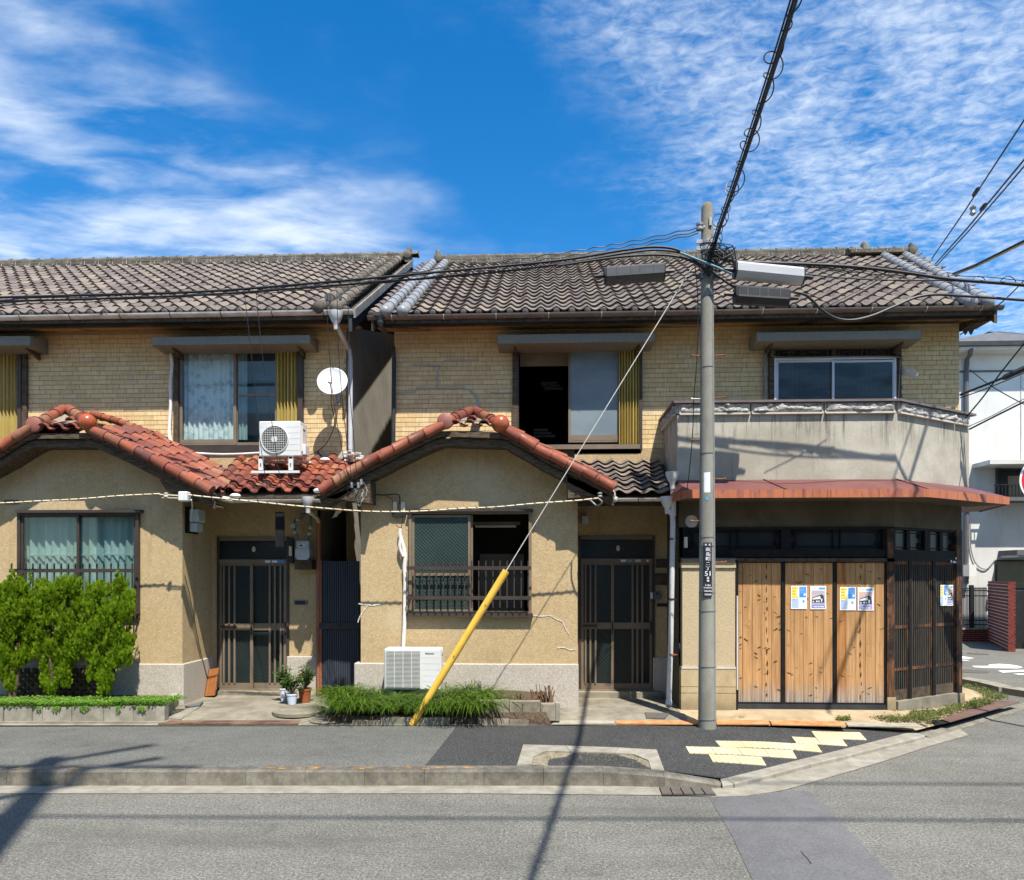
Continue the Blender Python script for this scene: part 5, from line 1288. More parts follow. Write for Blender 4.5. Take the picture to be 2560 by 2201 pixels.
pipe(LH, [hc+Vector((0, 0, -.15)), P(772, 1280, 9.85), P(792, 1294, 10.5), P(797, 1305, 10.75)], .03, 'cream_plastic')
pipe(LH, [P(797, 1298, YD-.06), P(797, 1728, YD-.06), P(799, 1738, YD-.12)], .038, 'brown_pipe')
m = MB(); m.tube([P(797, 1736, YD-.09), P(795, 1752, YD-.16)], .045, 10); mk(m, 'pipe_shoe', 'dark_metal', LH)
pipe(LH, [P(880, 1270, YD+1.6), P(879, 1420, YD+1.6)], .05, 'grey_pvc')
# right: two white pipes
hc = P(1681, 1190, 9.78); hopper(RH, hc, 1.05, 'white_pvc'); pipe(RH, [hc+Vector((0, 0, -.15)), P(1683, 1222, 9.8), P(1683, 1290, 9.8)], .038, 'white_pvc')
hc = P(1668, 1252, 9.80); hopper(RH, hc, 1.05, 'white_pvc'); pipe(RH, [hc+Vector((0, 0, -.15)), P(1671, 1275, 9.8), P(1681, 1288, 9.8), P(1682, 1310, 9.8), P(1677, 1600, 9.8), P(1672, 1755, 9.8)], .036, 'white_pvc')
m = MB(); m.tube([P(1672, 1752, 9.8), P(1672, 1766, 9.74)], .042, 10); mk(m, 'pipe_shoe', 'white_pvc', RH)
for v in (1350, 1500, 1638):
    m = MB(); p = P(1678, v, 9.8); m.lathe([(.04, 0), (.044, 0), (.044, .02), (.04, .02)], p, 12); m.bar(p, p+Vector((.09, .05, 0)), .01, .015); mk(m, 'pipe_clip', 'black_plastic' if v < 1600 else 'rust', RH)
# ================================================================== shop corner of the corner house
simple('slat_grey', (.05,.043,.034), (.085,.074,.058), 12, .8, .25, st=(1, 1, .2))
YS = YG
C0 = Vector((XU(2236, YS), YS, 0)); s_ = 10.50; a_ = (2404-CX)/F; C1 = Vector((s_*(a_*CP+SP), s_*(CP-a_*SP), 0))
CD = (C1-C0); CL = CD.length; CD = CD.normalized(); CN = Vector((CD.y, -CD.x, 0))          # outward normal of the chamfer
def ray_line(u, A, D):                                # plan intersection of the sight line of column u with line A + t D
    a = (u-CX)/F; dx, dy = a*CP+SP, CP-a*SP
    det = dx*(-D.y) + D.x*dy
    s = (A.x*(-D.y) + D.x*A.y)/det
    return s                                          # scale along the sight line (depth)
def PC(u, v, off=0.0):
    A = C0 + CN*off; s = ray_line(u, A, CD); a = (u-CX)/F
    p = Vector((s*(a*CP+SP), s*(CP-a*SP), H - (v-VH)/F*s)); return (p-A).dot(CD), p.z
def cbx(m, t0, t1, z0, z1, o0, o1):                   # box on the chamfer: along, height, offset outwards
    p = [C0+CD*t0+CN*o0, C0+CD*t1+CN*o0, C0+CD*t1+CN*o1, C0+CD*t0+CN*o1]
    return m.prism([Vector((q.x, q.y, z0)) for q in p], (0, 0, z1-z0))
def tC(u): return PC(u, 1500)[0]
shop = bpy.data.objects.new('shop_front', None); COL.objects.link(shop); place(shop, (XU(2000, YS), YS, .2), RH)
# plaster band above the transom
zb0 = P(1980, 1318, YS).z; zb1 = P(1980, 1215, YS).z
m = MB(); m.box(XU(1697, YS), C0.x, YS, YS+.2, zb0, zb1); mk(m, 'plaster_band', 'shop_plaster', RH)
m = MB(); cbx(m, 0, CL, zb0, zb1, -.2, 0); mk(m, 'plaster_band', 'shop_plaster', RH)
m = MB(); m.quad((XU(1697, YS), YD, .15), (XU(1697, YS), YS, .15), (XU(1697, YS), YS, zb1), (XU(1697, YS), YD, zb1)); mk(m, 'shop_side_wall', 'shop_plaster', RH)
m = MB(); p = C1; m.quad((p.x, p.y, .15), (p.x+sdx*8, p.y+8, .15), (p.x+sdx*8, p.y+8, zb1), (p.x, p.y, zb1)); mk(m, 'shop_side_wall', 'shop_plaster', RH)
# dark interior backing
m = MB(); m.box(XU(1705, YS), C0.x-.05, YS+.10, YS+.13, .2, zb0); mk(m, 'backing', 'black_wood', RH)
m = MB(); cbx(m, .02, CL-.02, .2, zb0, -.14, -.10); mk(m, 'backing', 'black_wood', RH)
# transom
tr = bpy.data.objects.new('transom', None); COL.objects.link(tr); place(tr, (XU(1970, YS), YS, zb0-.3), RH)
m = MB(); m.pb(1707, 2236, 1318, 1324, YS-.02, YS+.1); m.pb(1707, 2236, 1374, 1394, YS-.03, YS+.1); m.pb(1707, 1720, 1324, 1374, YS-.015, YS+.1); m.pb(1953, 1977, 1324, 1374, YS-.015, YS+.1); m.pb(2208, 2236, 1324, 1374, YS-.015, YS+.1); mk(m, 'transom_frame', 'black_wood', tr)
m = MB(); m.pb(1840, 2236, 1396, 1405, YS-.05, YS+.1); mk(m, 'lintel', 'dark_wood', tr)
for (a, b) in ((1720, 1953), (1977, 2208)):
    pane(tr, a, b, 1324, 1374, YS+.04, 'glass_dark')
    mid = (a+b)/2; m = MB()
    for v in (1331, 1366): m.pb(a, b, v-1, v+1, YS+.015, YS+.035)
    for u in (mid-9, mid-3, mid+3, mid+9)[::3]: m.pb(u-1.2, u+1.2, 1324, 1374, YS+.012, YS+.034)
    for s, e in ((1, a), (-1, b)):
        for du, v0, v1 in ((8, 1326, 1340), (13, 1334, 1347), (8, 1356, 1372), (13, 1350, 1366)): m.pb(e+s*du-1, e+s*du+1, v0, v1, YS+.01, YS+.033)
        for v in (1337, 1359): m.pb(min(e, e+s*20), max(e, e+s*20), v-1, v+1, YS+.011, YS+.032)
    mk(m, 'lattice_bar', 'black_wood', tr)
YQ = YS-.10
# stucco pier left of the doors
pier = bpy.data.objects.new('pier', None); COL.objects.link(pier); place(pier, (XU(1770, YQ), YQ, .2), RH)
m = MB(); m.pb(1702, 1842, 1395, 1399, YQ-.09, YQ+.1); mk(m, 'pier_cap', 'dark_metal', pier)
m = MB(); m.pb(1706, 1838, 1399, 1407, YQ-.03, YQ+.1); m.pb(1704, 1840, 1407, 1420, YQ-.05, YQ+.1); mk(m, 'pier_band', 'pier_stucco', pier)
m = MB(); m.pb(1706, 1838, 1421, 1667, YQ-.025, YQ+.1); mk(m, 'pier_panel', 'pier_stucco', pier)
m = MB(); m.pb(1704, 1840, 1668, 1673, YQ-.05, YQ+.1); mk(m, 'pier_band', 'cornice', pier)
for v0, v1 in ((1674, 1717), (1718.2, 1733), (1734.2, 1781)): m = MB(); m.pb(1703, 1840, v0, v1, YQ-.045, YQ+.1); mk(m, 'pier_stone', 'pier_stone', pier)
m = MB(); m.pb(1840, 1845, 1400, 1780, YQ-.03, YQ+.08); mk(m, 'pier_post', 'black_wood', pier)
m = MB(); m.pb(1842, 1845.5, 1490, 1725, YQ-.05, YQ-.032); mk(m, 'white_strip', 'white_pvc', pier)
# plank doors
zt = P(2030, 1407, YS).z; zs0 = P(2030, 1758, YS).z
panels = [(1845, 1954, [1845, 1855.5, 1880, 1904, 1928.5, 1954]), (1962, 2083, [1962, 1984.5, 2008.5, 2033, 2057, 2083]), (2091, 2212, [2091, 2114, 2139, 2162.5, 2187.5, 2212])]
for pi_, (a, b, cuts) in enumerate(panels):
    d = bpy.data.objects.new('plank_door', None); COL.objects.link(d); place(d, (XU((a+b)/2, YS), YS, zs0), RH)
    for i in range(len(cuts)-1):
        m = MB(); y = YS-.012+rnd.uniform(-.003, .003); m.cbox(XU(cuts[i], YS)+.0015, XU(cuts[i+1], YS)-.0015, y, y+.03, zs0, zt, .003); mk(m, 'plank', 'cedar', d)
    km = MB(); kp = MB()
    for i in range(len(cuts)-1):
        x0, x1 = XU(cuts[i], YS), XU(cuts[i+1], YS); n = rnd.randint(5, 9)
        for k in range(n):
            side = rnd.choice((-1, 1)); z = zs0+.08+(zt-zs0-.15)*rnd.random(); L = rnd.uniform(.035, .085); w = rnd.uniform(.006, .014); ang = rnd.uniform(.25, .55)*side*(1 if rnd.random() < .7 else -1)
            xx = x0+.012 if side < 0 else x1-.012; c = Vector((xx - side*L*.5, YS-.0165, z)); dx = Vector((cos(ang), 0, sin(ang))); dz = Vector((-sin(ang), 0, cos(ang)))
            if not (x0+.004 < c.x-L*.5 and c.x+L*.5 < x1-.004): c.x = (x0+x1)/2; L = min(L, (x1-x0)*.7)
            pts = [c-dx*L*.5, c-dx*L*.1-dz*w*.5, c+dx*L*.35-dz*w*.6, c+dx*L*.5, c+dx*L*.3+dz*w*.5, c-dx*L*.15+dz*w*.4]
            (km if rnd.random() < .62 else kp).poly(pts)
    if pi_ in (0, 2):                                     # the two darker boards have a row of heart knots
        i = 3 if pi_ == 0 else 2
        xm = (XU(cuts[i], YS)+XU(cuts[i+1], YS))/2
        for k in range(13):
            z = zs0+.1+k*.145+rnd.uniform(-.03, .03); h = rnd.uniform(.03, .06); w = rnd.uniform(.006, .012); xm2 = xm+rnd.uniform(-.012, .012)
            km.poly([(xm2-w, YS-.0165, z), (xm2, YS-.0165, z-h), (xm2+w, YS-.0165, z), (xm2, YS-.0165, z+h)])
    o = mk(km, 'knots', 'knot', d); o['kind'] = 'stuff'; o = mk(kp, 'pale_knots', 'knot_pale', d); o['kind'] = 'stuff'
m = MB(); m.pb(1954, 1962, 1403, 1760, YS-.03, YS+.05); m.pb(2083, 2091, 1403, 1760, YS-.03, YS+.05); m.pb(2212, 2218, 1403, 1760, YS-.03, YS+.05); mk(m, 'door_stile', 'black_wood', shop)
m = MB(); m.pb(1843, 2218, 1757, 1761, YS-.035, YS+.06); mk(m, 'door_rail', 'black_wood', shop); m = MB(); m.pb(1843, 2219, 1761.5, 1775, YS-.045, YS+.06); mk(m, 'door_sill', 'dark_metal', shop)
m = MB(); m.pb(2218, 2236, 1322, 1745, YS-.05, YS+.1); mk(m, 'corner_post', 'brown_post', RH)
m = MB(); m.pb(2219, 2240, 1744, 1782, YS-.06, YS+.14); mk(m, 'post_stone', 'pier_stone', RH)
# chamfer: lattice doors
zl0 = PC(2238, 1753)[1]; zl1 = PC(2238, 1402)[1]; zmid = PC(2240, 1569)[1]; zlow = PC(2240, 1676)[1]; zpan = PC(2240, 1727)[1]
for (ua, ub) in ((2237, 2274), (2281, 2333), (2341, 2390)):
    ta, tb = tC(ua), tC(ub); d = bpy.data.objects.new('lattice_door', None); COL.objects.link(d); c = C0+CD*(ta+tb)/2; place(d, (c.x, c.y, zl0), RH)
    m = MB(); cbx(m, ta, tb, zpan, zl1, -.085, -.08); mk(m, 'door_glass', 'glass_dark', d)
    m = MB(); cbx(m, ta, ta+.02, zl0, zl1, -.06, -.02); cbx(m, tb-.02, tb, zl0, zl1, -.06, -.02); cbx(m, ta+.02, tb-.02, zmid-.022, zmid+.022, -.055, -.022); cbx(m, ta+.02, tb-.02, zlow-.02, zlow+.02, -.055, -.022); cbx(m, ta+.02, tb-.02, zl1-.05, zl1, -.055, -.022); mk(m, 'door_frame', 'brown_post', d)
    m = MB(); cbx(m, ta+.02, tb-.02, zl0, zpan, -.055, -.028); mk(m, 'kick_board', 'dark_wood', d)
    n = max(6, int(round((tb-ta-.04)/.046)))
    for k in range(n):
        t = ta+.02+(tb-ta-.04)*(k+.5)/n; m = MB(); cbx(m, t-.0075, t+.0075, zpan, zl1-.05, -.05, -.026); mk(m, 'slat', 'slat_grey', d)
m = MB(); cbx(m, tC(2274), tC(2281), zl0, zl1, -.08, -.005); cbx(m, tC(2333), tC(2341), zl0, zl1, -.08, -.005); mk(m, 'door_post', 'black_wood', shop)
m = MB(); cbx(m, tC(2390), CL, zl0-.05, zb0, -.12, .01); mk(m, 'corner_post', 'brown_post', RH)
m = MB(); cbx(m, tC(2388), CL+.03, .1, zl0-.02, -.12, .03); mk(m, 'post_stone', 'pier_stone', RH)
m = MB(); cbx(m, .03, tC(2388), .12, zl0-.004, -.12, .035); mk(m, 'door_sill_stone', 'concrete', RH)
ztr0 = PC(2240, 1374)[1]; ztr1 = PC(2240, 1324)[1]
m = MB(); cbx(m, 0, CL, zl1, ztr0, -.09, .0); cbx(m, 0, CL, ztr1, zb0, -.09, -.002); cbx(m, 0, tC(2239), ztr0, ztr1, -.09, -.001); cbx(m, tC(2313), tC(2326), ztr0, ztr1, -.09, -.001); cbx(m, tC(2391), CL, ztr0, ztr1, -.09, -.003); mk(m, 'transom_frame', 'black_wood', tr)
for (ua, ub) in ((2239, 2313), (2326, 2391)):
    ta, tb = tC(ua), tC(ub); m = MB(); cbx(m, ta, tb, ztr0, ztr1, -.065, -.06); mk(m, 'transom_pane', 'glass_dark', tr)
    tm = (ta+tb)/2; m = MB(); cbx(m, tm-.04, tm+.04, ztr0, ztr1, -.055, -.03)
    for z in (ztr0+.035, ztr1-.035): cbx(m, ta, tb, z-.005, z+.005, -.055, -.035)
    for tt in (tb-.05, tb-.08): cbx(m, tt-.006, tt+.006, ztr0+.02, ztr0+.10, -.054, -.034); cbx(m, tt-.006, tt+.006, ztr1-.1, ztr1-.02, -.054, -.034)
    mk(m, 'lattice_bar', 'black_wood', tr)
# ---------------------------------------------------------------- balcony
YB = 9.80
B0 = Vector((XU(1693, YB), YB, 0)); B1 = Vector((XU(2239.5, YB), YB, 0)); s = ray_line(2422, B1, CD); a_ = (2422-CX)/F; B2 = Vector((s*(a_*CP+SP), s*(CP-a_*SP), 0))
zbt = P(1980, 1036, YB).z; zbb = P(1980, 1215, YB).z; zct = P(1980, 1008, YB).z
bal = bpy.data.objects.new('balcony', None); COL.objects.link(bal); place(bal, (XU(1980, YB), YB, zbb), RH)
def run(m, p, q, z0, z1, o0, o1, e0=0, e1=0):
    d = (q-p).normalized(); nn = Vector((d.y, -d.x, 0)); p = p-d*e0; q = q+d*e1
    return m.prism([Vector((w.x, w.y, z0)) for w in (p+nn*o0, q+nn*o0, q+nn*o1, p+nn*o1)], (0, 0, z1-z0))
m = MB(); run(m, B0, B1, zbb, zbt, -.12, 0); run(m, B1, B2, zbb, zbt, -.12, 0); q0 = Vector((B0.x, YW, 0)); run(m, q0, B0, zbb-.0, zbt-.0005, -.12, .0, 0, -.125); q3 = Vector((B2.x+sdx*1.0, B2.y+1.0, 0)); run(m, B2, q3, zbb, zbt, -.12, 0); mk(m, 'balcony_wall', 'balcony_plaster', bal)
m = MB(); m.prism([Vector((w.x, w.y, zbb+.02)) for w in (B0, B1, B2, Vector((B2.x, YW, 0)), Vector((B0.x, YW, 0)))], (0, 0, .05)); mk(m, 'balcony_floor', 'concrete', bal)
tn = .41421
m = MB(); run(m, B0, B1, zct, zct+.03, -.16, .075, .07, .03); run(m, B1, B2, zct+.0006, zct+.0305, -.16, .075, .02, .06); run(m, q0, B0, zct+.001, zct+.029, -.16, .075, 0, .05); mk(m, 'balcony_cap', 'cap_metal', bal)
def relief(p, q, n0, n1):
    d = (q-p); L = d.length; d = d.normalized(); nn = Vector((d.y, -d.x, 0)); pl = bpy.data.objects
    m = MB(); run(m, p, q, zbt, zct, -.1, .02); run(m, p, q, zbt-.004, zbt+.018, -.05, .05); mk(m, 'cornice', 'cornice', bal)
    m = MB(); nx, nz = int(L/.02), 9
    for i in range(nx+1):
        for j in range(nz+1):
            x = .015+(L-.03)*i/nx; z = zbt+.022+(zct-zbt-.024)*j/nz; e = min(i, nx-i, j, nz-j)
            h = 0 if e == 0 else .015+.03*abs(mnoise.noise((n0*7.3+x*6.5+1.2*mnoise.noise((x*5, z*9, n0)), z*11, n1)))*2
            w = p+d*x+nn*(.02+h); m.v.append((w.x, w.y, z))
    for i in range(nx):
        for j in range(nz): a = i*(nz+1)+j; m.f.append((a, a+nz+1, a+nz+2, a+1))
    mk(m, 'relief_panel', 'relief', bal, smooth='all')
us_ = [1696, 1876, 2059, 2238]
for i in range(3): relief(Vector((XU(us_[i], YB)+.01, YB, 0)), Vector((XU(us_[i+1], YB)-.01, YB, 0)), i, 1.7)
ts = [0.02] + [(Vector((ray_line(u, B1, CD)*(((u-CX)/F)*CP+SP), ray_line(u, B1, CD)*(CP-((u-CX)/F)*SP), 0))-B1).length for u in (2318, 2386, 2420)]
for i in range(3): relief(B1+CD*(ts[i]+.01), B1+CD*(ts[i+1]-.01), 4+i, 3.1)
relief(Vector((B0.x, YW-.02, 0)), Vector((B0.x, YB+.01, 0)), 9, 5.2)
# ---------------------------------------------------------------- red awning
YA = 9.32
A1 = Vector((XU(1716, YA), YA, 0)); A2 = Vector((XU(2320, YA), YA, 0)); s = ray_line(2523, A2, CD); a_ = (2523-CX)/F; A3 = Vector((s*(a_*CP+SP), s*(CP-a_*SP), 0)); A0 = Vector((XU(1676, 9.8), 9.8, 0))
zo = P(2100, 1224, YA).z; zl = P(2100, 1244, YA).z; zi = P(2100, 1199, YB).z
aw = bpy.data.objects.new('awning', None); COL.objects.link(aw); place(aw, (XU(2000, YA), YA, zl), RH)
I0 = Vector((B0.x, YB-.004, zi)); I1 = I0.copy(); I2 = Vector((B1.x, YB-.004, zi)); I3 = B2+CN*.004; I3.z = zi; A4 = A3+Vector((sdx*1.2, 1.2, 0)); I4 = I3+Vector((sdx*1.2, 1.2, 0))
def V3(p, z): return Vector((p.x, p.y, z))
Am = A1.lerp(A2, .42); Im = I1.lerp(I2, .40)
m = MB()
for q in ([V3(A0, zo), V3(A1, zo), I1], [V3(A1, zo), V3(Am, zo), Im, I1], [V3(Am, zo), V3(A2, zo), I2, Im], [V3(A2, zo), V3(A3, zo), I3, I2]): m.poly(q)
mk(m, 'awning_top', 'red_metal', aw)
m = MB(); m.bar(V3(Am, zo)+Vector((0, 0, .006)), Im+Vector((0, 0, .006)), .03, .012); m.bar(V3(A2, zo)+Vector((0, 0, .004)), I2+Vector((0, 0, .004)), .03, .012); mk(m, 'awning_seam', 'red_metal', aw)
m = MB()
for p, q in ((A0, A1), (A1, A2), (A2, A3)): run(m, p, q, zl, zo+.004, -.02, .004)
mk(m, 'awning_fascia', 'red_fascia', aw)
for u in (1876, 1960, 2010, 2070, 2078, 2198):
    m = MB(); x = XU(u, YA); m.box(x-.006, x+.006, YA-.010, YA-.004, zl, zo+.005); mk(m, 'fascia_seam', 'red_fascia', aw)
m = MB(); m.poly([V3(p, zl+.01) for p in (A0, Vector((C0.x, YS, 0)) if False else Vector((XU(1697, YS), YS, 0)), C0, C1+CD*.1, A3, A2, A1)]); mk(m, 'awning_soffit', 'shop_plaster', aw)
m = MB(); m.poly([V3(p, zl+.012) for p in (A3, C1+CD*.1, C1+Vector((sdx*1.2, 1.2, 0)), A4)]); m.poly([V3(A3, zo), V3(A4, zo), I4, I3]); run(m, A3, A4, zl, zo, -.02, .004); mk(m, 'awning_return', 'red_metal', aw)
# floodlight beside the balcony window
fl = E('floodlight', P(2256, 948, YW-.05), 'small grey floodlight on the brick wall right of the balcony window', 'floodlight')
m = MB(); a = P(2254, 928, YW-.1); b = P(2284, 936, YW-.35); m.prism([P(2252, 936, YW-.05), P(2256, 926, YW-.05), P(2270, 927, YW-.2), P(2284, 938, YW-.30), P(2281, 947, YW-.30), P(2268, 940, YW-.15)], (0, -.14, 0)); mk(m, 'lamp_head', 'ac_side', fl)
m = MB(); m.pb(2249, 2254, 938, 985, YW-.06, YW-.02); mk(m, 'bracket', 'galv', fl)
m = MB(); m.tube(crom([P(2246, 1000, YW-.09), P(2249, 940, YW-.09), P(2250, 905, YW-.09), P(2240, 893, YW-.1), P(2100, 892, YW-.1), P(1945, 893, YW-.1), P(1932, 880, YW-.1), P(1930, 862, YW-.1)], 6), .007, 6)
mk(m, 'power_lead', 'cable_grey', fl)
m = MB(); m.tube(crom([P(1921, 878, YW-.05), P(1914, 890, YW-.05), P(1912, 930, YW-.05), P(1914, 960, YW-.05), P(1912, 1004, YW-.05)], 6), .022, 8); mk(m, 'conduit', 'cable_grey', RH, smooth=True)
# small fittings on the shop front
m = MB(); m.pb(1711, 1719, 1343, 1370, YS-.06, YS-.02); mk(m, 'entry_switch', 'cream_plastic', shop)
m = MB(); m.lathe([(.085, 0), (.085, .01), (.07, .014), (.001, .014)], P(1729, 1304, YS-.016), 20, 'y'); mk(m, 'vent_patch', 'cornice', shop)
# ================================================================== utility pole and lines
PY = 8.9; PX = XU(1768, PY); ztop = P(1768, 516, PY).z
pole = E('utility_pole', (PX, PY, .13), 'grey concrete utility pole with a black address plate on the pavement edge', 'utility pole')
r0, r1 = .108, .070
def pr(z): return r0+(r1-r0)*(z-.13)/(ztop-.13)
m = MB(); m.lathe([(r0, .10), (pr(2), 2), (pr(4), 4), (r1, ztop-.03), (r1*.92, ztop), (r1*.6, ztop+.035), (.01, ztop+.045)], (PX, PY, 0), 28); mk(m, 'shaft', 'pole_concrete', pole, smooth=True)
for v, sd in ((786, 1), (890, -1), (890, 1), (998, -1), (995, 1), (1100, -1), (1198, 1), (1303, -1), (1406, 1)):
    z = P(1768, v, PY).z; m = MB(); a = Vector((PX+sd*(pr(z)-.01), PY, z)); m.tube([a, a+Vector((sd*.13, -.02, 0))], .008, 6); m.lathe([(.015, 0), (.015, .012)], a+Vector((sd*.125, -.02, 0)), 8, 'x')
    mk(m, 'climbing_step', 'white_pvc' if v in (998,) else 'rust', pole)
for v in (744, 920, 1135, 1344, 1366, 1482, 1528, 1666, 1797):
    z = P(1768, v, PY).z; m = MB(); m.lathe([(pr(z)+.001, -.004), (pr(z)+.005, -.004), (pr(z)+.005, .004), (pr(z)+.001, .004)], (PX, PY, z), 24); mk(m, 'tie_wire', 'meter_dark', pole)
for v, mt, hh in ((608, 'galv', .045), (625, 'galv', .045), (696, 'meter_dark', .05)):
    z = P(1768, v, PY).z; m = MB(); R = pr(z); m.lathe([(R+.002, -hh/2), (R+.012, -hh/2), (R+.012, hh/2), (R+.002, hh/2)], (PX, PY, z), 24)
    m.box(PX-R-.07, PX-R+.01, PY-.05, PY-.03, z-hh/2, z+hh/2); m.box(PX+R-.01, PX+R+.06, PY-.05, PY-.03, z-hh/2, z+hh/2)
    for k in range(4): m.lathe([(.01, 0), (.01, .03)], (PX-.05+.035*k, PY-R-.012, z), 6, 'y') if abs(-.05+.035*k) < R*.6 else None
    mk(m, 'pole_band', mt, pole)
zi_ = P(1750, 572, PY).z
m = MB(); m.lathe([(.02, -.05), (.045, -.04), (.045, -.015), (.028, 0), (.045, .015), (.045, .04), (.02, .05)], (PX-.10, PY-.05, zi_), 12); m.box(PX-.1, PX, PY-.06, PY-.02, zi_-.015, zi_+.015); mk(m, 'insulator', 'galv', pole, smooth=True)
m = MB(); z = P(1768, 562, PY).z; m.box(PX+.005, PX+.04, PY-pr(z)-.02, PY-pr(z)+.01, z-.05, z+.05); mk(m, 'bracket', 'galv', pole)
m = MB(); m.tube([(PX+.07, PY-.075, .16), (PX+.072, PY-.07, 1.6), (PX+.064, PY-.066, 3.2), (PX+.058, PY-.062, 4.6), (PX+.055, PY-.05, 5.6)], .009, 6); mk(m, 'earth_wire', 'cable_grey', pole)
m = MB(); m.tube(crom([P(1737, 660, PY-.1), P(1745, 760, PY-.05), P(1742, 900, PY), P(1735, 990, PY), P(1731, 1090, PY+.1), P(1722, 1190, PY+.3), P(1715, 1235, PY+.5)], 8), .006, 5); mk(m, 'loose_wire', 'cable_black', pole)
# address plate, bent round the pole
sg = bpy.data.objects.new('address_plate', None); COL.objects.link(sg); zc_ = P(1769, 1425, PY).z; place(sg, (PX, PY-.11, P(1769, 1493, PY).z), pole)
def bend(m, R):
    out = []
    for (x, y, z) in m.v:
        a = (x-PX-.002)/R; out.append((PX+.002+R*sin(a), PY-R*cos(a)+(y-(PY-R)), z))
    m.v = out
kk = (8.9-.11)/F
def sp(x, y): u = 1740+x/11.13; v = 1340+y/11.13; p = P(u, v, PY-.11); return Vector((p.x, PY-.11, p.z))
R = .112
m = MB(); a = sp(200, 188); b = sp(445, 1705); n = 8
for i in range(n+1):
    x = a.x+(b.x-a.x)*i/n; m.v += [(x, PY-R, b.z), (x, PY-R, a.z), (x, PY-R+.003, b.z), (x, PY-R+.003, a.z)]
for i in range(n):
    q = 4*i; m.f += [(q, q+4, q+5, q+1), (q+2, q+3, q+7, q+6), (q, q+2, q+6, q+4), (q+1, q+5, q+7, q+3)]
m.f += [(0, 1, 3, 2), (4*n, 4*n+2, 4*n+3, 4*n+1)]
bend(m, R); mk(m, 'plate', 'sign_black', sg)
pxm = kk/11.13
m = MB(); Rt = R+.0015
for s, x, y, w, h in (('堺', 272, 250, 58, 55), ('区', 384, 250, 55, 55), ('南', 325, 372, 100, 105), ('島', 330, 508, 100, 105), ('町', 328, 640, 105, 100), ('二', 330, 772, 100, 75), ('丁', 329, 905, 105, 95), ('51', 322, 1050, 150, 125), ('番', 332, 1172, 66, 66), ('地', 332, 1250, 66, 62), ('2-cho', 328, 1370, 150, 60), ('Minamijima-cho', 326, 1447, 225, 52), ('Sakai-ku', 328, 1530, 205, 55), ('SAKAI', 330, 1632, 180, 52)):
    c = sp(x, y); text(m, s, (c.x, PY-Rt, c.z), w*pxm, h*pxm, bold=.0012 if h > 60 else .0006)
for i, ch in enumerate('みなみしまちょう'): c = sp(402, 338+i*49); text(m, ch, (c.x, PY-Rt, c.z), 26*pxm, 30*pxm)
a = sp(225, 1303); b = sp(440, 1309); n = len(m.v); m.v += [(a.x, PY-Rt, b.z), (b.x, PY-Rt, b.z), (b.x, PY-Rt, a.z), (a.x, PY-Rt, a.z)]; m.f.append((n, n+1, n+2, n+3))
bend(m, Rt); mk(m, 'lettering', 'text_white', sg)
m = MB(); x0, x1, z0, z1 = RC(1760, 1776, 1181, 1231, PY-.1); n0 = 6; RR = pr(P(1768, 1200, PY).z)+.002
for i in range(n0+1): x = x0+(x1-x0)*i/n0; m.v += [(x, PY-RR, z0), (x, PY-RR, z1)]
m.f = [(2*i, 2*i+2, 2*i+3, 2*i+1) for i in range(n0)]; bend(m, RR); mk(m, 'white_tag', 'paper', pole)
m = MB(); x0, x1, z0, z1 = RC(1765, 1771, 1242, 1251, PY-.1); m.v = [(x0, PY-RR-.004, z0), (x1, PY-RR-.004, z0), (x1, PY-RR-.004, z1), (x0, PY-RR-.004, z1)]; m.f = [(0, 1, 2, 3)]; bend(m, RR+.004); mk(m, 'small_tag', 'p_sky', pole)
# guy wire with yellow guard
gy = E('guy_wire', G(1028, 1817, .15), 'slanting steel guy wire with a yellow plastic guard beside the grassy bed', 'guy wire')
ga = P(1030, 1819, PY-.02); ga.z = .15; gb = P(1728, 672, PY-.02); gm = ga.lerp(gb, (P(1266, 1433, PY).x-ga.x)/(gb.x-ga.x))
m = MB(); m.tube([ga, gm], .046, 14); mk(m, 'guard', 'guard_yellow', gy, smooth=True)
m = MB(); m.tube([gm-(gm-ga)*.05, gb], .006, 6); mk(m, 'wire', 'wire_steel', gy)
for t in (.12, .45, .78):
    p = ga.lerp(gm, t); m = MB(); m.lathe([(.008, 0), (.008, .012)], p+Vector((0, -.054, 0)), 8, 'y'); mk(m, 'rivet', 'meter_dark', gy)
# ---------------------------------------------------------------- cables
def cable(name, pts, r, mat, label, group='overhead cables', n=6, smooth_n=8, cat='cable'):
    m = MB(); m.tube(crom(pts, smooth_n), r, n); return mk(m, name, mat, None, smooth=True, label=label, cat=cat, group=group)
topL = [(-400, 753), (0, 744), (260, 737), (518, 729), (800, 707), (1090, 681), (1394, 652), (1560, 626), (1640, 618), (1700, 628), (1762, 668)]
lowL = [(-400, 764), (0, 754), (260, 747), (518, 737), (800, 717), (1167, 688), (1394, 662), (1560, 634), (1650, 626), (1720, 640), (1775, 690)]
cable('telephone_cable', [P(u, v, PY-.14) for u, v in topL], .015, 'cable_black', 'upper of two thick black cables crossing the roofs to the pole')
cable('telephone_cable', [P(u, v, PY-.10) for u, v in lowL], .013, 'cable_black', 'lower of two thick black cables crossing the roofs to the pole')
cable('telephone_cable', [P(u, v, PY-.18) for u, v in ((1394, 665), (1560, 642), (1680, 640), (1760, 668), (1830, 715), (1870, 728))], .014, 'cable_black', 'black cable bowing past the pole head into the dark closure box', smooth_n=8)
cable('telephone_cable', [P(u, v, PY-.2) for u, v in ((1700, 632), (1740, 648), (1790, 668), (1840, 690))], .014, 'cable_blue', 'short bluish cable beside the pole head')
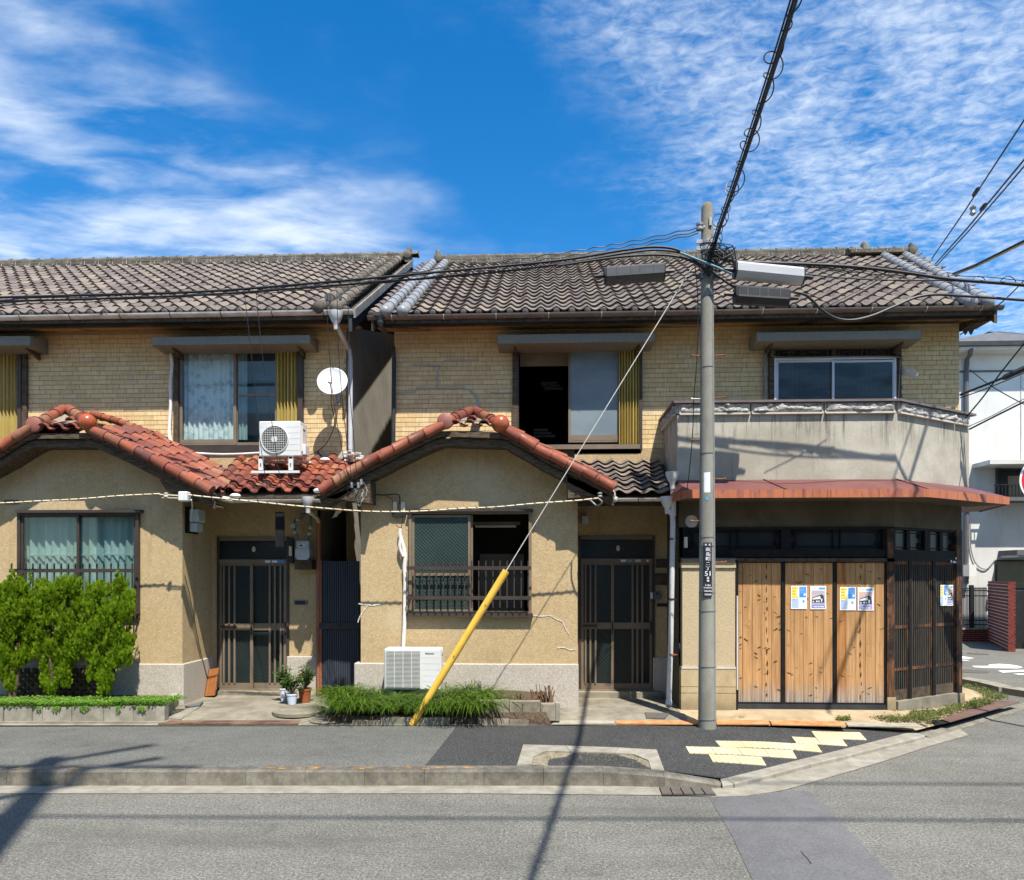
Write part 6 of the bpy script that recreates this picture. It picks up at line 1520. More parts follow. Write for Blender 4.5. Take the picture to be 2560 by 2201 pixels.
cable('telephone_cable', [P(u, v, PY-.16) for u, v in ((1300, 690), (1290, 720), (1310, 745), (1345, 745), (1390, 720), (1440, 690), (1500, 682))], .005, 'cable_black', 'thin black loop of wire hanging over the roof left of the pole')
m = MB()
for i in range(60):
    u = -60+i*24.5; pa_ = P(u, 745-.0368*u*.9-(0 if u < 518 else (u-518)*.035), PY-.14); m.tube([pa_, P(u+10, 754-.0345*u*.92-(0 if u < 518 else (u-518)*.038), PY-.10)], .003, 4)
mk(m, 'cable_lashing', 'cable_black', None, label='zigzag lashing wire between the two thick black cables', cat='cable', group='overhead cables')
for k, (dv, mid, end) in enumerate(((0, 662, 738), (10, 670, 744), (18, 678, 750))):
    pts = crom([P(1746, 570+dv*.8, PY-.06), P(1560, 607+dv, PY-.06), P(1394, 634+dv, PY-.06), P(1100, 672+dv, PY-.06), P(800, 712+dv*.6, PY-.06), P(400, 735+dv*.6, PY-.05), P(-400, 764+dv, PY-.05)], 16)
    m = MB(); pts = [p+Vector((0, .008*sin(i*1.3), .008*cos(i*1.3))) for i, p in enumerate(pts)]; m.tube(pts, .0065, 5)
    mk(m, 'power_wire', 'cable_black', None, smooth=True, label='%s of three thin twisted wires running left from the pole top' % ('highest', 'middle', 'lowest')[k], cat='cable', group='overhead cables')
# bundle that runs from the pole over the road
def camp(x, d, z): return Vector((x*CP + d*SP, -x*SP + d*CP, z))
bun = [camp(2.44, 8.72, P(1772, 655, PY).z), camp(2.43, 8.6, 6.02), camp(2.22, 7.0, 5.98), camp(1.958, 5.0, 6.0), camp(1.70, 3.4, 6.05), camp(1.40, 1.56, 6.12), camp(.85, -1.8, 6.3), camp(.2, -6, 6.6)]
bp = crom(bun, 14)
bd = E('cable_bundle', bun[0], 'black cable bundle with loose coils rising over the road from the pole', 'cable', 'overhead cables')
for k, (dx, dz, rr) in enumerate(((0, 0, .012), (.024, .010, .009), (-.018, .02, .007), (.012, -.02, .006))):
    m = MB(); m.tube([p+Vector((dx, 0, dz)) for p in bp], rr, 6); mk(m, 'strand', 'cable_black', bd, smooth=True)
m = MB(); hp = []; tot = 0; i = 0; N = 2400
for k in range(N):
    t = k/N*(len(bp)-1); i = int(t); p = bp[i].lerp(bp[min(i+1, len(bp)-1)], t-i); a = k*.165+.5*sin(k*.031); R_ = .05+.028*sin(k*.043)+.018*sin(k*.11)
    hp.append(p+Vector((R_*cos(a), .04*sin(a*.5), R_*sin(a)*1.1)))
m.tube(hp, .0055, 4); mk(m, 'coil', 'cable_black', bd, smooth=True)
# right-hand cables
cable('telephone_cable', [P(u, v, PY-.1) for u, v in ((1790, 640), (1850, 655), (1990, 660), (2140, 668), (2260, 682), (2370, 698), (2470, 706), (2560, 713), (2800, 735))], .020, 'cable_black', 'thick black cable running right from the pole across the roof end')
cable('telephone_cable', [P(u, v, PY-.1) for u, v in ((1800, 648), (1900, 668), (2050, 690), (2200, 700), (2400, 703), (2560, 716), (2800, 738))], .009, 'cable_black', 'thin black wire running right just below the thick cable')
cable('telephone_cable', [P(u, v, PY-.22) for u, v in ((1985, 731), (2012, 737), (2030, 751), (2055, 776), (2090, 796), (2130, 801), (2180, 790), (2240, 765), (2290, 744), (2340, 737), (2400, 740), (2480, 745), (2560, 751), (2800, 768))], .016, 'cable_black', 'black cable drooping from the dark closure box and rising right')
cable('telephone_cable', [P(u, v, PY-.1) for u, v in ((2395, 690), (2480, 694), (2560, 702), (2800, 720))], .005, 'cable_black', 'fine wire above the thick right-hand cable')
cable('telephone_cable', [P(u, v, PY-.05) for u, v in ((2060, 770), (2130, 735), (2190, 703), (2235, 676))], .006, 'cable_black', 'thin dark wire slanting up across the right roof tiles')
for k, u in enumerate((2426, 2500)):
    m = MB(); m.tube(crom([P(u, 704, PY-.1), P(u+10, 694, PY-.1), P(u+22, 691, PY-.1), P(u+34, 697, PY-.1), P(u+40, 706, PY-.1)], 5), .005, 5); mk(m, 'cable_loop', 'cable_black', None, label='%s small wire loop on the thick right-hand cable' % ('left', 'right')[k], cat='cable', group='overhead cables')
# distribution lines at upper right, from behind the roof to over the road
for k, (a, b, r) in enumerate((((2300, 690), (2600, 240), .013), ((2312, 690), (2600, 352), .014), ((2318, 690), (2600, 370), .012))):
    A_ = P(*a, 16.2); B_ = P(*b, 9.5); m = MB(); m.tube([A_, A_.lerp(B_, .5)-Vector((0, 0, .04)), B_, B_+(B_-A_)*.5], r, 6)
    mk(m, 'power_wire', 'cable_black', None, smooth=True, label='%s of the three steep black lines rising behind the right roof end' % ('topmost', 'middle', 'lowest')[k], cat='cable', group='overhead cables')
    if k < 2:
        q = A_.lerp(B_, .60+.04*k); d = (B_-A_).normalized(); m = MB(); m.tube([q-d*.17, q-d*.1, q+d*.1, q+d*.17], lambda t: .035 if .2 < t < .8 else .014, 8); mk(m, 'line_splice', 'box_dark', None, smooth=True, label='%s dark splice sleeve on the steep lines at upper right' % ('upper', 'lower')[k], cat='splice', group='overhead cables')
q = P(2432, 527, 12.0); m = MB(); m.lathe([(.02, -.08), (.05, -.05), (.03, 0), (.05, .05), (.02, .08)], q, 10); mk(m, 'line_insulator', 'galv', None, smooth=True, label='white insulator joining the steep lines at upper right', cat='insulator')
A_ = P(2330, 705, 16.2); B_ = P(2600, 583, 11); m = MB(); m.tube([A_, A_.lerp(B_, .5)-Vector((0, 0, .05)), B_], .019, 8); cb_ = mk(m, 'power_wire', 'cable_black', None, smooth=True, label='black half of the sheathed line rising right of the roof', cat='cable', group='overhead cables')
m = MB(); m.tube([p-Vector((0, 0, .035)) for p in (A_, A_.lerp(B_, .5)-Vector((0, 0, .05)), B_)], .016, 8); mk(m, 'sheathed_wire', 'cable_orange', None, smooth=True, label='orange sheathed line rising right of the roof', cat='cable', group='overhead cables')
# service drops on the far right
for k, (pts, r, lab) in enumerate(((((2400, 838), (2450, 800), (2520, 742), (2600, 660)), .008, 'thin wire rising right from the upper wall corner'),
        (((2400, 988), (2450, 968), (2520, 940), (2600, 905)), .016, 'thick black line crossing the white building'),
        (((2400, 995), (2450, 978), (2520, 950), (2600, 915)), .007, 'thin line just under the thick one before the white building'),
        (((2412, 1048), (2460, 990), (2500, 935), (2560, 860), (2600, 810)), .010, 'steep black wire rising from the balcony corner'),
        (((2423, 1074), (2480, 1045), (2540, 1015), (2600, 985)), .012, 'black line leaving the balcony cornice to the right'),
        (((2423, 1066), (2480, 1040), (2540, 1008), (2600, 978)), .005, 'fine wire above the line leaving the balcony cornice'),
        (((2425, 925), (2470, 960), (2520, 990), (2600, 1032)), .007, 'grey wire slanting down across the white building'))):
    cable('service_wire', [P(u, v, 10.6-.25*i) for i, (u, v) in enumerate(pts)], r, 'cable_black', lab)
q = P(2538, 932, 10.0); m = MB(); d = (P(2560, 922, 9.95)-P(2520, 940, 10.05)).normalized(); m.tube([q-d*.16, q-d*.12, q+d*.12, q+d*.3], lambda t: .04 if t > .2 else .02, 8); mk(m, 'line_splice', 'box_dark', None, smooth=True, label='black splice sleeve on the thick line before the white building', cat='splice')
# twisted service cable along the porch fronts
YC = 9.28
def twisted(pts, label, nm='service_cable'):
    c = crom([P(u, v, YC) for u, v in pts], 40); o = E(nm, c[0], label, 'cable', 'overhead cables')
    for k, (mt, rr) in enumerate((('cable_cream', .0105), ('cable_black', .0036))):
        L = 0; q = []
        for i, p in enumerate(c):
            if i: L += (p-c[i-1]).length
            a = L*2*pi/.125 + k*pi; q.append(p.copy() if k == 0 else p+Vector((0, .0125*cos(a), .0125*sin(a))))
        m = MB(); m.tube(q, rr, 6); mk(m, 'strand', mt, o, smooth=True)
twisted(((-120, 1258), (0, 1258), (100, 1253), (200, 1248), (300, 1240), (400, 1241-6)), 'cream and black twisted cable above the left lower window')
twisted(((462, 1236), (500, 1241), (580, 1249), (660, 1257), (740, 1265), (820, 1272), (900, 1278), (980, 1280), (1060, 1278), (1150, 1272), (1240, 1268), (1340, 1259), (1440, 1252), (1495, 1246)), 'cream and black twisted cable spanning the front door to the corner house gable')
m = MB(); m.tube(crom([P(1495, 1246, YC), P(1505, 1256, YC), P(1492, 1264, YC+.05), P(1478, 1253, YC+.1), P(1468, 1248, YC+.2)], 6), .012, 6); m.lathe([(.02, -.03), (.035, -.02), (.02, 0), (.035, .02), (.015, .035)], P(1500, 1238, YC+.1), 10); mk(m, 'cable_anchor', 'cable_grey', None, smooth=True, label='insulator and cable end at the right foot of the corner house gable', cat='insulator')
jb = E('junction_box', P(461, 1245, YC+.02), 'small white junction box on the cable at the left porch corner', 'junction box')
m = MB(); x0, x1, z0, z1 = RC(449, 472, 1230, 1254, YC); m.cbox(x0, x1, YC-.05, YC+.06, z0, z1, .012); mk(m, 'cover', 'ac_white', jb)
m = MB(); m.lathe([(.02, -.03), (.03, -.02), (.02, 0), (.03, .02), (.015, .03)], P(415, 1238, YC), 10); m.tube([P(400, 1237, YC), P(450, 1240, YC)], .008, 5); m.tube([P(405, 1245, YC), P(448, 1246, YC)], .006, 5); mk(m, 'strain_insulator', 'cream_plastic', jb, smooth=True)
m = MB(); m.tube(crom([P(478, 1250, YC+.1), P(481, 1265, YC+.3), P(479, 1285, YC+.5), P(477, 1305, YG+.1)], 5), .011, 6); mk(m, 'lead', 'white_pvc', jb, smooth=True)
# knot of service wires at the right porch's left foot
wk = E('wire_knot', P(900, 1250, 9.35), 'tangle of small clamps and looped wires on the gable foot above the alley gate', 'wires')
for k in range(7):
    c = P(893+rnd.uniform(-14, 16), 1222+rnd.uniform(-8, 14), 9.3); pts = [c+Vector((.07*cos(a)*rnd.uniform(.5, 1.1), .03*sin(a*2), .12*sin(a)*rnd.uniform(.5, 1.1)-.05)) for a in [i*2*pi/9 for i in range(10)]]
    m = MB(); m.tube(crom(pts, 4), .0045, 5); mk(m, 'loop', 'cable_black' if k % 2 else 'cable_grey', wk)
for (u, v) in ((876, 1206), (893, 1206), (900, 1198)): m = MB(); m.pb(u, u+5, v, v+14, 9.26, 9.30); mk(m, 'clamp', 'galv', wk)
dr = ((((640, 730), (655, 880), (672, 1000), (690, 1130), (705, 1230)), 'left thin wire dropping past the lace-curtain window'), (((612, 740), (630, 900), (650, 1100), (668, 1220)), 'faint wire dropping left of the rooftop air conditioner'),
      (((816, 730), (822, 860), (834, 1000), (856, 1130), (872, 1200)), 'thin wire dropping past the satellite dish'), (((842, 725), (848, 900), (862, 1060), (880, 1205)), 'thin wire dropping from the roof edge to the wire knot'), (((870, 740), (874, 960), (884, 1090), (893, 1205)), 'rightmost thin wire dropping to the wire knot'))
for pts, lab in dr:
    n_ = len(pts); cable('drop_wire', [P(u, v, PY-.1+.42*i/(n_-1)) for i, (u, v) in enumerate(pts)], .0045, 'cable_black', lab, 'drop wires', 5)
for k, (u, v) in enumerate(((812, 735), (820, 736), (846, 733))): m = MB(); m.pb(u, u+6, v, v+16, PY-.14, PY-.10); mk(m, 'wire_clamp', 'box_grey', None, label='%s small grey clamp on the thick cables above the satellite dish' % ('leftmost', 'middle', 'rightmost')[k], cat='clamp')
# closure boxes
def closure(name, u0, v0, u1, v1, dv, h, dep, mat, label, end='black_plastic', ribs=False):
    o = E(name, P((u0+u1)/2, v1, PY-.2), label, 'cable box'); Y = PY-.3
    a, b = P(u0, v0, Y), P(u1, v0+dv, Y); d = (b-a); hh = (P(u0, v0, Y)-P(u0, v0+h, Y)).z; c = hh*.16; w = dep
    sec = [(0, c), (c, 0), (w-c, 0), (w, c), (w, hh-c*2), (w-c*2, hh), (c*2.2, hh), (0, hh-c*2.2)]
    m = MB(); m.prism([a+Vector((0, y, -z)) for y, z in sec], d); mk(m, 'body', mat, o)
    m = MB(); m.prism([a-d.normalized()*.02+Vector((0, .008+y*.95, -z*.97-.004)) for y, z in sec], d.normalized()*.019); m.prism([b+d.normalized()*.001+Vector((0, .008+y*.95, -z*.97-.004)) for y, z in sec], d.normalized()*.02); mk(m, 'end_plate', end, o)
    if ribs:
        m = MB()
        for t in (.18, .42, .58, .82): q = a.lerp(b, t); m.box(q.x-.006, q.x+.006, q.y-.004, q.y, q.z-hh*.66, q.z-.02)
        m.bar(a+Vector((0, -.003, -hh*.68)), b+Vector((0, -.003, -hh*.68)), .012, .02); mk(m, 'rib', 'box_grey', o)
    for p, s in ((a, -1), (b, 1)): q = p+Vector((s*.01, w*.5, -hh*.45)); m = MB(); m.tube([q, q+d.normalized()*s*.13], .03, 8, r2=.018); mk(m, 'cable_gland', 'black_plastic', o, smooth=True)
    return o
closure('closure_box', 1517, 664, 1661, 697, -10, 38, .20, 'box_grey', 'dark grey cable closure box hanging left of the pole', ribs=True)
closure('closure_box', 1845, 650, 2011, 700, 16, 38, .20, 'box_silver', 'long silver cable closure box right of the pole')
closure('closure_box', 1846, 710, 1973, 757, 8, 42, .20, 'box_dark', 'black cable closure box under the silver one', ribs=True)
m = MB()
for k in range(24):
    a = Vector((PX, PY-.16, P(1768, 650, PY).z)); r = random.Random(k)
    p = [a+Vector((r.uniform(-.14, .30), r.uniform(-.06, .06), r.uniform(-.22, .14))) for _ in range(4)]; m.tube(crom(p, 5), r.choice((.004, .005, .008)), 4)
mk(m, 'wire_tangle', 'cable_black', None, smooth=True, label='tangle of black wires round the pole head', cat='wires')
m = MB()
for k in range(30):
    r = random.Random(100+k); u = r.uniform(1840, 2200); a = P(u, 640+(u-1840)*.07+r.uniform(-4, 25), PY-.1); b = P(u+r.uniform(60, 160), 645+(u-1840)*.09+r.uniform(0, 30), PY-.1); m.tube([a, a.lerp(b, .5)+Vector((0, 0, r.uniform(-.05, .03))), b], r.choice((.003, .004, .006)), 4)
mk(m, 'wire_tangle', 'cable_black', None, smooth=True, label='loose black wires spread over the roof right of the pole', cat='wires')
# pole across the street, behind the viewer: only its shadow reaches the picture
sp_ = camp(-1.72, -.05, 0)
p2 = E('utility_pole', sp_, 'tall utility pole with crossarms behind the viewer, seen only by its shadow on the road', 'utility pole')
m = MB(); m.lathe([(.19, 0), (.13, 14.2), (.05, 14.3)], sp_, 16); mk(m, 'shaft', 'pole_concrete', p2, smooth=True)
rt = Vector((CP, -SP, 0)); fw = Vector((SP, CP, 0))
for z, L, dirv in ((13.6, 1.5, rt), (12.9, 1.1, (rt+fw*.9).normalized()), (13.95, 1.0, (rt*.9+fw).normalized())):
    m = MB(); c = sp_+Vector((0, 0, z)); m.bar(c-dirv*L*.4, c+dirv*L, .09, .09); mk(m, 'crossarm', 'galv', p2)
m = MB(); m.lathe([(.22, 10.2), (.24, 10.3), (.24, 11.2), (.16, 11.3)], sp_+rt*-.35, 16); mk(m, 'transformer', 'box_grey', p2)
for k, (h, y) in enumerate(((13.6, 0), (11.6, 0), (9.0, 0))):
    c = sp_+Vector((0, 0, h)); m = MB(); m.tube([c-rt*18, c-rt*9-Vector((0, 0, .2)), c, c+rt*14-Vector((0, 0, .35)), c+rt*28], .028, 6); mk(m, 'power_wire', 'cable_black', None, smooth=True, label='%s line along the street behind the viewer, known by its road shadow' % ('top', 'middle', 'lower')[k], cat='cable', group='lines behind the viewer')
# ================================================================== things on the houses
def ac_unit(o, u0, u1, v0, v1, Y, dep, fan_u, fan_v, fan_r, style):
    x0, x1, z0, z1 = RC(u0, u1, v0, v1, Y)
    m = MB(); m.cbox(x0, x1, Y, Y+dep, z0, z1, .012); mk(m, 'casing', 'ac_white', o)
    c = P(fan_u, fan_v, Y); r = fan_r*Y/F
    m = MB(); m.lathe([(r*.98, 0), (r*.98, .004), (.001, .004)][::1], c+Vector((0, -.006, 0)), 28, 'y'); mk(m, 'fan_opening', 'ac_dark', o)
    if style == 'round':
        m = MB(); m.lathe([(r, 0), (r*1.02, -.014), (r*1.07, -.014), (r*1.10, .004)], c+Vector((0, -.004, 0)), 32, 'y'); m.f = m.f[:-2]; mk(m, 'fan_ring', 'ac_white', o, smooth=True)
        n = 11
        for k in range(n):
            t = -1+2*(k+.5)/n; w = sqrt(max(0, 1-t*t))*r*.97
            m = MB(); m.box(c.x-w, c.x+w, Y-.017, Y-.013, c.z+t*r*.97-.0025, c.z+t*r*.97+.0025); mk(m, 'grille_wire', 'ac_grille', o)
            m = MB(); m.box(c.x+t*r*.97-.002, c.x+t*r*.97+.002, Y-.013, Y-.009, c.z-w, c.z+w); mk(m, 'grille_wire', 'ac_grille', o)
        m = MB(); m.lathe([(.045, 0), (.045, -.004), (.001, -.004)], c+Vector((0, -.018, 0)), 16, 'y'); mk(m, 'fan_hub', 'ac_grille', o)
        for k in range(1, 6):
            z = z0+(z1-z0)*k/6; m = MB()
            w = sqrt(max(0, (r*1.12)**2-(z-c.z)**2))
            m.box(c.x+w+.006, x1-.015, Y-.002, Y+.001, z-.002, z+.002); m.box(x0+.012, max(x0+.013, c.x-w-.006), Y-.002, Y+.001, z-.002, z+.002); mk(m, 'panel_line', 'ac_grille', o)
    return x0, x1, z0, z1, c, r
# rooftop unit
ac1 = E('air_conditioner', P(690, 1190, 10.2), 'white air conditioner with round fan grille standing on the red lean-to tiles', 'air conditioner')
x0, x1, z0, z1, c, r = ac_unit(ac1, 647, 751, 1053, 1141, 10.05, .29, 687, 1099, 33, 'round')
m = MB(); m.box(x1, x1+.012, 10.10, 10.26, z0+.08, z1-.06); mk(m, 'side_panel', 'ac_side', ac1); m = MB(); m.cbox(x1+.002, x1+.05, 10.12, 10.3, z0+.03, z0+.18, .008); mk(m, 'valve_cover', 'ac_white', ac1)
m = MB(); m.box(x1+.0125, x1+.014, 10.13, 10.22, z1-.12, z1-.10); mk(m, 'side_handle', 'black_plastic', ac1)
st = bpy.data.objects.new('roof_stand', None); COL.objects.link(st); place(st, (c.x, 10.1, z0-.2), ac1)
for u in (649, 724):
    m = MB(); xx0, xx1, zz0, zz1 = RC(u-3, u+8, 1142, 1176, 10.05); m.box(xx0, xx1, 10.05, 10.08, zz0, zz1); m.box(xx0, xx1, 10.30, 10.33, zz0+.12, zz1); m.box(xx0+.005, xx1-.005, 10.05, 10.33, zz1-.03, zz1-.001); m.bar((xx0+.02, 10.06, zz1-.03), (xx0+.02, 10.32, zz0+.14), .02, .02); mk(m, 'stand_leg', 'ac_white', st)
    m = MB(); m.box((xx0+xx1)/2-.006, (xx0+xx1)/2+.006, 10.046, 10.05, zz0+.05, zz0+.10); mk(m, 'stand_slot', 'black_plastic', st)
m = MB(); m.pb(628, 748, 1177, 1183, 10.0, 10.03); mk(m, 'stand_rail', 'ac_white', st)
m = MB(); m.pb(660, 778, 1153, 1158, 10.34, 10.37); mk(m, 'stand_rail', 'ac_white', st)
m = MB(); p0 = P(424, 890, YW-.06)
m.tube(crom([P(427, 885, YW-.07), P(430, 915, YW-.07), P(426, 960, YW-.06), P(427, 1010, YW-.06), P(424, 1060, YW-.07), P(424, 1090, YW-.1), P(430, 1108, YW-.16), P(445, 1120, YW-.22), P(470, 1132, YW-.22)], 6), .024, 8); m.tube(crom([P(470, 1132, YW-.22), P(530, 1136, YW-.22), P(590, 1136, YW-.22), P(650, 1133, YW-.25)], 6), .018, 8)
mk(m, 'refrigerant_pipe', 'wrap_white', ac1, smooth=True)
# unit on the ground
ac2 = E('air_conditioner', P(1030, 1740, 9.45), 'white air conditioner with louvred square grille in the grassy bed', 'air conditioner')
Y = 9.45; x0, x1, z0, z1 = RC(960, 1100, 1623, 1725, Y); m = MB(); m.cbox(x0, x1, Y, Y+.30, z0, z1, .012); mk(m, 'casing', 'ac_white', ac2)
m = MB(); m.pb(965, 1051, 1629, 1719, Y-.004, Y+.0); mk(m, 'grille_back', 'ac_dark', ac2)
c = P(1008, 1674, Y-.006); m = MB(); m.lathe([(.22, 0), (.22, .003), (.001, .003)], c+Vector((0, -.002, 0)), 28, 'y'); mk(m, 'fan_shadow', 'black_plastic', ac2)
gx0, gx1, gz0, gz1 = RC(965, 1051, 1629, 1719, Y); n = 28; lm = MB(); lm.box(gx0, gx1, Y-.014, Y-.008, 0, .0075); lme, _ = mesh_of(lm, 'louvre', 'ac_grille', False, origin=((gx0+gx1)/2, Y, 0))
for k in range(n): inst('louvre', lme, ac2, ((gx0+gx1)/2, Y, gz0+(gz1-gz0)*(k+.25)/n))
for t in (0, .25, .5, .75, 1): m = MB(); x = gx0+(gx1-gx0)*t; m.box(x-.004, x+.004, Y-.016, Y-.007, gz0, gz1); mk(m, 'grille_post', 'ac_grille', ac2)
for k in range(1, 6): m = MB(); z = gz0+(gz1-gz0)*k/6; m.box(XU(1054, Y), x1-.006, Y-.002, Y+.001, z-.0018, z+.0018); mk(m, 'panel_line', 'ac_grille', ac2)
m = MB(); c = P(1074, 1634, Y-.002); text(m, 'National', (c.x, Y-.003, c.z), 21*Y/F, None, bold=.0012); mk(m, 'lettering', 'text_dark', ac2)
m = MB(); m.box(x1, x1+.01, Y+.05, Y+.26, z0+.1, z1-.03); mk(m, 'side_panel', 'ac_side', ac2); m = MB(); m.box(x1+.010, x1+.013, Y+.10, Y+.16, z1-.10, z1-.08); mk(m, 'side_handle', 'black_plastic', ac2)
for xx in (x0+.1, x1-.15): m = MB(); m.box(xx, xx+.06, Y+.02, Y+.28, .16, z0); mk(m, 'foot', 'kerb', ac2)
m = MB(); m.tube(crom([P(u, v, YG-.05) for u, v in ((1003, 1322), (1000, 1335), (1004, 1352), (1010, 1375), (1013, 1395), (1011, 1420), (1013, 1450), (1012, 1500), (1011, 1560), (1009, 1600), (1008, 1622))], 6), .027, 8); m.tube(crom([P(u, v, YG-.075) for u, v in ((1001, 1348), (999, 1365), (1002, 1378), (1008, 1392))], 5), .02, 6); mk(m, 'refrigerant_pipe', 'wrap_white', ac2, smooth=True)
# dish
ds = E('satellite_dish', P(835, 1010, YW-.1), 'white satellite dish on the brick wall of the left house', 'satellite dish')
c = P(832, 957, YW-.42); nrm = Vector((.12, -1, .28)).normalized(); q = nrm.to_track_quat('Z', 'Y').to_matrix()
m = MB(); prof = [(r_*.218, .05*(r_**2)) for r_ in (.001, .25, .5, .75, .95, 1.0)]
mm = MB(); mm.lathe([(p[0], p[1]) for p in prof] + [(.222, .045), (.20, .028), (.1, .0), (.001, -.012)], (0, 0, 0), 32); m.add([c+q @ Vector(v) for v in mm.v], mm.f); mk(m, 'reflector', 'dish_white', ds, smooth='all')
m = MB(); a = c+q @ Vector((0, -.20, .03)); b = c+q @ Vector((.0, -.10, .24)); m.tube([a, b], .010, 6); mk(m, 'feed_arm', 'galv', ds)
m = MB(); m.tube([b+Vector((0, 0, -.04)), b+Vector((0, .02, .045))], .034, 12); mk(m, 'feed_horn', 'dish_white', ds, smooth=True)
m = MB(); m.tube([c+Vector((0, .02, -.05)), P(842, 1000, YW-.25), P(844, 1006, YW-.02)], .017, 8); m.pb(838, 850, 985, 1012, YW-.04, YW-.015); mk(m, 'mount', 'galv', ds)
m = MB(); m.tube(crom([a, P(828, 1010, YW-.35), P(836, 1060, YW-.2), P(815, 1110, YW-.1), P(780, 1136, YW-.1), P(760, 1135, YW-.2)], 6), .006, 5); mk(m, 'lead', 'cable_black', ds)
# rubble packed where the roofs meet above the alley
m = MB(); r = random.Random(5)
for k in range(26): p = P(r.uniform(862, 902), r.uniform(1130, 1152), r.uniform(10.55, 10.7)); m.bar(p, p+Vector((r.uniform(-.12, .12), r.uniform(-.1, .1), r.uniform(-.02, .02))), .05, .02)
mk(m, 'mortar_patch', 'foam', LH)
for (u, v, mt) in ((812, 1150, 'foam'), (588, 1240, 'foam'), (797, 1227, 'foam')):
    m = MB(); p = P(u, v, 10.5 if v < 1200 else 9.8); m.sphere(p, .06, 10, 6, (1.3, .8, .6)); mk(m, 'mortar_lump', mt, LH, smooth=True)
# meters
em = E('electric_meter', P(492, 1330, YG+.4), 'grey electricity meter high on the porch side by the left front door', 'electric meter')
Xs = xc+.03
m = MB(); m.cbox(Xs, Xs+.14, YG+.12, YG+.34, P(490, 1303, YG).z, P(490, 1270, YG).z, .012); mk(m, 'meter_case', 'meter_grey', em)
m = MB(); m.cbox(Xs, Xs+.11, YG+.13, YG+.33, P(490, 1328, YG).z, P(490, 1305, YG).z, .012); mk(m, 'terminal_cover', 'meter_grey', em)
m = MB(); m.box(Xs-.02, Xs, YG+.06, YG+.4, P(490, 1332, YG).z, P(490, 1266, YG).z); mk(m, 'back_board', 'black_wood', em)
gm_ = E('gas_meter', P(756, 1400, YD-.2), 'pale grey gas meter with two pipes right of the left front door', 'gas meter')
x0, x1, z0, z1 = RC(740, 772, 1352, 1376, YD-.22); m = MB(); m.cbox(x0, x1, YD-.22, YD-.06, z0, z1, .012); mk(m, 'counter_box', 'meter_grey', gm_)
x0, x1, z0, z1 = RC(738, 773, 1372, 1400, YD-.24); m = MB(); m.prism([(x0, YD-.24, z1), (x0, YD-.24, z0+.05), (x0+.03, YD-.24, z0), (x1-.03, YD-.24, z0), (x1, YD-.24, z0+.05), (x1, YD-.24, z1)], (0, .19, 0)); mk(m, 'bellows_case', 'meter_grey', gm_)
m = MB(); m.pb(746, 762, 1360, 1368, YD-.232, YD-.22); mk(m, 'dial', 'sticker_white', gm_); m = MB(); m.pb(748, 757, 1362, 1366, YD-.236, YD-.233); mk(m, 'dial_window', 'text_dark', gm_)
m = MB(); m.tube(crom([P(u, v, YD-.14) for u, v in ((745, 1352), (744, 1340), (738, 1332), (736, 1318), (736, 1306), (740, 1299), (750, 1297), (755, 1291), (750, 1287))], 5), .02, 8); m.tube(crom([P(u, v, YD-.14) for u, v in ((768, 1352), (772, 1338), (775, 1325), (776, 1305), (775, 1290), (768, 1286), (755, 1286))], 5), .02, 8); mk(m, 'gas_pipe', 'meter_dark', gm_, smooth=True)
for (u, v) in ((738, 1331), (736, 1312), (773, 1335), (776, 1320), (744, 1298)): m = MB(); m.sphere(P(u, v, YD-.14), .03, 10, 6); mk(m, 'pipe_joint', 'meter_grey', gm_, smooth=True)
m = MB(); m.pb(727, 737, 1310, 1320, YD-.2, YD-.1); mk(m, 'stop_cock', 'meter_grey', gm_)
m = MB(); m.pb(736, 779, 1399, 1424, YD-.2, YD-.002); mk(m, 'gas_bracket', 'dark_wood', gm_)
m = MB(); m.pb(688, 709, 1280, 1368, 9.98, 10.02); mk(m, 'hanging_board', 'black_wood', None, label='black vertical board hanging before the left transom', cat='board')
dl = E('door_light', P(726, 1390, YD-.1), 'slim cream entrance light on a black base by the left front door', 'light')
m = MB(); m.pb(720, 732, 1345, 1408, YD-.07, YD-.002); mk(m, 'base', 'black_plastic', dl); m = MB(); m.pb(722, 729, 1366, 1390, YD-.11, YD-.071); mk(m, 'diffuser', 'cream_plastic', dl)
m = MB(); m.pb(735, 768, 1501, 1513, YD-.012, YD+.0); lo_ = mk(m, 'letter_plate', 'meter_dark', LH); m = MB(); m.pb(738, 763, 1503, 1511, YD-.016, YD-.0125); mk(m, 'slot', 'black_plastic', lo_)
m = MB(); m.pb(10, 43, 1251, 1260, YG-.03, YG-.001); mk(m, 'air_vent', 'black_plastic', LH)
# items by the right door
m = MB(); m.pb(1455, 1471, 1290, 1309, YD-.1, YD-.002); mk(m, 'meter_box', 'meter_grey', None, label='small grey box high on the wall above the right front door', cat='meter box')
m = MB(); m.pb(1635, 1652, 1478, 1500, YD-.05, YD-.002); ic_ = mk(m, 'intercom', 'meter_dark', None, label='dark door intercom beside the right front door', cat='intercom'); m = MB(); m.pb(1639, 1648, 1483, 1487, YD-.054, YD-.051); mk(m, 'speaker', 'black_plastic', ic_)
m = MB(); m.pb(1626, 1632, 1482, 1497, YD-.035, YD-.021); mk(m, 'name_label', 'sticker_white', None, label='tiny white label on the frame of the right front door', cat='label')
m = MB(); m.pb(1642, 1668, 1509, 1517, YD-.012, YD-.001); mk(m, 'letter_plate', 'black_plastic', RH)
m = MB(); m.pb(1640, 1675, 1398, 1420, YD-.03, YD-.001); m.pb(1636, 1675, 1434, 1463, YD-.03, YD-.001); mk(m, 'wall_panel', 'dark_wood', RH)
mt = E('wire_terminal', P(990, 1290, YG-.05), 'pair of cream wall terminals with wires above the corner house window', 'wire terminal')
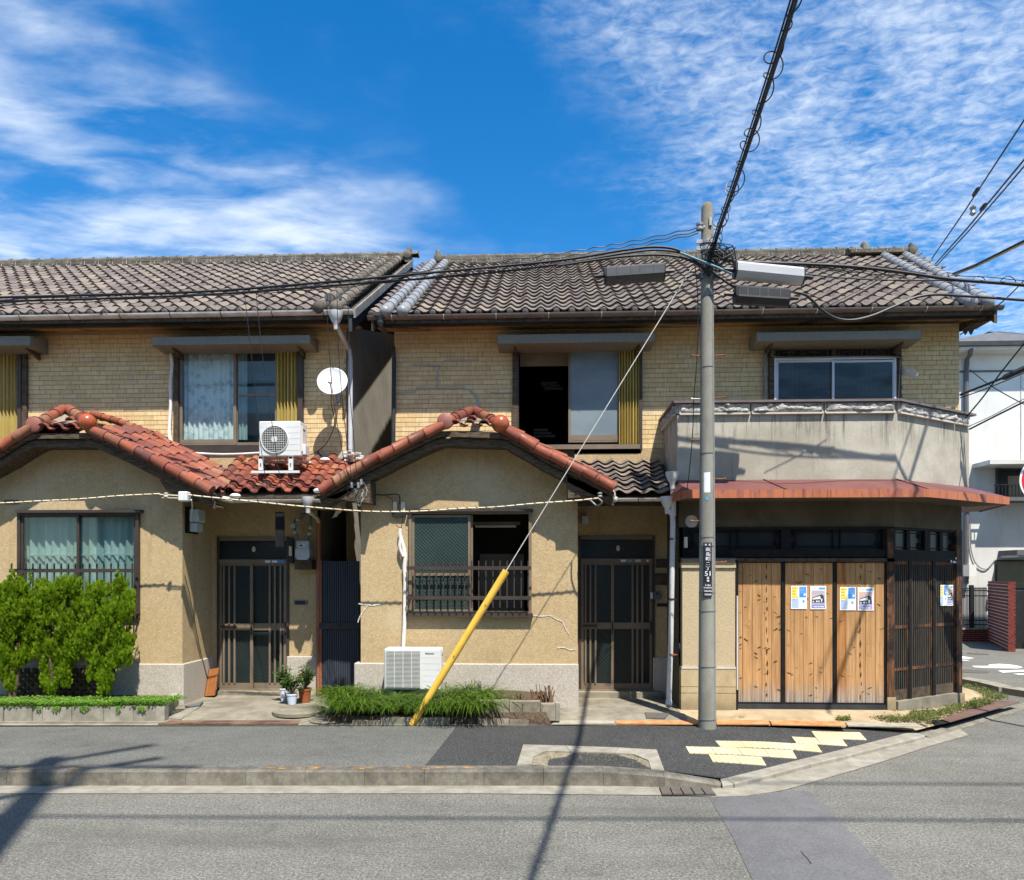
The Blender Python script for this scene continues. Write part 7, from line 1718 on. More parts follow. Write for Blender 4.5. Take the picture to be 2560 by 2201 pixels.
for (a, b) in ((983, 992), (1002, 1012)):
    m = MB(); m.pb(a, b, 1255, 1279, YG-.06, YG-.01); mk(m, 'housing', 'cream_plastic', mt)
m = MB(); m.pb(980, 1014, 1278, 1292, YG-.05, YG-.005); mk(m, 'clip_base', 'black_plastic', mt)
m = MB(); m.tube(crom([P(922, 1236, YG-.05), P(960, 1238, YG-.05), P(985, 1236, YG-.05), P(998, 1240, YG-.05), P(1000, 1262, YG-.05)], 5), .009, 6); m.tube(crom([P(965, 1240, YG-.05), P(978, 1248, YG-.05), P(984, 1258, YG-.05)], 5), .006, 5); mk(m, 'lead', 'cable_black', mt, smooth=True)
m = MB(); m.tube(crom([P(990, 1290, YG-.03), P(993, 1303, YG-.03), P(1003, 1308, YG-.03), P(1007, 1296, YG-.03), P(1003, 1322, YG-.04)], 6), .003, 4); mk(m, 'thin_lead', 'cable_black', mt)
# ---------------------------------------------------------------- alley gate
gt = E('alley_gate', P(850, 1722, 10.72), 'dark blue corrugated metal gate closing the alley between the houses', 'gate')
x0, x1, z0, z1 = RC(803, 898, 1403, 1719, 10.72); n = 17; w = (x1-x0)/n; zr = P(850, 1565, 10.72).z
for k in range(n):
    for (a, b) in ((z0, zr-.02), (zr+.02, z1)):
        m = MB(); m.prism([(x0+k*w, 10.72, a), (x0+k*w+w*.62, 10.72, a), (x0+k*w+w*.74, 10.735, a), (x0+k*w+w*.98, 10.735, a), (x0+k*w+w*.98, 10.745, a), (x0+k*w, 10.745, a)], (0, 0, b-a)); mk(m, 'gate_rib', 'gate_blue', gt)
m = MB(); m.box(x0-.02, x1+.01, 10.69, 10.718, zr-.045, zr+.045); mk(m, 'gate_rail', 'dark_metal', gt); m = MB(); m.lathe([(.022, 0), (.022, .03)], P(847, 1564, 10.66), 12, 'y'); mk(m, 'gate_knob', 'black_plastic', gt)
m = MB(); m.pb(799, 804, 1400, 1725, 10.70, 10.76); mk(m, 'gate_post', 'rust', gt)
m = MB(); a = P(833, 1292, 10.2); m.prism([a, P(846, 1262, 10.2), P(850, 1275, 10.2), P(842, 1292, 10.2), P(828, 1295, 10.2)], (0, .02, 0)); m.prism([P(842, 1288, 10.19), P(850, 1263, 10.19), P(853, 1280, 10.19)], (0, .02, 0)); mk(m, 'wire_tag', 'cream_plastic', None, label='torn cream tag hanging on the twisted cable above the alley gate', cat='tag')
# ---------------------------------------------------------------- left planter
pln = E('planter', G(200, 1805, .16), 'low planter of grey concrete blocks below the left window', 'planter')
fy = G(200, 1806, .16).y
def zblk(v): return P(200, v, fy).z
yb0 = G(10, 1806, .16); yb1 = G(412, 1806, .16)
def onl(u): a = (u-CX)/F; D = (yb1-yb0).normalized(); s = ray_line(u, yb0, D); return Vector((s*(a*CP+SP), s*(CP-a*SP), 0))
zt_ = H-(1767-VH)/F*ray_line(200, yb0, (yb1-yb0).normalized())
for (a, b, dz) in ((-360, -240, 0), (-238, -120, 0), (-118, -2, -.01), (0, 8, .0), (10, 79, 0), (81, 105, .005), (107, 179, -.006), (181, 259, .0), (260, 332, .006), (332.6, 411, .006)):
    p, q = onl(a), onl(b); d = (q-p).normalized(); nn = Vector((-d.y, d.x, 0)); j = nn*rnd.uniform(-.008, .008); m = MB(); p, q = p+j, q+j
    m.prism([Vector((w.x, w.y, .17)) for w in (p, q, q+nn*.10, p+nn*.10)], (0, 0, zt_+dz-.17)); mk(m, 'block', 'block', pln)
p = onl(411.5); nn = Vector((0, 1, 0)); e_ = Vector((XU(447, 9.86), 9.86, 0)); d = (e_-p).normalized(); rr = Vector((d.y, -d.x, 0)); m = MB(); m.prism([Vector((w.x, w.y, .17)) for w in (p, p+rr*-.10, e_+rr*-.10, e_)][::-1], (0, 0, zt_-.165)); mk(m, 'block', 'block', pln)
m = MB(); a, b = onl(-380), onl(418); m.prism([Vector((w.x, w.y, .15)) for w in (a+Vector((0, -.06, 0)), b+Vector((0, -.06, 0)), b+Vector((0, .1, 0)), a+Vector((0, .1, 0)))], (0, 0, .022)); mk(m, 'footing', 'concrete', pln)
m = MB(); a, b = onl(-380), onl(409); zs_ = zt_-.035; m.poly([Vector((w.x, w.y, zs_)) for w in (a+Vector((0, .09, 0)), b+Vector((0, .09, 0)), Vector((XU(440, 9.86), 9.88, 0)), Vector((a.x-.5, 9.88, 0)))]); mk(m, 'soil', 'soil', pln)
def leaf(m, p, d, up, L, w):
    d = Vector(d).normalized(); s = d.cross(Vector(up)); s = s.normalized() if s.length > 1e-4 else d.orthogonal().normalized(); n = len(m.v); p = Vector(p)
    nrm = s.cross(d)
    m.v += [tuple(p), tuple(p+d*L*.45+s*w+nrm*w*.25), tuple(p+d*L), tuple(p+d*L*.45-s*w+nrm*w*.25)]; m.f.append((n, n+1, n+2, n+3))
m = MB()
for k in range(11000):
    t = rnd.random(); u = -120+t*530; dd = rnd.random()**1.4
    q = onl(u); p = q+Vector((0, .0+dd*.62, 0)); hgt = .075+.045*mnoise.noise((p.x*3, p.y*5, 0))+(.02 if u > 300 else 0)
    p.z = zs_+rnd.uniform(.2, 1)*max(.02, hgt)*(1-.35*dd)+.01; a = rnd.uniform(0, 2*pi); leaf(m, p, (cos(a), sin(a)-.25, rnd.uniform(-.1, .7)), (0, 0, 1), rnd.uniform(.022, .042), rnd.uniform(.008, .013))
for k in range(60):
    u = rnd.choice((140, 148, 206, 220, 297, 352, 360, 100))+rnd.uniform(-5, 5); q = onl(u)+Vector((0, -.012, zt_+.01)); h = rnd.uniform(.02, .09)
    for j in range(5): leaf(m, q+Vector((rnd.uniform(-.01, .01), -.004, -h*j/5)), (rnd.uniform(-1, 1), -.4, -.6), (0, -1, 0), .022, .007)
mk(m, 'ground_cover', 'cover_leaf', None, label='dense low green ground cover filling the left planter', cat='ground cover', kind='stuff')
# golden conifers
def conifer(blobs, tips, stems, Y, label, seed):
    r = random.Random(seed); base = P(stems[0][0][0], 1752, Y); base.z = zs_
    o = E('conifer_shrub', base, label, 'shrub', 'golden conifers in the left planter'); m = MB()
    def spray(p, d, L):
        d = d.normalized(); s = d.cross(Vector((r.uniform(-1, 1), r.uniform(-1, 1), r.uniform(-.3, .3)))); s = s.normalized() if s.length > .01 else d.orthogonal()
        nn = s.cross(d)
        for k in range(7):
            a = (k-3)*.15+r.uniform(-.1, .1); q = (d*cos(a)+s*sin(a)+nn*r.uniform(-.2, .2)).normalized(); l = L*(1-.13*abs(k-3))*r.uniform(.8, 1.1); st = p+d*L*.12*r.random()
            leaf(m, st, q, nn, l, .0042)
            leaf(m, st+q*l*.45, (q+s*.75).normalized(), nn, l*.42, .0036); leaf(m, st+q*l*.45, (q-s*.75).normalized(), nn, l*.42, .0036)
    for (u, v, R_) in blobs:
        c = P(u, v, Y+r.uniform(-.05, .05)); rad = R_*Y/F; sd_ = r.uniform(0, 50)
        for k in range(int(8+R_*R_*.062)):                  # small upright flame-shaped tufts
            th = r.uniform(0, 2*pi); cz = r.uniform(-1, 1); sq = sqrt(1-cz*cz); dv = Vector((sq*cos(th), sq*sin(th)*.85, cz*1.08))
            q = c+dv*rad*(r.uniform(.5, 1.0) if r.random() < .85 else r.uniform(.1, .5))*(.78+.75*mnoise.noise(dv*2.2+Vector((sd_, 0, 0))))
            hf = r.uniform(.10, .19); w = hf*.21; lean = Vector((dv.x*.35+r.uniform(-.12, .12), dv.y*.3+r.uniform(-.12, .12), 1))
            for s_ in range(8):
                t = s_/8; a = r.uniform(0, 2*pi); ww = w*(1-t)**.8
                spray(q+lean*(hf*(t-.35))+Vector((ww*cos(a), ww*sin(a), 0)), Vector((cos(a)*.55*(1-t), sin(a)*.55*(1-t), 1))+lean*.3, r.uniform(.045, .085))
    for (u, v, hgt) in tips:
        for k in range(26):
            p = P(u+r.uniform(-1, 1)*6*(k/26+.15), v+hgt*k/26, Y+r.uniform(-.04, .04)); spray(p, Vector((r.uniform(-.3, .3), r.uniform(-.3, .3), 1)), r.uniform(.04, .065))
    mk(m, 'foliage', 'conifer', o)
    for st in stems:
        pts = crom([P(u, v, Y+r.uniform(-.03, .05)) for u, v in st], 4); mm = MB(); mm.tube(pts, .024, 7, r2=.009); mk(mm, 'stem', 'bark', o, smooth=True)
    return o
conifer([(40, 1485, 38), (18, 1535, 44), (66, 1535, 36), (30, 1590, 44), (78, 1585, 24), (-25, 1500, 40), (-30, 1570, 45), (8, 1560, 40), (60, 1500, 30), (10, 1640, 30), (66, 1628, 22), (40, 1660, 20), (14, 1690, 20), (26, 1714, 14), (54, 1655, 12), (-20, 1640, 30), (80, 1640, 12)], [(50, 1440, 40), (28, 1446, 40)],
        [((36, 1756), (30, 1700), (28, 1640), (35, 1570), (45, 1490)), ((40, 1756), (22, 1690), (8, 1620), (15, 1540)), ((34, 1750), (48, 1680), (66, 1600)), ((30, 1750), (12, 1710), (-20, 1650), (-25, 1560))], 9.42, 'bushy golden conifer cut by the left picture edge', 1)
conifer([(110, 1482, 24), (145, 1495, 36), (180, 1472, 26), (120, 1535, 32), (168, 1545, 38), (196, 1510, 20), (112, 1592, 26), (158, 1600, 26), (128, 1505, 28), (185, 1575, 22), (108, 1668, 12), (142, 1655, 20), (156, 1694, 20), (128, 1628, 18), (118, 1710, 18), (132, 1725, 12), (100, 1630, 18), (178, 1625, 20), (170, 1660, 16), (150, 1640, 22), (130, 1690, 16), (165, 1710, 12)], [(180, 1447, 30), (114, 1455, 30), (140, 1458, 30)],
        [((128, 1756), (130, 1690), (122, 1620), (120, 1540), (112, 1490)), ((134, 1756), (140, 1690), (152, 1630), (165, 1560), (180, 1480)), ((130, 1740), (142, 1660), (145, 1560))], 9.40, 'middle golden conifer between its two neighbours in the left planter', 2)
conifer([(248, 1490, 34), (300, 1478, 24), (322, 1500, 17), (236, 1535, 42), (298, 1532, 36), (270, 1560, 44), (318, 1535, 20), (235, 1580, 30), (198, 1630, 27), (228, 1638, 24), (302, 1630, 32), (318, 1612, 20), (275, 1600, 24), (256, 1698, 14), (263, 1722, 15), (290, 1655, 22), (270, 1700, 13), (215, 1600, 26), (245, 1650, 22), (290, 1600, 34), (315, 1650, 16), (250, 1600, 28), (262, 1670, 18), (232, 1690, 10)], [(305, 1438, 34), (254, 1457, 30), (262, 1470, 26)],
        [((264, 1756), (262, 1700), (250, 1650), (245, 1580), (250, 1500)), ((268, 1756), (280, 1690), (296, 1640), (300, 1560), (303, 1480)), ((264, 1745), (238, 1680), (205, 1640)), ((266, 1730), (268, 1640), (272, 1540))], 9.36, 'golden conifer nearest the front door, with a tall tip and low side clumps', 3)
# trellis behind them
tr_ = E('trellis', P(140, 1745, 9.72), 'dark wooden lattice trellis leaning behind the conifers', 'trellis')
x0, x1, z0, z1 = RC(20, 262, 1672, 1748, 9.72)
for s, y in ((1, 9.72), (-1, 9.735)):
    k = -6
    while k < 16:
        xa = x0+k*.115; p = Vector((xa, y, z0)) if s > 0 else Vector((xa+(z1-z0), y, z0)); q = Vector((xa+(z1-z0), y, z1)) if s > 0 else Vector((xa, y, z1))
        def clip(p, q):
            t0, t1 = 0, 1
            dx = q.x-p.x
            for lim, sg_ in ((x0, 1), (x1, -1)):
                f0 = sg_*(p.x-lim); f1 = sg_*(q.x-lim)
                if f0 < 0 and f1 < 0: return None
                if f0 < 0: t0 = max(t0, f0/(f0-f1))
                if f1 < 0: t1 = min(t1, f0/(f0-f1))
            return (p.lerp(q, t0), p.lerp(q, t1)) if t1-t0 > .05 else None
        c_ = clip(p, q)
        if c_: m = MB(); m.bar(c_[0], c_[1], .012, .045, up=(0, 1, 0)) if False else m.bar(c_[0], c_[1], .045, .012, up=(0, 1, 0)); mk(m, 'lath', 'old_wood', tr_)
        k += 1
# ---------------------------------------------------------------- grassy bed before the corner house
bed = E('flower_bed', G(1100, 1805, .16), 'raised bed with old concrete blocks before the corner house window', 'flower bed')
b0, b1 = G(840, 1812, .155), G(1390, 1812, .155); BDn = (b1-b0).normalized()
def onb(u): a = (u-CX)/F; s = ray_line(u, b0, BDn); return Vector((s*(a*CP+SP), s*(CP-a*SP), 0)), s
def zbd(u, v): return H-(v-VH)/F*onb(u)[1]
def bblock(a, b, v0, v1, mat, dep=.12, off=0.0):
    p, q = onb(a)[0], onb(b)[0]; nn = Vector((-BDn.y, BDn.x, 0)); p += nn*off; q += nn*off; z0 = zbd((a+b)/2, v1); z1 = zbd((a+b)/2, v0); m = MB()
    m.prism([Vector((w.x, w.y, max(.14, z0))) for w in (p, q, q+nn*dep, p+nn*dep)], (0, 0, z1-max(.14, z0))); mk(m, 'block', mat, bed)
bblock(1195, 1272, 1754, 1794, 'block_dirty', off=.03); bblock(1274, 1351, 1756, 1796, 'block_dirty', off=.035); bblock(1353, 1389, 1762, 1803, 'block_dirty', off=.02); bblock(1195, 1272, 1797, 1814, 'block_dirty'); bblock(1274, 1350, 1799, 1814, 'block_dirty'); bblock(1390, 1401, 1760, 1804, 'block', off=.03)
bblock(952, 1124, 1795, 1814, 'block', .16, off=.0)
bblock(880, 950, 1803, 1814, 'block_dirty', .16)
m = MB(); c = G(840, 1797, .16); m.prism([c+Vector(q) for q in ((-.07, 0, 0), (.06, 0, 0), (.09, 0, .2), (.02, 0, .26), (-.06, 0, .22))], (0, .12, 0)); mk(m, 'edge_stone', 'stone', bed)
m = MB(); nx, ny = 40, 14; X0, X1 = XU(826, 9.3), XU(1378, 9.3); Y0, Y1 = b0.y+.10, YG-.02
for i in range(nx+1):
    for j in range(ny+1):
        x = X0+(X1-X0)*i/nx; y = Y0+(Y1-Y0)*j/ny; z = .24+.12*(j/ny)+.035*mnoise.noise((x*3, y*4, 2))+(.07 if x > XU(1195, 9.2) else 0); m.v.append((x, y, z if 0 < i < nx else .16))
for i in range(nx):
    for j in range(ny): a = i*(ny+1)+j; m.f.append((a, a+ny+1, a+ny+2, a+1))
for i in range(nx): a = i*(ny+1); n = len(m.v); m.v += [(m.v[a][0], Y0, .14), (m.v[a+ny+1][0], Y0, .14)]; m.f.append((n, n+1, a+ny+1, a))
mk(m, 'soil', 'soil', bed, smooth='all')
def strap(m, p, dirv, L, w, droop, segs=5):
    d = Vector(dirv).normalized(); s = Vector((-d.y, d.x, 0)); s = s.normalized()*w if s.length > .01 else Vector((w, 0, 0)); p = Vector(p); n = len(m.v); pos = p.copy(); v = Vector((d.x*.35, d.y*.35, 1)).normalized(); st = L/segs
    for k in range(segs+1):
        t = k/segs; ww = s*(1-t**2.2)*(.75+.25*min(1, t*4)); m.v += [tuple(pos-ww), tuple(pos+ww)]
        v = (v+Vector((d.x*.30, d.y*.30, -droop*(.16+.45*t)))).normalized(); pos = pos+v*st
    for k in range(segs): q = n+2*k; m.f.append((q, q+1, q+3, q+2))
m = MB(); r = random.Random(9)
for k in range(300):
    t = r.random(); u = 826+t*395; y = b0.y+.12+r.random()**1.4*.66; x = XU(u, y)
    if 955 < u < 1105 and y > 9.38: continue
    z = .27+.13*(y-b0.y); big = 1.25 if u > 1080 else (1.1 if u < 940 else .85)
    for j in range(r.randint(11, 17)):
        a = r.uniform(0, 2*pi); dv = Vector((cos(a), sin(a)-.45, 0)); strap(m, (x+r.uniform(-.03, .03), y+r.uniform(-.03, .03), z), dv, r.uniform(.30, .54)*big, r.uniform(.0045, .0072), r.uniform(.6, 1.35))
mk(m, 'liriope_grass', 'blade', None, label='thick mass of green strap-leaved grass in the raised bed', cat='grass', kind='stuff')
m = MB()
for k in range(90):
    u = r.uniform(1130, 1400); y = r.uniform(b0.y+.15, YG-.1); strap(m, (XU(u, y), y, .34), (r.uniform(-1, 1), r.uniform(-1, .6), 0), r.uniform(.10, .3), .0035, r.uniform(.5, 1.3))
for k in range(16): strap(m, (XU(1298+r.uniform(-6, 6), 9.4), 9.4, .38), (r.uniform(-1, 1), r.uniform(-1, 1), 0), r.uniform(.25, .36), .004, r.uniform(.1, .5))
mk(m, 'sparse_grass', 'weed', None, label='sparse thin grass blades on the bare soil end of the bed', cat='grass', kind='stuff')
sb = E('cut_shrub', P(1362, 1745, 9.3), 'stump of a shrub cut back to short brown stubs in the bed', 'shrub')
for k in range(34):
    u = 1335+r.uniform(0, 52); y = 9.3+r.uniform(-.08, .12); p = Vector((XU(u, y), y, .36)); h = r.uniform(.08, .24); q = p+Vector((r.uniform(-.05, .05), r.uniform(-.03, .03), h)); m = MB(); m.tube([p, q], r.uniform(.005, .010), 6); mk(m, 'stub', 'twig', sb)
# ---------------------------------------------------------------- pots and board
def pot(u, v, top, rt_, rb_, mat, label, Y, plant, seed, blue=False):
    r = random.Random(seed); c = P(u, v, Y); c.z = .2; h = P(u, top, Y).z-.2; o = E('potted_plant', c, label, 'potted plant', 'pots by the left front door')
    m = MB(); m.lathe([(rb_, 0), (rt_, h*.86), (rt_*1.08, h*.86), (rt_*1.08, h), (rt_*.95, h), (rt_*.9, h*.9), (.001, h*.9)], c, 20); mk(m, 'pot', mat, o, smooth=True)
    if blue: m = MB(); m.lathe([(.02, 0), (.02, .004), (.001, .004)], c+Vector((0, -rt_*.93, h*.45)), 10, 'y'); mk(m, 'pot_emblem', 'p_violet', o)
    sm = MB(); lm = MB(); hh, wd, n = plant
    for k in range(n):
        a = r.uniform(0, 2*pi); rr = wd*sqrt(r.random()); tip = c+Vector((rr*cos(a), rr*sin(a)*.7, h+hh*r.uniform(.35, 1))); sm.tube(crom([c+Vector((0, 0, h*.9)), c.lerp(tip, .5)+Vector((0, 0, hh*.22)), tip], 3), .003, 4)
        for j in range(15):
            aa = r.uniform(0, 2*pi); leaf(lm, tip.lerp(c+Vector((0, 0, h)), r.uniform(0, .5))+Vector((r.uniform(-.03, .03), r.uniform(-.03, .03), r.uniform(-.04, .02))), (cos(aa), sin(aa)-.3, r.uniform(-.2, .6)), (0, 0, 1), r.uniform(.03, .055), r.uniform(.011, .02))
    mk(sm, 'stems', 'twig', o); mk(lm, 'foliage', 'pot_leaf', o); return o, c, h
pot(710, 1746, 1719, .062, .042, 'pot_white', 'tall off-white pot with emblem and thin plant by the left front door', 10.2, (.33, .13, 26), 1, True)
pot(730, 1755, 1734, .072, .055, 'pot_blue', 'pale blue-white pot with bright bushy plant by the left front door', 9.95, (.28, .16, 44), 2)
o_, c_, h_ = pot(762, 1747, 1721, .088, .07, 'pot_red', 'red-brown pot with a pink flower by the brown downpipe', 10.15, (.36, .14, 36), 3)
m = MB(); fp = P(757, 1672, 10.1); m.tube(crom([c_+Vector((0, 0, h_)), P(766, 1690, 10.12), P(762, 1668, 10.1)], 4), .003, 4); mk(m, 'flower_stem', 'twig', o_)
m = MB(); r = random.Random(4)
for k in range(9): a = r.uniform(0, 2*pi); leaf(m, fp+Vector((0, 0, -.02)), (.5*cos(a)-.5, .5*sin(a), -.6), (0, -1, 0), .06, .018)
mk(m, 'flower', 'petal', o_)
m = MB(); m.tube([P(724, 1735, 9.93), P(726, 1690, 9.93), P(733, 1685, 9.93)], .005, 5); mk(m, 'plant_stake', 'white_pvc', None, label='white plant stake in the pale blue pot', cat='stake')
bo = E('wooden_board', P(528, 1743, 10.5), 'orange-brown wooden board leaning by the left front door', 'board')
x0, x1, z0, z1 = RC(516, 543, 1671, 1743, 10.55); m = MB(); m.prism([(x0, 10.5, .21), (x1, 10.46, .23), (x1, 10.60, z1), (x0, 10.64, z1-.03)], (.0, .03, 0)); mk(m, 'panel', 'rust_board', bo)
m = MB(); m.prism([(x0-.035, 10.53, .21), (x0-.004, 10.5, .21), (x0-.004, 10.64, z1-.03), (x0-.035, 10.67, z1-.02)], (0, .03, 0)); mk(m, 'edge_strip', 'dark_wood', bo)
# ---------------------------------------------------------------- posters
def poster(kind, p, ex, ez, nrm, w, h, label):
    """p: top-left corner; ex along, ez down"""
    o = E('poster', p+ex*w/2+ez*h, label, 'poster', 'posters on the shop doors')
    def rect(a, b, c, d, lift, mat, name):
        m = MB(); q = [p+ex*(w*a)+ez*(h*d), p+ex*(w*b)+ez*(h*d), p+ex*(w*b)+ez*(h*c), p+ex*(w*a)+ez*(h*c)]; m.poly([x_+nrm*lift for x_ in q]); return mk(m, name, mat, o)
    m = MB(); q = [p, p+ez*h, p+ex*w+ez*h, p+ex*w]; m.prism(q, nrm*.0015); mk(m, 'sheet', 'paper', o)
    if kind == 'info':
        rect(.05, .46, .05, .53, .0022, 'p_yellow', 'panel'); rect(.52, .95, .04, .50, .0022, 'p_blue', 'panel'); rect(.05, .48, .55, .95, .0022, 'p_lblue', 'panel'); rect(.33, .46, .14, .46, .0026, 'p_cream', 'panel')
        rect(.80, .91, .33, .42, .0026, 'paper', 'panel'); rect(.72, .85, .62, .72, .0024, 'p_blue', 'panel')
        for k in range(6): rect(.08, .30, .09+k*.065, .105+k*.065, .0026, 'p_cream' if k % 2 else 'p_dark', 'print_line')
        for k in range(4): rect(.56, .86, .09+k*.06, .10+k*.06, .0026, 'p_pale', 'print_line')
        for k in range(4): rect(.55, .9, .76+k*.05, .77+k*.05, .0024, 'p_lblue', 'print_line')
        rect(.10, .22, .58, .61, .0026, 'p_sky', 'print_line')
    else:
        rect(.08, .92, .19, .95, .0022, 'p_sunset', 'panel'); rect(.53, .94, .06, .15, .0022, 'p_sky', 'panel'); rect(.10, .47, .07, .14, .0022, 'p_cream', 'panel')
        m = MB()
        for poly in (((.12, .50), (.55, .40), (.72, .36), (.84, .42), (.90, .72), (.10, .72)),): m.poly([p+ex*(w*a)+ez*(h*b)+nrm*.0026 for a, b in poly][::-1])
        mk(m, 'printed_house', 'p_dark', o)
        m = MB()
        for poly in (((.14, .53), (.62, .43), (.66, .56), (.14, .58)), ((.68, .55), (.76, .55), (.74, .68), (.68, .68)), ((.16, .64), (.24, .64), (.22, .70), (.16, .70)), ((.36, .63), (.46, .63), (.46, .69), (.36, .69)), ((.50, .63), (.58, .63), (.58, .69), (.50, .69))): m.poly([p+ex*(w*a)+ez*(h*b)+nrm*.003 for a, b in poly][::-1])
        mk(m, 'printed_wall', 'p_white', o); rect(.08, .92, .72, .95, .0028, 'p_lilac', 'panel'); rect(.08, .92, .84, .95, .0031, 'p_violet', 'panel')
        for a, b in ((.14, .20), (.25, .45), (.48, .60), (.63, .86)): rect(a, b, .875, .915, .0035, 'paper', 'print_line')
ex, ez, nr = Vector((1, 0, 0)), Vector((0, 0, -1)), Vector((0, -1, 0)); YP = YS-.019
pw = 38.5*YP/F; ph = 57*YP/F
poster('info', P(1977.5, 1465, YP), ex, ez, nr, pw, ph, 'yellow and blue information poster on the middle plank door')
poster('house', P(2025.5, 1465.5, YP), ex, ez, nr, pw, ph, 'poster of a house at sunset on the middle plank door')
poster('info', P(2099.5, 1468, YP), ex, ez, nr, pw, ph, 'yellow and blue information poster on the right plank door')
poster('house', P(2144, 1468.5, YP), ex, ez, nr, pw, ph, 'poster of a house at sunset on the right plank door')
for k, (ua, ub, kd, lab) in enumerate(((2351, 2366.5, 'info', 'yellow and blue information poster on the dark lattice door'), (2367.5, 2382.5, 'house', 'poster of a house at sunset on the dark lattice door'))):
    ta, z1 = PC(ua, 1463, -.018); tb, z0 = PC(ub, 1463, -.018); _, zb_ = PC(ua, 1515, -.018); q = C0+CD*ta+CN*-.018; q.z = z1; poster(kd, q, CD, ez, CN, tb-ta, z1-zb_, lab)
st_ = bpy.data.objects.new('plate_labels', None); COL.objects.link(st_); q = C0+CD*tC(2385); place(st_, (q.x, q.y, PC(2385, 1405)[1]), RH)
for (ua, ub, va, vb) in ((2377, 2380, 1401, 1407), (2383, 2386, 1403, 1408), (2391, 2396, 1404, 1409), (2386, 2389, 1403, 1408), (2389, 2392, 1394, 1399)):
    m = MB(); ta, z1 = PC(ua, va, .008); tb, z0 = PC(ub, vb, .008); cbx(m, ta, tb, z0, z1, .006, .009); mk(m, 'small_label', 'sticker_white', st_)
# weeds at the corner
m = MB(); r = random.Random(21)
def weeds(poly, n, hmax):
    us_ = [q[0] for q in poly]; vs_ = [q[1] for q in poly]
    for k in range(n*3):
        u = r.uniform(min(us_), max(us_)); v = r.uniform(min(vs_), max(vs_)); inside = False
        for i in range(len(poly)):
            (x1_, y1_), (x2_, y2_) = poly[i], poly[i-1]
            if (y1_ > v) != (y2_ > v) and u < (x2_-x1_)*(v-y1_)/(y2_-y1_)+x1_: inside = not inside
        if not inside: continue
        p = G(u, v, .13); h = hmax*r.uniform(.3, 1)
        for j in range(5):
            a = r.uniform(0, 2*pi); leaf(m, p+Vector((r.uniform(-.03, .03), r.uniform(-.03, .03), h*r.random())), (cos(a), sin(a), r.uniform(0, 1)), (0, 0, 1), r.uniform(.02, .045), r.uniform(.005, .010))
weeds([(2175, 1800), (2210, 1795), (2270, 1797), (2280, 1785), (2300, 1778), (2345, 1783), (2370, 1768), (2400, 1765), (2425, 1772), (2350, 1795), (2325, 1806), (2240, 1806)], 620, .07)
weeds([(2415, 1765), (2440, 1752), (2470, 1752), (2488, 1758), (2450, 1768), (2420, 1772)], 160, .07); weeds([(2405, 1716), (2440, 1722), (2480, 1735), (2515, 1745), (2520, 1753), (2480, 1752), (2440, 1738), (2410, 1728)], 300, .08)
weeds([(1823, 1800), (1865, 1797), (1862, 1804), (1826, 1805)], 40, .05); weeds([(2092, 1799), (2122, 1797), (2122, 1803), (2094, 1804)], 36, .05); weeds([(447, 1745), (456, 1748), (458, 1770), (448, 1772)], 30, .06)
mk(m, 'weeds', 'weed', None, label='low green weeds growing along the apron and ditch at the corner', cat='weeds', kind='stuff')
# ================================================================== across the side street
YF_ = 25.0
def Pf(u, v, Y=YF_): return P(u, v, Y)
wb = E('white_building', P(2480, 1620, 26), 'white rendered three-storey house across the side street', 'house')
X0, X1 = XU(2300, 26), XU(2760, 26); z1 = P(2480, 872, 26).z
hb1 = RC(2492, 2700, 1172, 1250, 26); hb2 = RC(2491, 2700, 1401, 1470, 26)
wall(wb, 'wall', 'white_wall', X0, X1, -.1, z1, 26, .25, [hb1, hb2])
m = MB(); m.quad((X0, 26, -.1), (X0, 34, -.1), (X0, 34, z1), (X0, 26, z1)); m.quad((X1, 26, -.1), (X1, 26, z1), (X1, 34, z1), (X1, 34, -.1)); mk(m, 'side_wall', 'white_wall', wb)
m = MB(); a = P(2396, 868, 25.5); b = P(2800, 868, 25.5); zr_ = P(2496, 839, 30).z
m.add([(X0-.6, 25.4, a.z), (X1+.6, 25.4, a.z), (X1-1.8, 29.5, zr_), (P(2496, 839, 29.5).x, 29.5, zr_), (X0-.6, 34, a.z), (X1+.6, 34, a.z)], [(0, 1, 2, 3), (0, 3, 4), (3, 2, 5, 4), (1, 5, 2)]); rf_ = mk(m, 'roof', 'slate', wb)
m = MB(); m.box(X0-.6, X1+.6, 25.4, 26.0, a.z-.12, a.z); mk(m, 'eave_soffit', 'white_wall', wb); m = MB(); m.box(X0-.6, X1+.6, 25.28, 25.40, a.z-.02, a.z+.13); mk(m, 'gutter', 'dark_metal', wb)
m = MB(); m.tube([P(2427, 872, 25.4), P(2425, 888, 25.6), P(2418, 898, 25.9), P(2416, 930, 25.9), P(2416, 1460, 25.9)], .075, 8); mk(m, 'downpipe', 'slate', wb, smooth=True)
m = MB(); m.pb(2400, 2700, 925, 929, 25.96, 26.01); mk(m, 'wall_joint', 'slate', wb)
m = MB(); m.pb(2552, 2554, 930, 1170, 25.98, 26.01); mk(m, 'wall_joint', 'cornice', wb)
w = bpy.data.objects.new('window', None); COL.objects.link(w); place(w, ((hb1[0]+hb1[1])/2, 26, hb1[2]), wb)
frame(w, 2491, 2640, 1171, 1251, 25.95, 4, .12, 'bronze_dark'); pane(w, 2494, 2640, 1174, 1249, 26.05, 'glass_dark'); m = MB(); m.pb(2520, 2640, 1190, 1248, 26.03, 26.04); mk(m, 'blind', 'shutter_tan', w)
m = MB(); m.pb(2475, 2640, 1149, 1160, 25.0, 26.0); mk(m, 'window_canopy', 'white_wall', wb)
bl_ = bpy.data.objects.new('balcony_rail', None); COL.objects.link(bl_); place(bl_, P(2530, 1262, 25.2), wb)
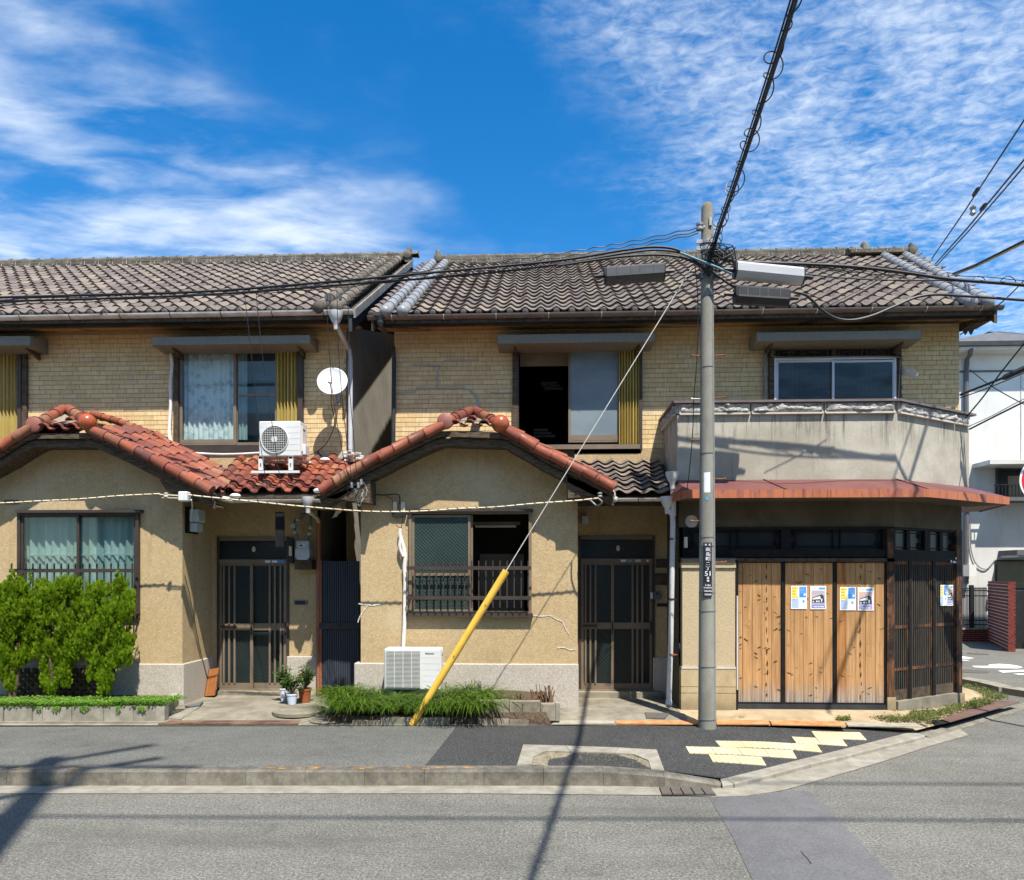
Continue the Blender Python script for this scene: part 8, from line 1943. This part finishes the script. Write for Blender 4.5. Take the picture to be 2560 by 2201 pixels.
m = MB(); m.pb(2487, 2640, 1211, 1213, 25.2, 25.25); m.pb(2487, 2640, 1240, 1243, 25.2, 25.25); mk(m, 'rail', 'black_plastic', bl_)
for k in range(18): m = MB(); u = 2488+k*8.5; m.pb(u, u+1.3, 1213, 1240, 25.21, 25.24); mk(m, 'baluster', 'black_plastic', bl_)
m = MB(); m.pb(2500, 2640, 1243, 1252, 25.2, 26); mk(m, 'balcony_slab', 'slate', bl_)
w = bpy.data.objects.new('window', None); COL.objects.link(w); place(w, ((hb2[0]+hb2[1])/2, 26, hb2[2]), wb); frame(w, 2489, 2640, 1400, 1475, 25.95, 4, .1, 'bronze_dark')
x0, x1, z0, z1_ = RC(2493, 2640, 1404, 1475, 25.98)
for k in range(15): m = MB(); za = z0+(z1_-z0)*k/15; m.prism([(x0, 25.98, za), (x0, 25.98, za+(z1_-z0)/15*.85), (x0, 26.02, za+(z1_-z0)/15), (x0, 26.02, za)][::-1], (x1-x0, 0, 0)); mk(m, 'shutter_slat', 'shutter_tan', w)
m = MB(); m.pb(2543, 2640, 1375, 1388, 25.0, 26.0); mk(m, 'porch_hood', 'slate', wb); m = MB(); m.pb(2545, 2640, 1388, 1393, 25.05, 26.0); mk(m, 'porch_soffit', 'white_wall', wb)
m = MB(); m.pb(2423, 2441, 1412, 1441, 25.6, 25.97); mk(m, 'outdoor_unit', 'ac_side', wb)
m = MB(); m.tube(crom([P(2425, 1305, 25.95), P(2427, 1370, 25.95), P(2440, 1410, 25.95), P(2465, 1423, 25.95), P(2488, 1400, 25.95)], 6), .02, 5); mk(m, 'wall_cable', 'cable_grey', wb)
# unseen houses added behind the camera to cut sky fill and darken reflections
for k, (xa, xb, hh_, lab) in enumerate(((-17, -5.2, 7.6, 'plain house added unseen behind the viewer on the left'), (-4.6, 5.0, 9.2, 'plain house added unseen directly behind the viewer'), (5.8, 17, 8.2, 'plain house added unseen behind the viewer on the right'))):
    hs_ = E('unseen_opposite_house', ((xa+xb)/2, -9, 0), lab, 'house', 'unseen houses added behind the viewer')
    m = MB(); m.box(xa, xb, -14, -7, 0, hh_); mk(m, 'wall', 'alley_wall', hs_)
    m = MB(); m.prism([(xa-.4, -14.6, hh_+.001), (xa-.4, -6.4, hh_+.001), (xa-.4, -10.5, hh_+1.8)], (xb-xa+.8, 0, 0)); mk(m, 'roof', 'slate', hs_)
    for j in range(4):
        for fl_ in (1.2, 4.2):
            x = xa+.8+j*(xb-xa-2.6)/3; m = MB(); m.box(x, x+1.3, -7.0, -6.97, fl_, fl_+1.2); mk(m, 'window', 'glass_dark', hs_)
# unseen block added right of the frame, meant to shade the white house
nb = E('unseen_shade_block', (XU(2640, 22)+3, 20, 0), 'unseen block added right of the frame to shade the white house', 'house')
m = MB(); xx = XU(2600, 21.5); m.prism([(xx, 21.8, 0), (xx, 21.8, 5.6), (xx+1.6, 21.8, 8.8), (xx+7, 21.8, 8.8), (xx+7, 21.8, 0)], (0, -5, 0)); mk(m, 'wall', 'white_wall', nb)
# brick gate pier and railings
bw = E('brick_gate_wall', G(2500, 1628, 0), 'red brick gate wall with pale mortar across the side street', 'wall')
Yb_ = G(2510, 1630, 0).y; x0, x1, z0, z1 = RC(2520.5, 2539, 1455, 1630, Yb_); zt_b = z1
Lx = XU(2468, Yb_+3.0)
p_f = Vector((x0, Yb_, 0)); p_b = G(2468, 1621, 0); p_b = Vector((Lx, Yb_+3.0, 0)); th_b = x1-x0
m = MB(); m.prism([Vector((q.x, q.y, -.02)) for q in (p_f+Vector((.02, .02, 0)), Vector((x1-.01, Yb_+.02, 0)), Vector((Lx+th_b-.01, Yb_+3.0, 0)), p_b+Vector((.02, 0, 0)))], (0, 0, zt_b-.0)); mk(m, 'mortar_core', 'mortar_pale', bw)
nr_ = 20; hB = (zt_b+.02)/nr_; dL = (p_b-p_f); nL = 13
for k in range(nr_):
    z = k*hB+.008; off = .5 if k % 2 else 0
    for (a, b) in (((0, .48), (.52, 1)) if not off else ((0, .22), (.26, .74), (.78, 1))):
        m = MB(); m.box(x0+(x1-x0)*a+.0, x0+(x1-x0)*b, Yb_-.005, Yb_+.03, z, z+hB-.028); mk(m, 'brick', 'red_brick', bw)
    for j in range(nL+1):
        t0 = max(0, (j-off)/nL)+.006; t1 = min(1, (j+1-off)/nL)-.006
        if t1-t0 < .03: continue
        a, b = p_f+dL*t0, p_f+dL*t1; m = MB(); m.prism([Vector((q.x, q.y, z)) for q in (a+Vector((0, 0, 0)), a+Vector((.05, 0, 0)), b+Vector((.05, 0, 0)), b)], (0, 0, hB-.028)); mk(m, 'brick', 'red_brick', bw)
lw_ = E('low_brick_wall', P(2430, 1615, Yb_+3.1), 'low dark red brick wall under the black railings across the side street', 'wall')
x0, x1, z0, z1 = RC(2380, 2470, 1575, 1620, Yb_+3.05); m = MB(); m.box(x0, x1, Yb_+3.05, Yb_+3.3, -.05, z1); mk(m, 'wall_body', 'mortar_pale', lw_)
nr_ = 6; hB = (z1+.0)/nr_
for k in range(nr_):
    x = x0-(.12 if k % 2 else 0)
    while x < x1-.02: m = MB(); m.box(max(x, x0)+.004, min(x+.24, x1)-.004, Yb_+3.03, Yb_+3.06, k*hB+.006, (k+1)*hB-.012); mk(m, 'brick', 'red_brick', lw_); x += .25
m = MB(); m.box(x0, x1, Yb_+3.0, Yb_+3.32, z1+.002, z1+.05); mk(m, 'coping', 'kerb_pale', lw_)
rl_ = E('railing', P(2430, 1570, Yb_+3.15), 'black iron railings with pointed tops across the side street', 'railing')
yy = Yb_+3.16; zr0 = z1+.05
for k in range(22):
    u = 2396+k*3.3; x = XU(u, yy); zz = P(u, 1467, yy).z; m = MB(); m.box(x-.009, x+.009, yy-.009, yy+.009, zr0, zz-.06); m.add([(x-.016, yy-.016, zz-.07), (x+.016, yy-.016, zz-.07), (x+.016, yy+.016, zz-.07), (x-.016, yy+.016, zz-.07), (x, yy, zz)], [(0, 1, 4), (1, 2, 4), (2, 3, 4), (3, 0, 4)]); mk(m, 'bar', 'black_plastic', rl_)
for v in (1477, 1490, 1551, 1562): m = MB(); z = P(2430, v, yy).z; m.box(XU(2394, yy), XU(2470, yy), yy-.02, yy+.02, z-.016, z+.016); mk(m, 'rail', 'black_plastic', rl_)
m = MB(); x = XU(2428, yy); m.box(x-.05, x+.05, yy-.05, yy+.05, zr0, P(2428, 1463, yy).z); mk(m, 'post', 'black_plastic', rl_)
m = MB(); m.pb(2540, 2660, 1478, 1620, Yb_+.8, Yb_+.9); mk(m, 'dark_gate', 'black_plastic', None, label='black metal gate right of the red brick pier', cat='gate')
# round no-entry sign cut by the right picture edge
ns = E('road_sign', (XU(2612, 9.7), 9.7, 0), 'round red and white road sign cut by the right picture edge', 'road sign')
c = P(2609, 1201, 9.6); m = MB(); m.lathe([(.001, -.004), (.305, -.004), (.305, .004), (.001, .004)], c, 40, 'y'); mk(m, 'sign_rim', 'text_white', ns)
m = MB(); m.lathe([(.001, 0), (.28, 0), (.28, .002), (.001, .002)], c+Vector((0, -.0075, 0)), 40, 'y'); mk(m, 'sign_face', 'sign_red', ns)
m = MB(); m.box(c.x-.21, c.x+.21, c.y-.010, c.y-.008, c.z-.055, c.z+.055); mk(m, 'white_bar', 'text_white', ns)
m = MB(); m.tube([(c.x, c.y+.04, 0), (c.x, c.y+.04, c.z+.35)], .038, 12); mk(m, 'sign_post', 'ac_white', ns, smooth=True)
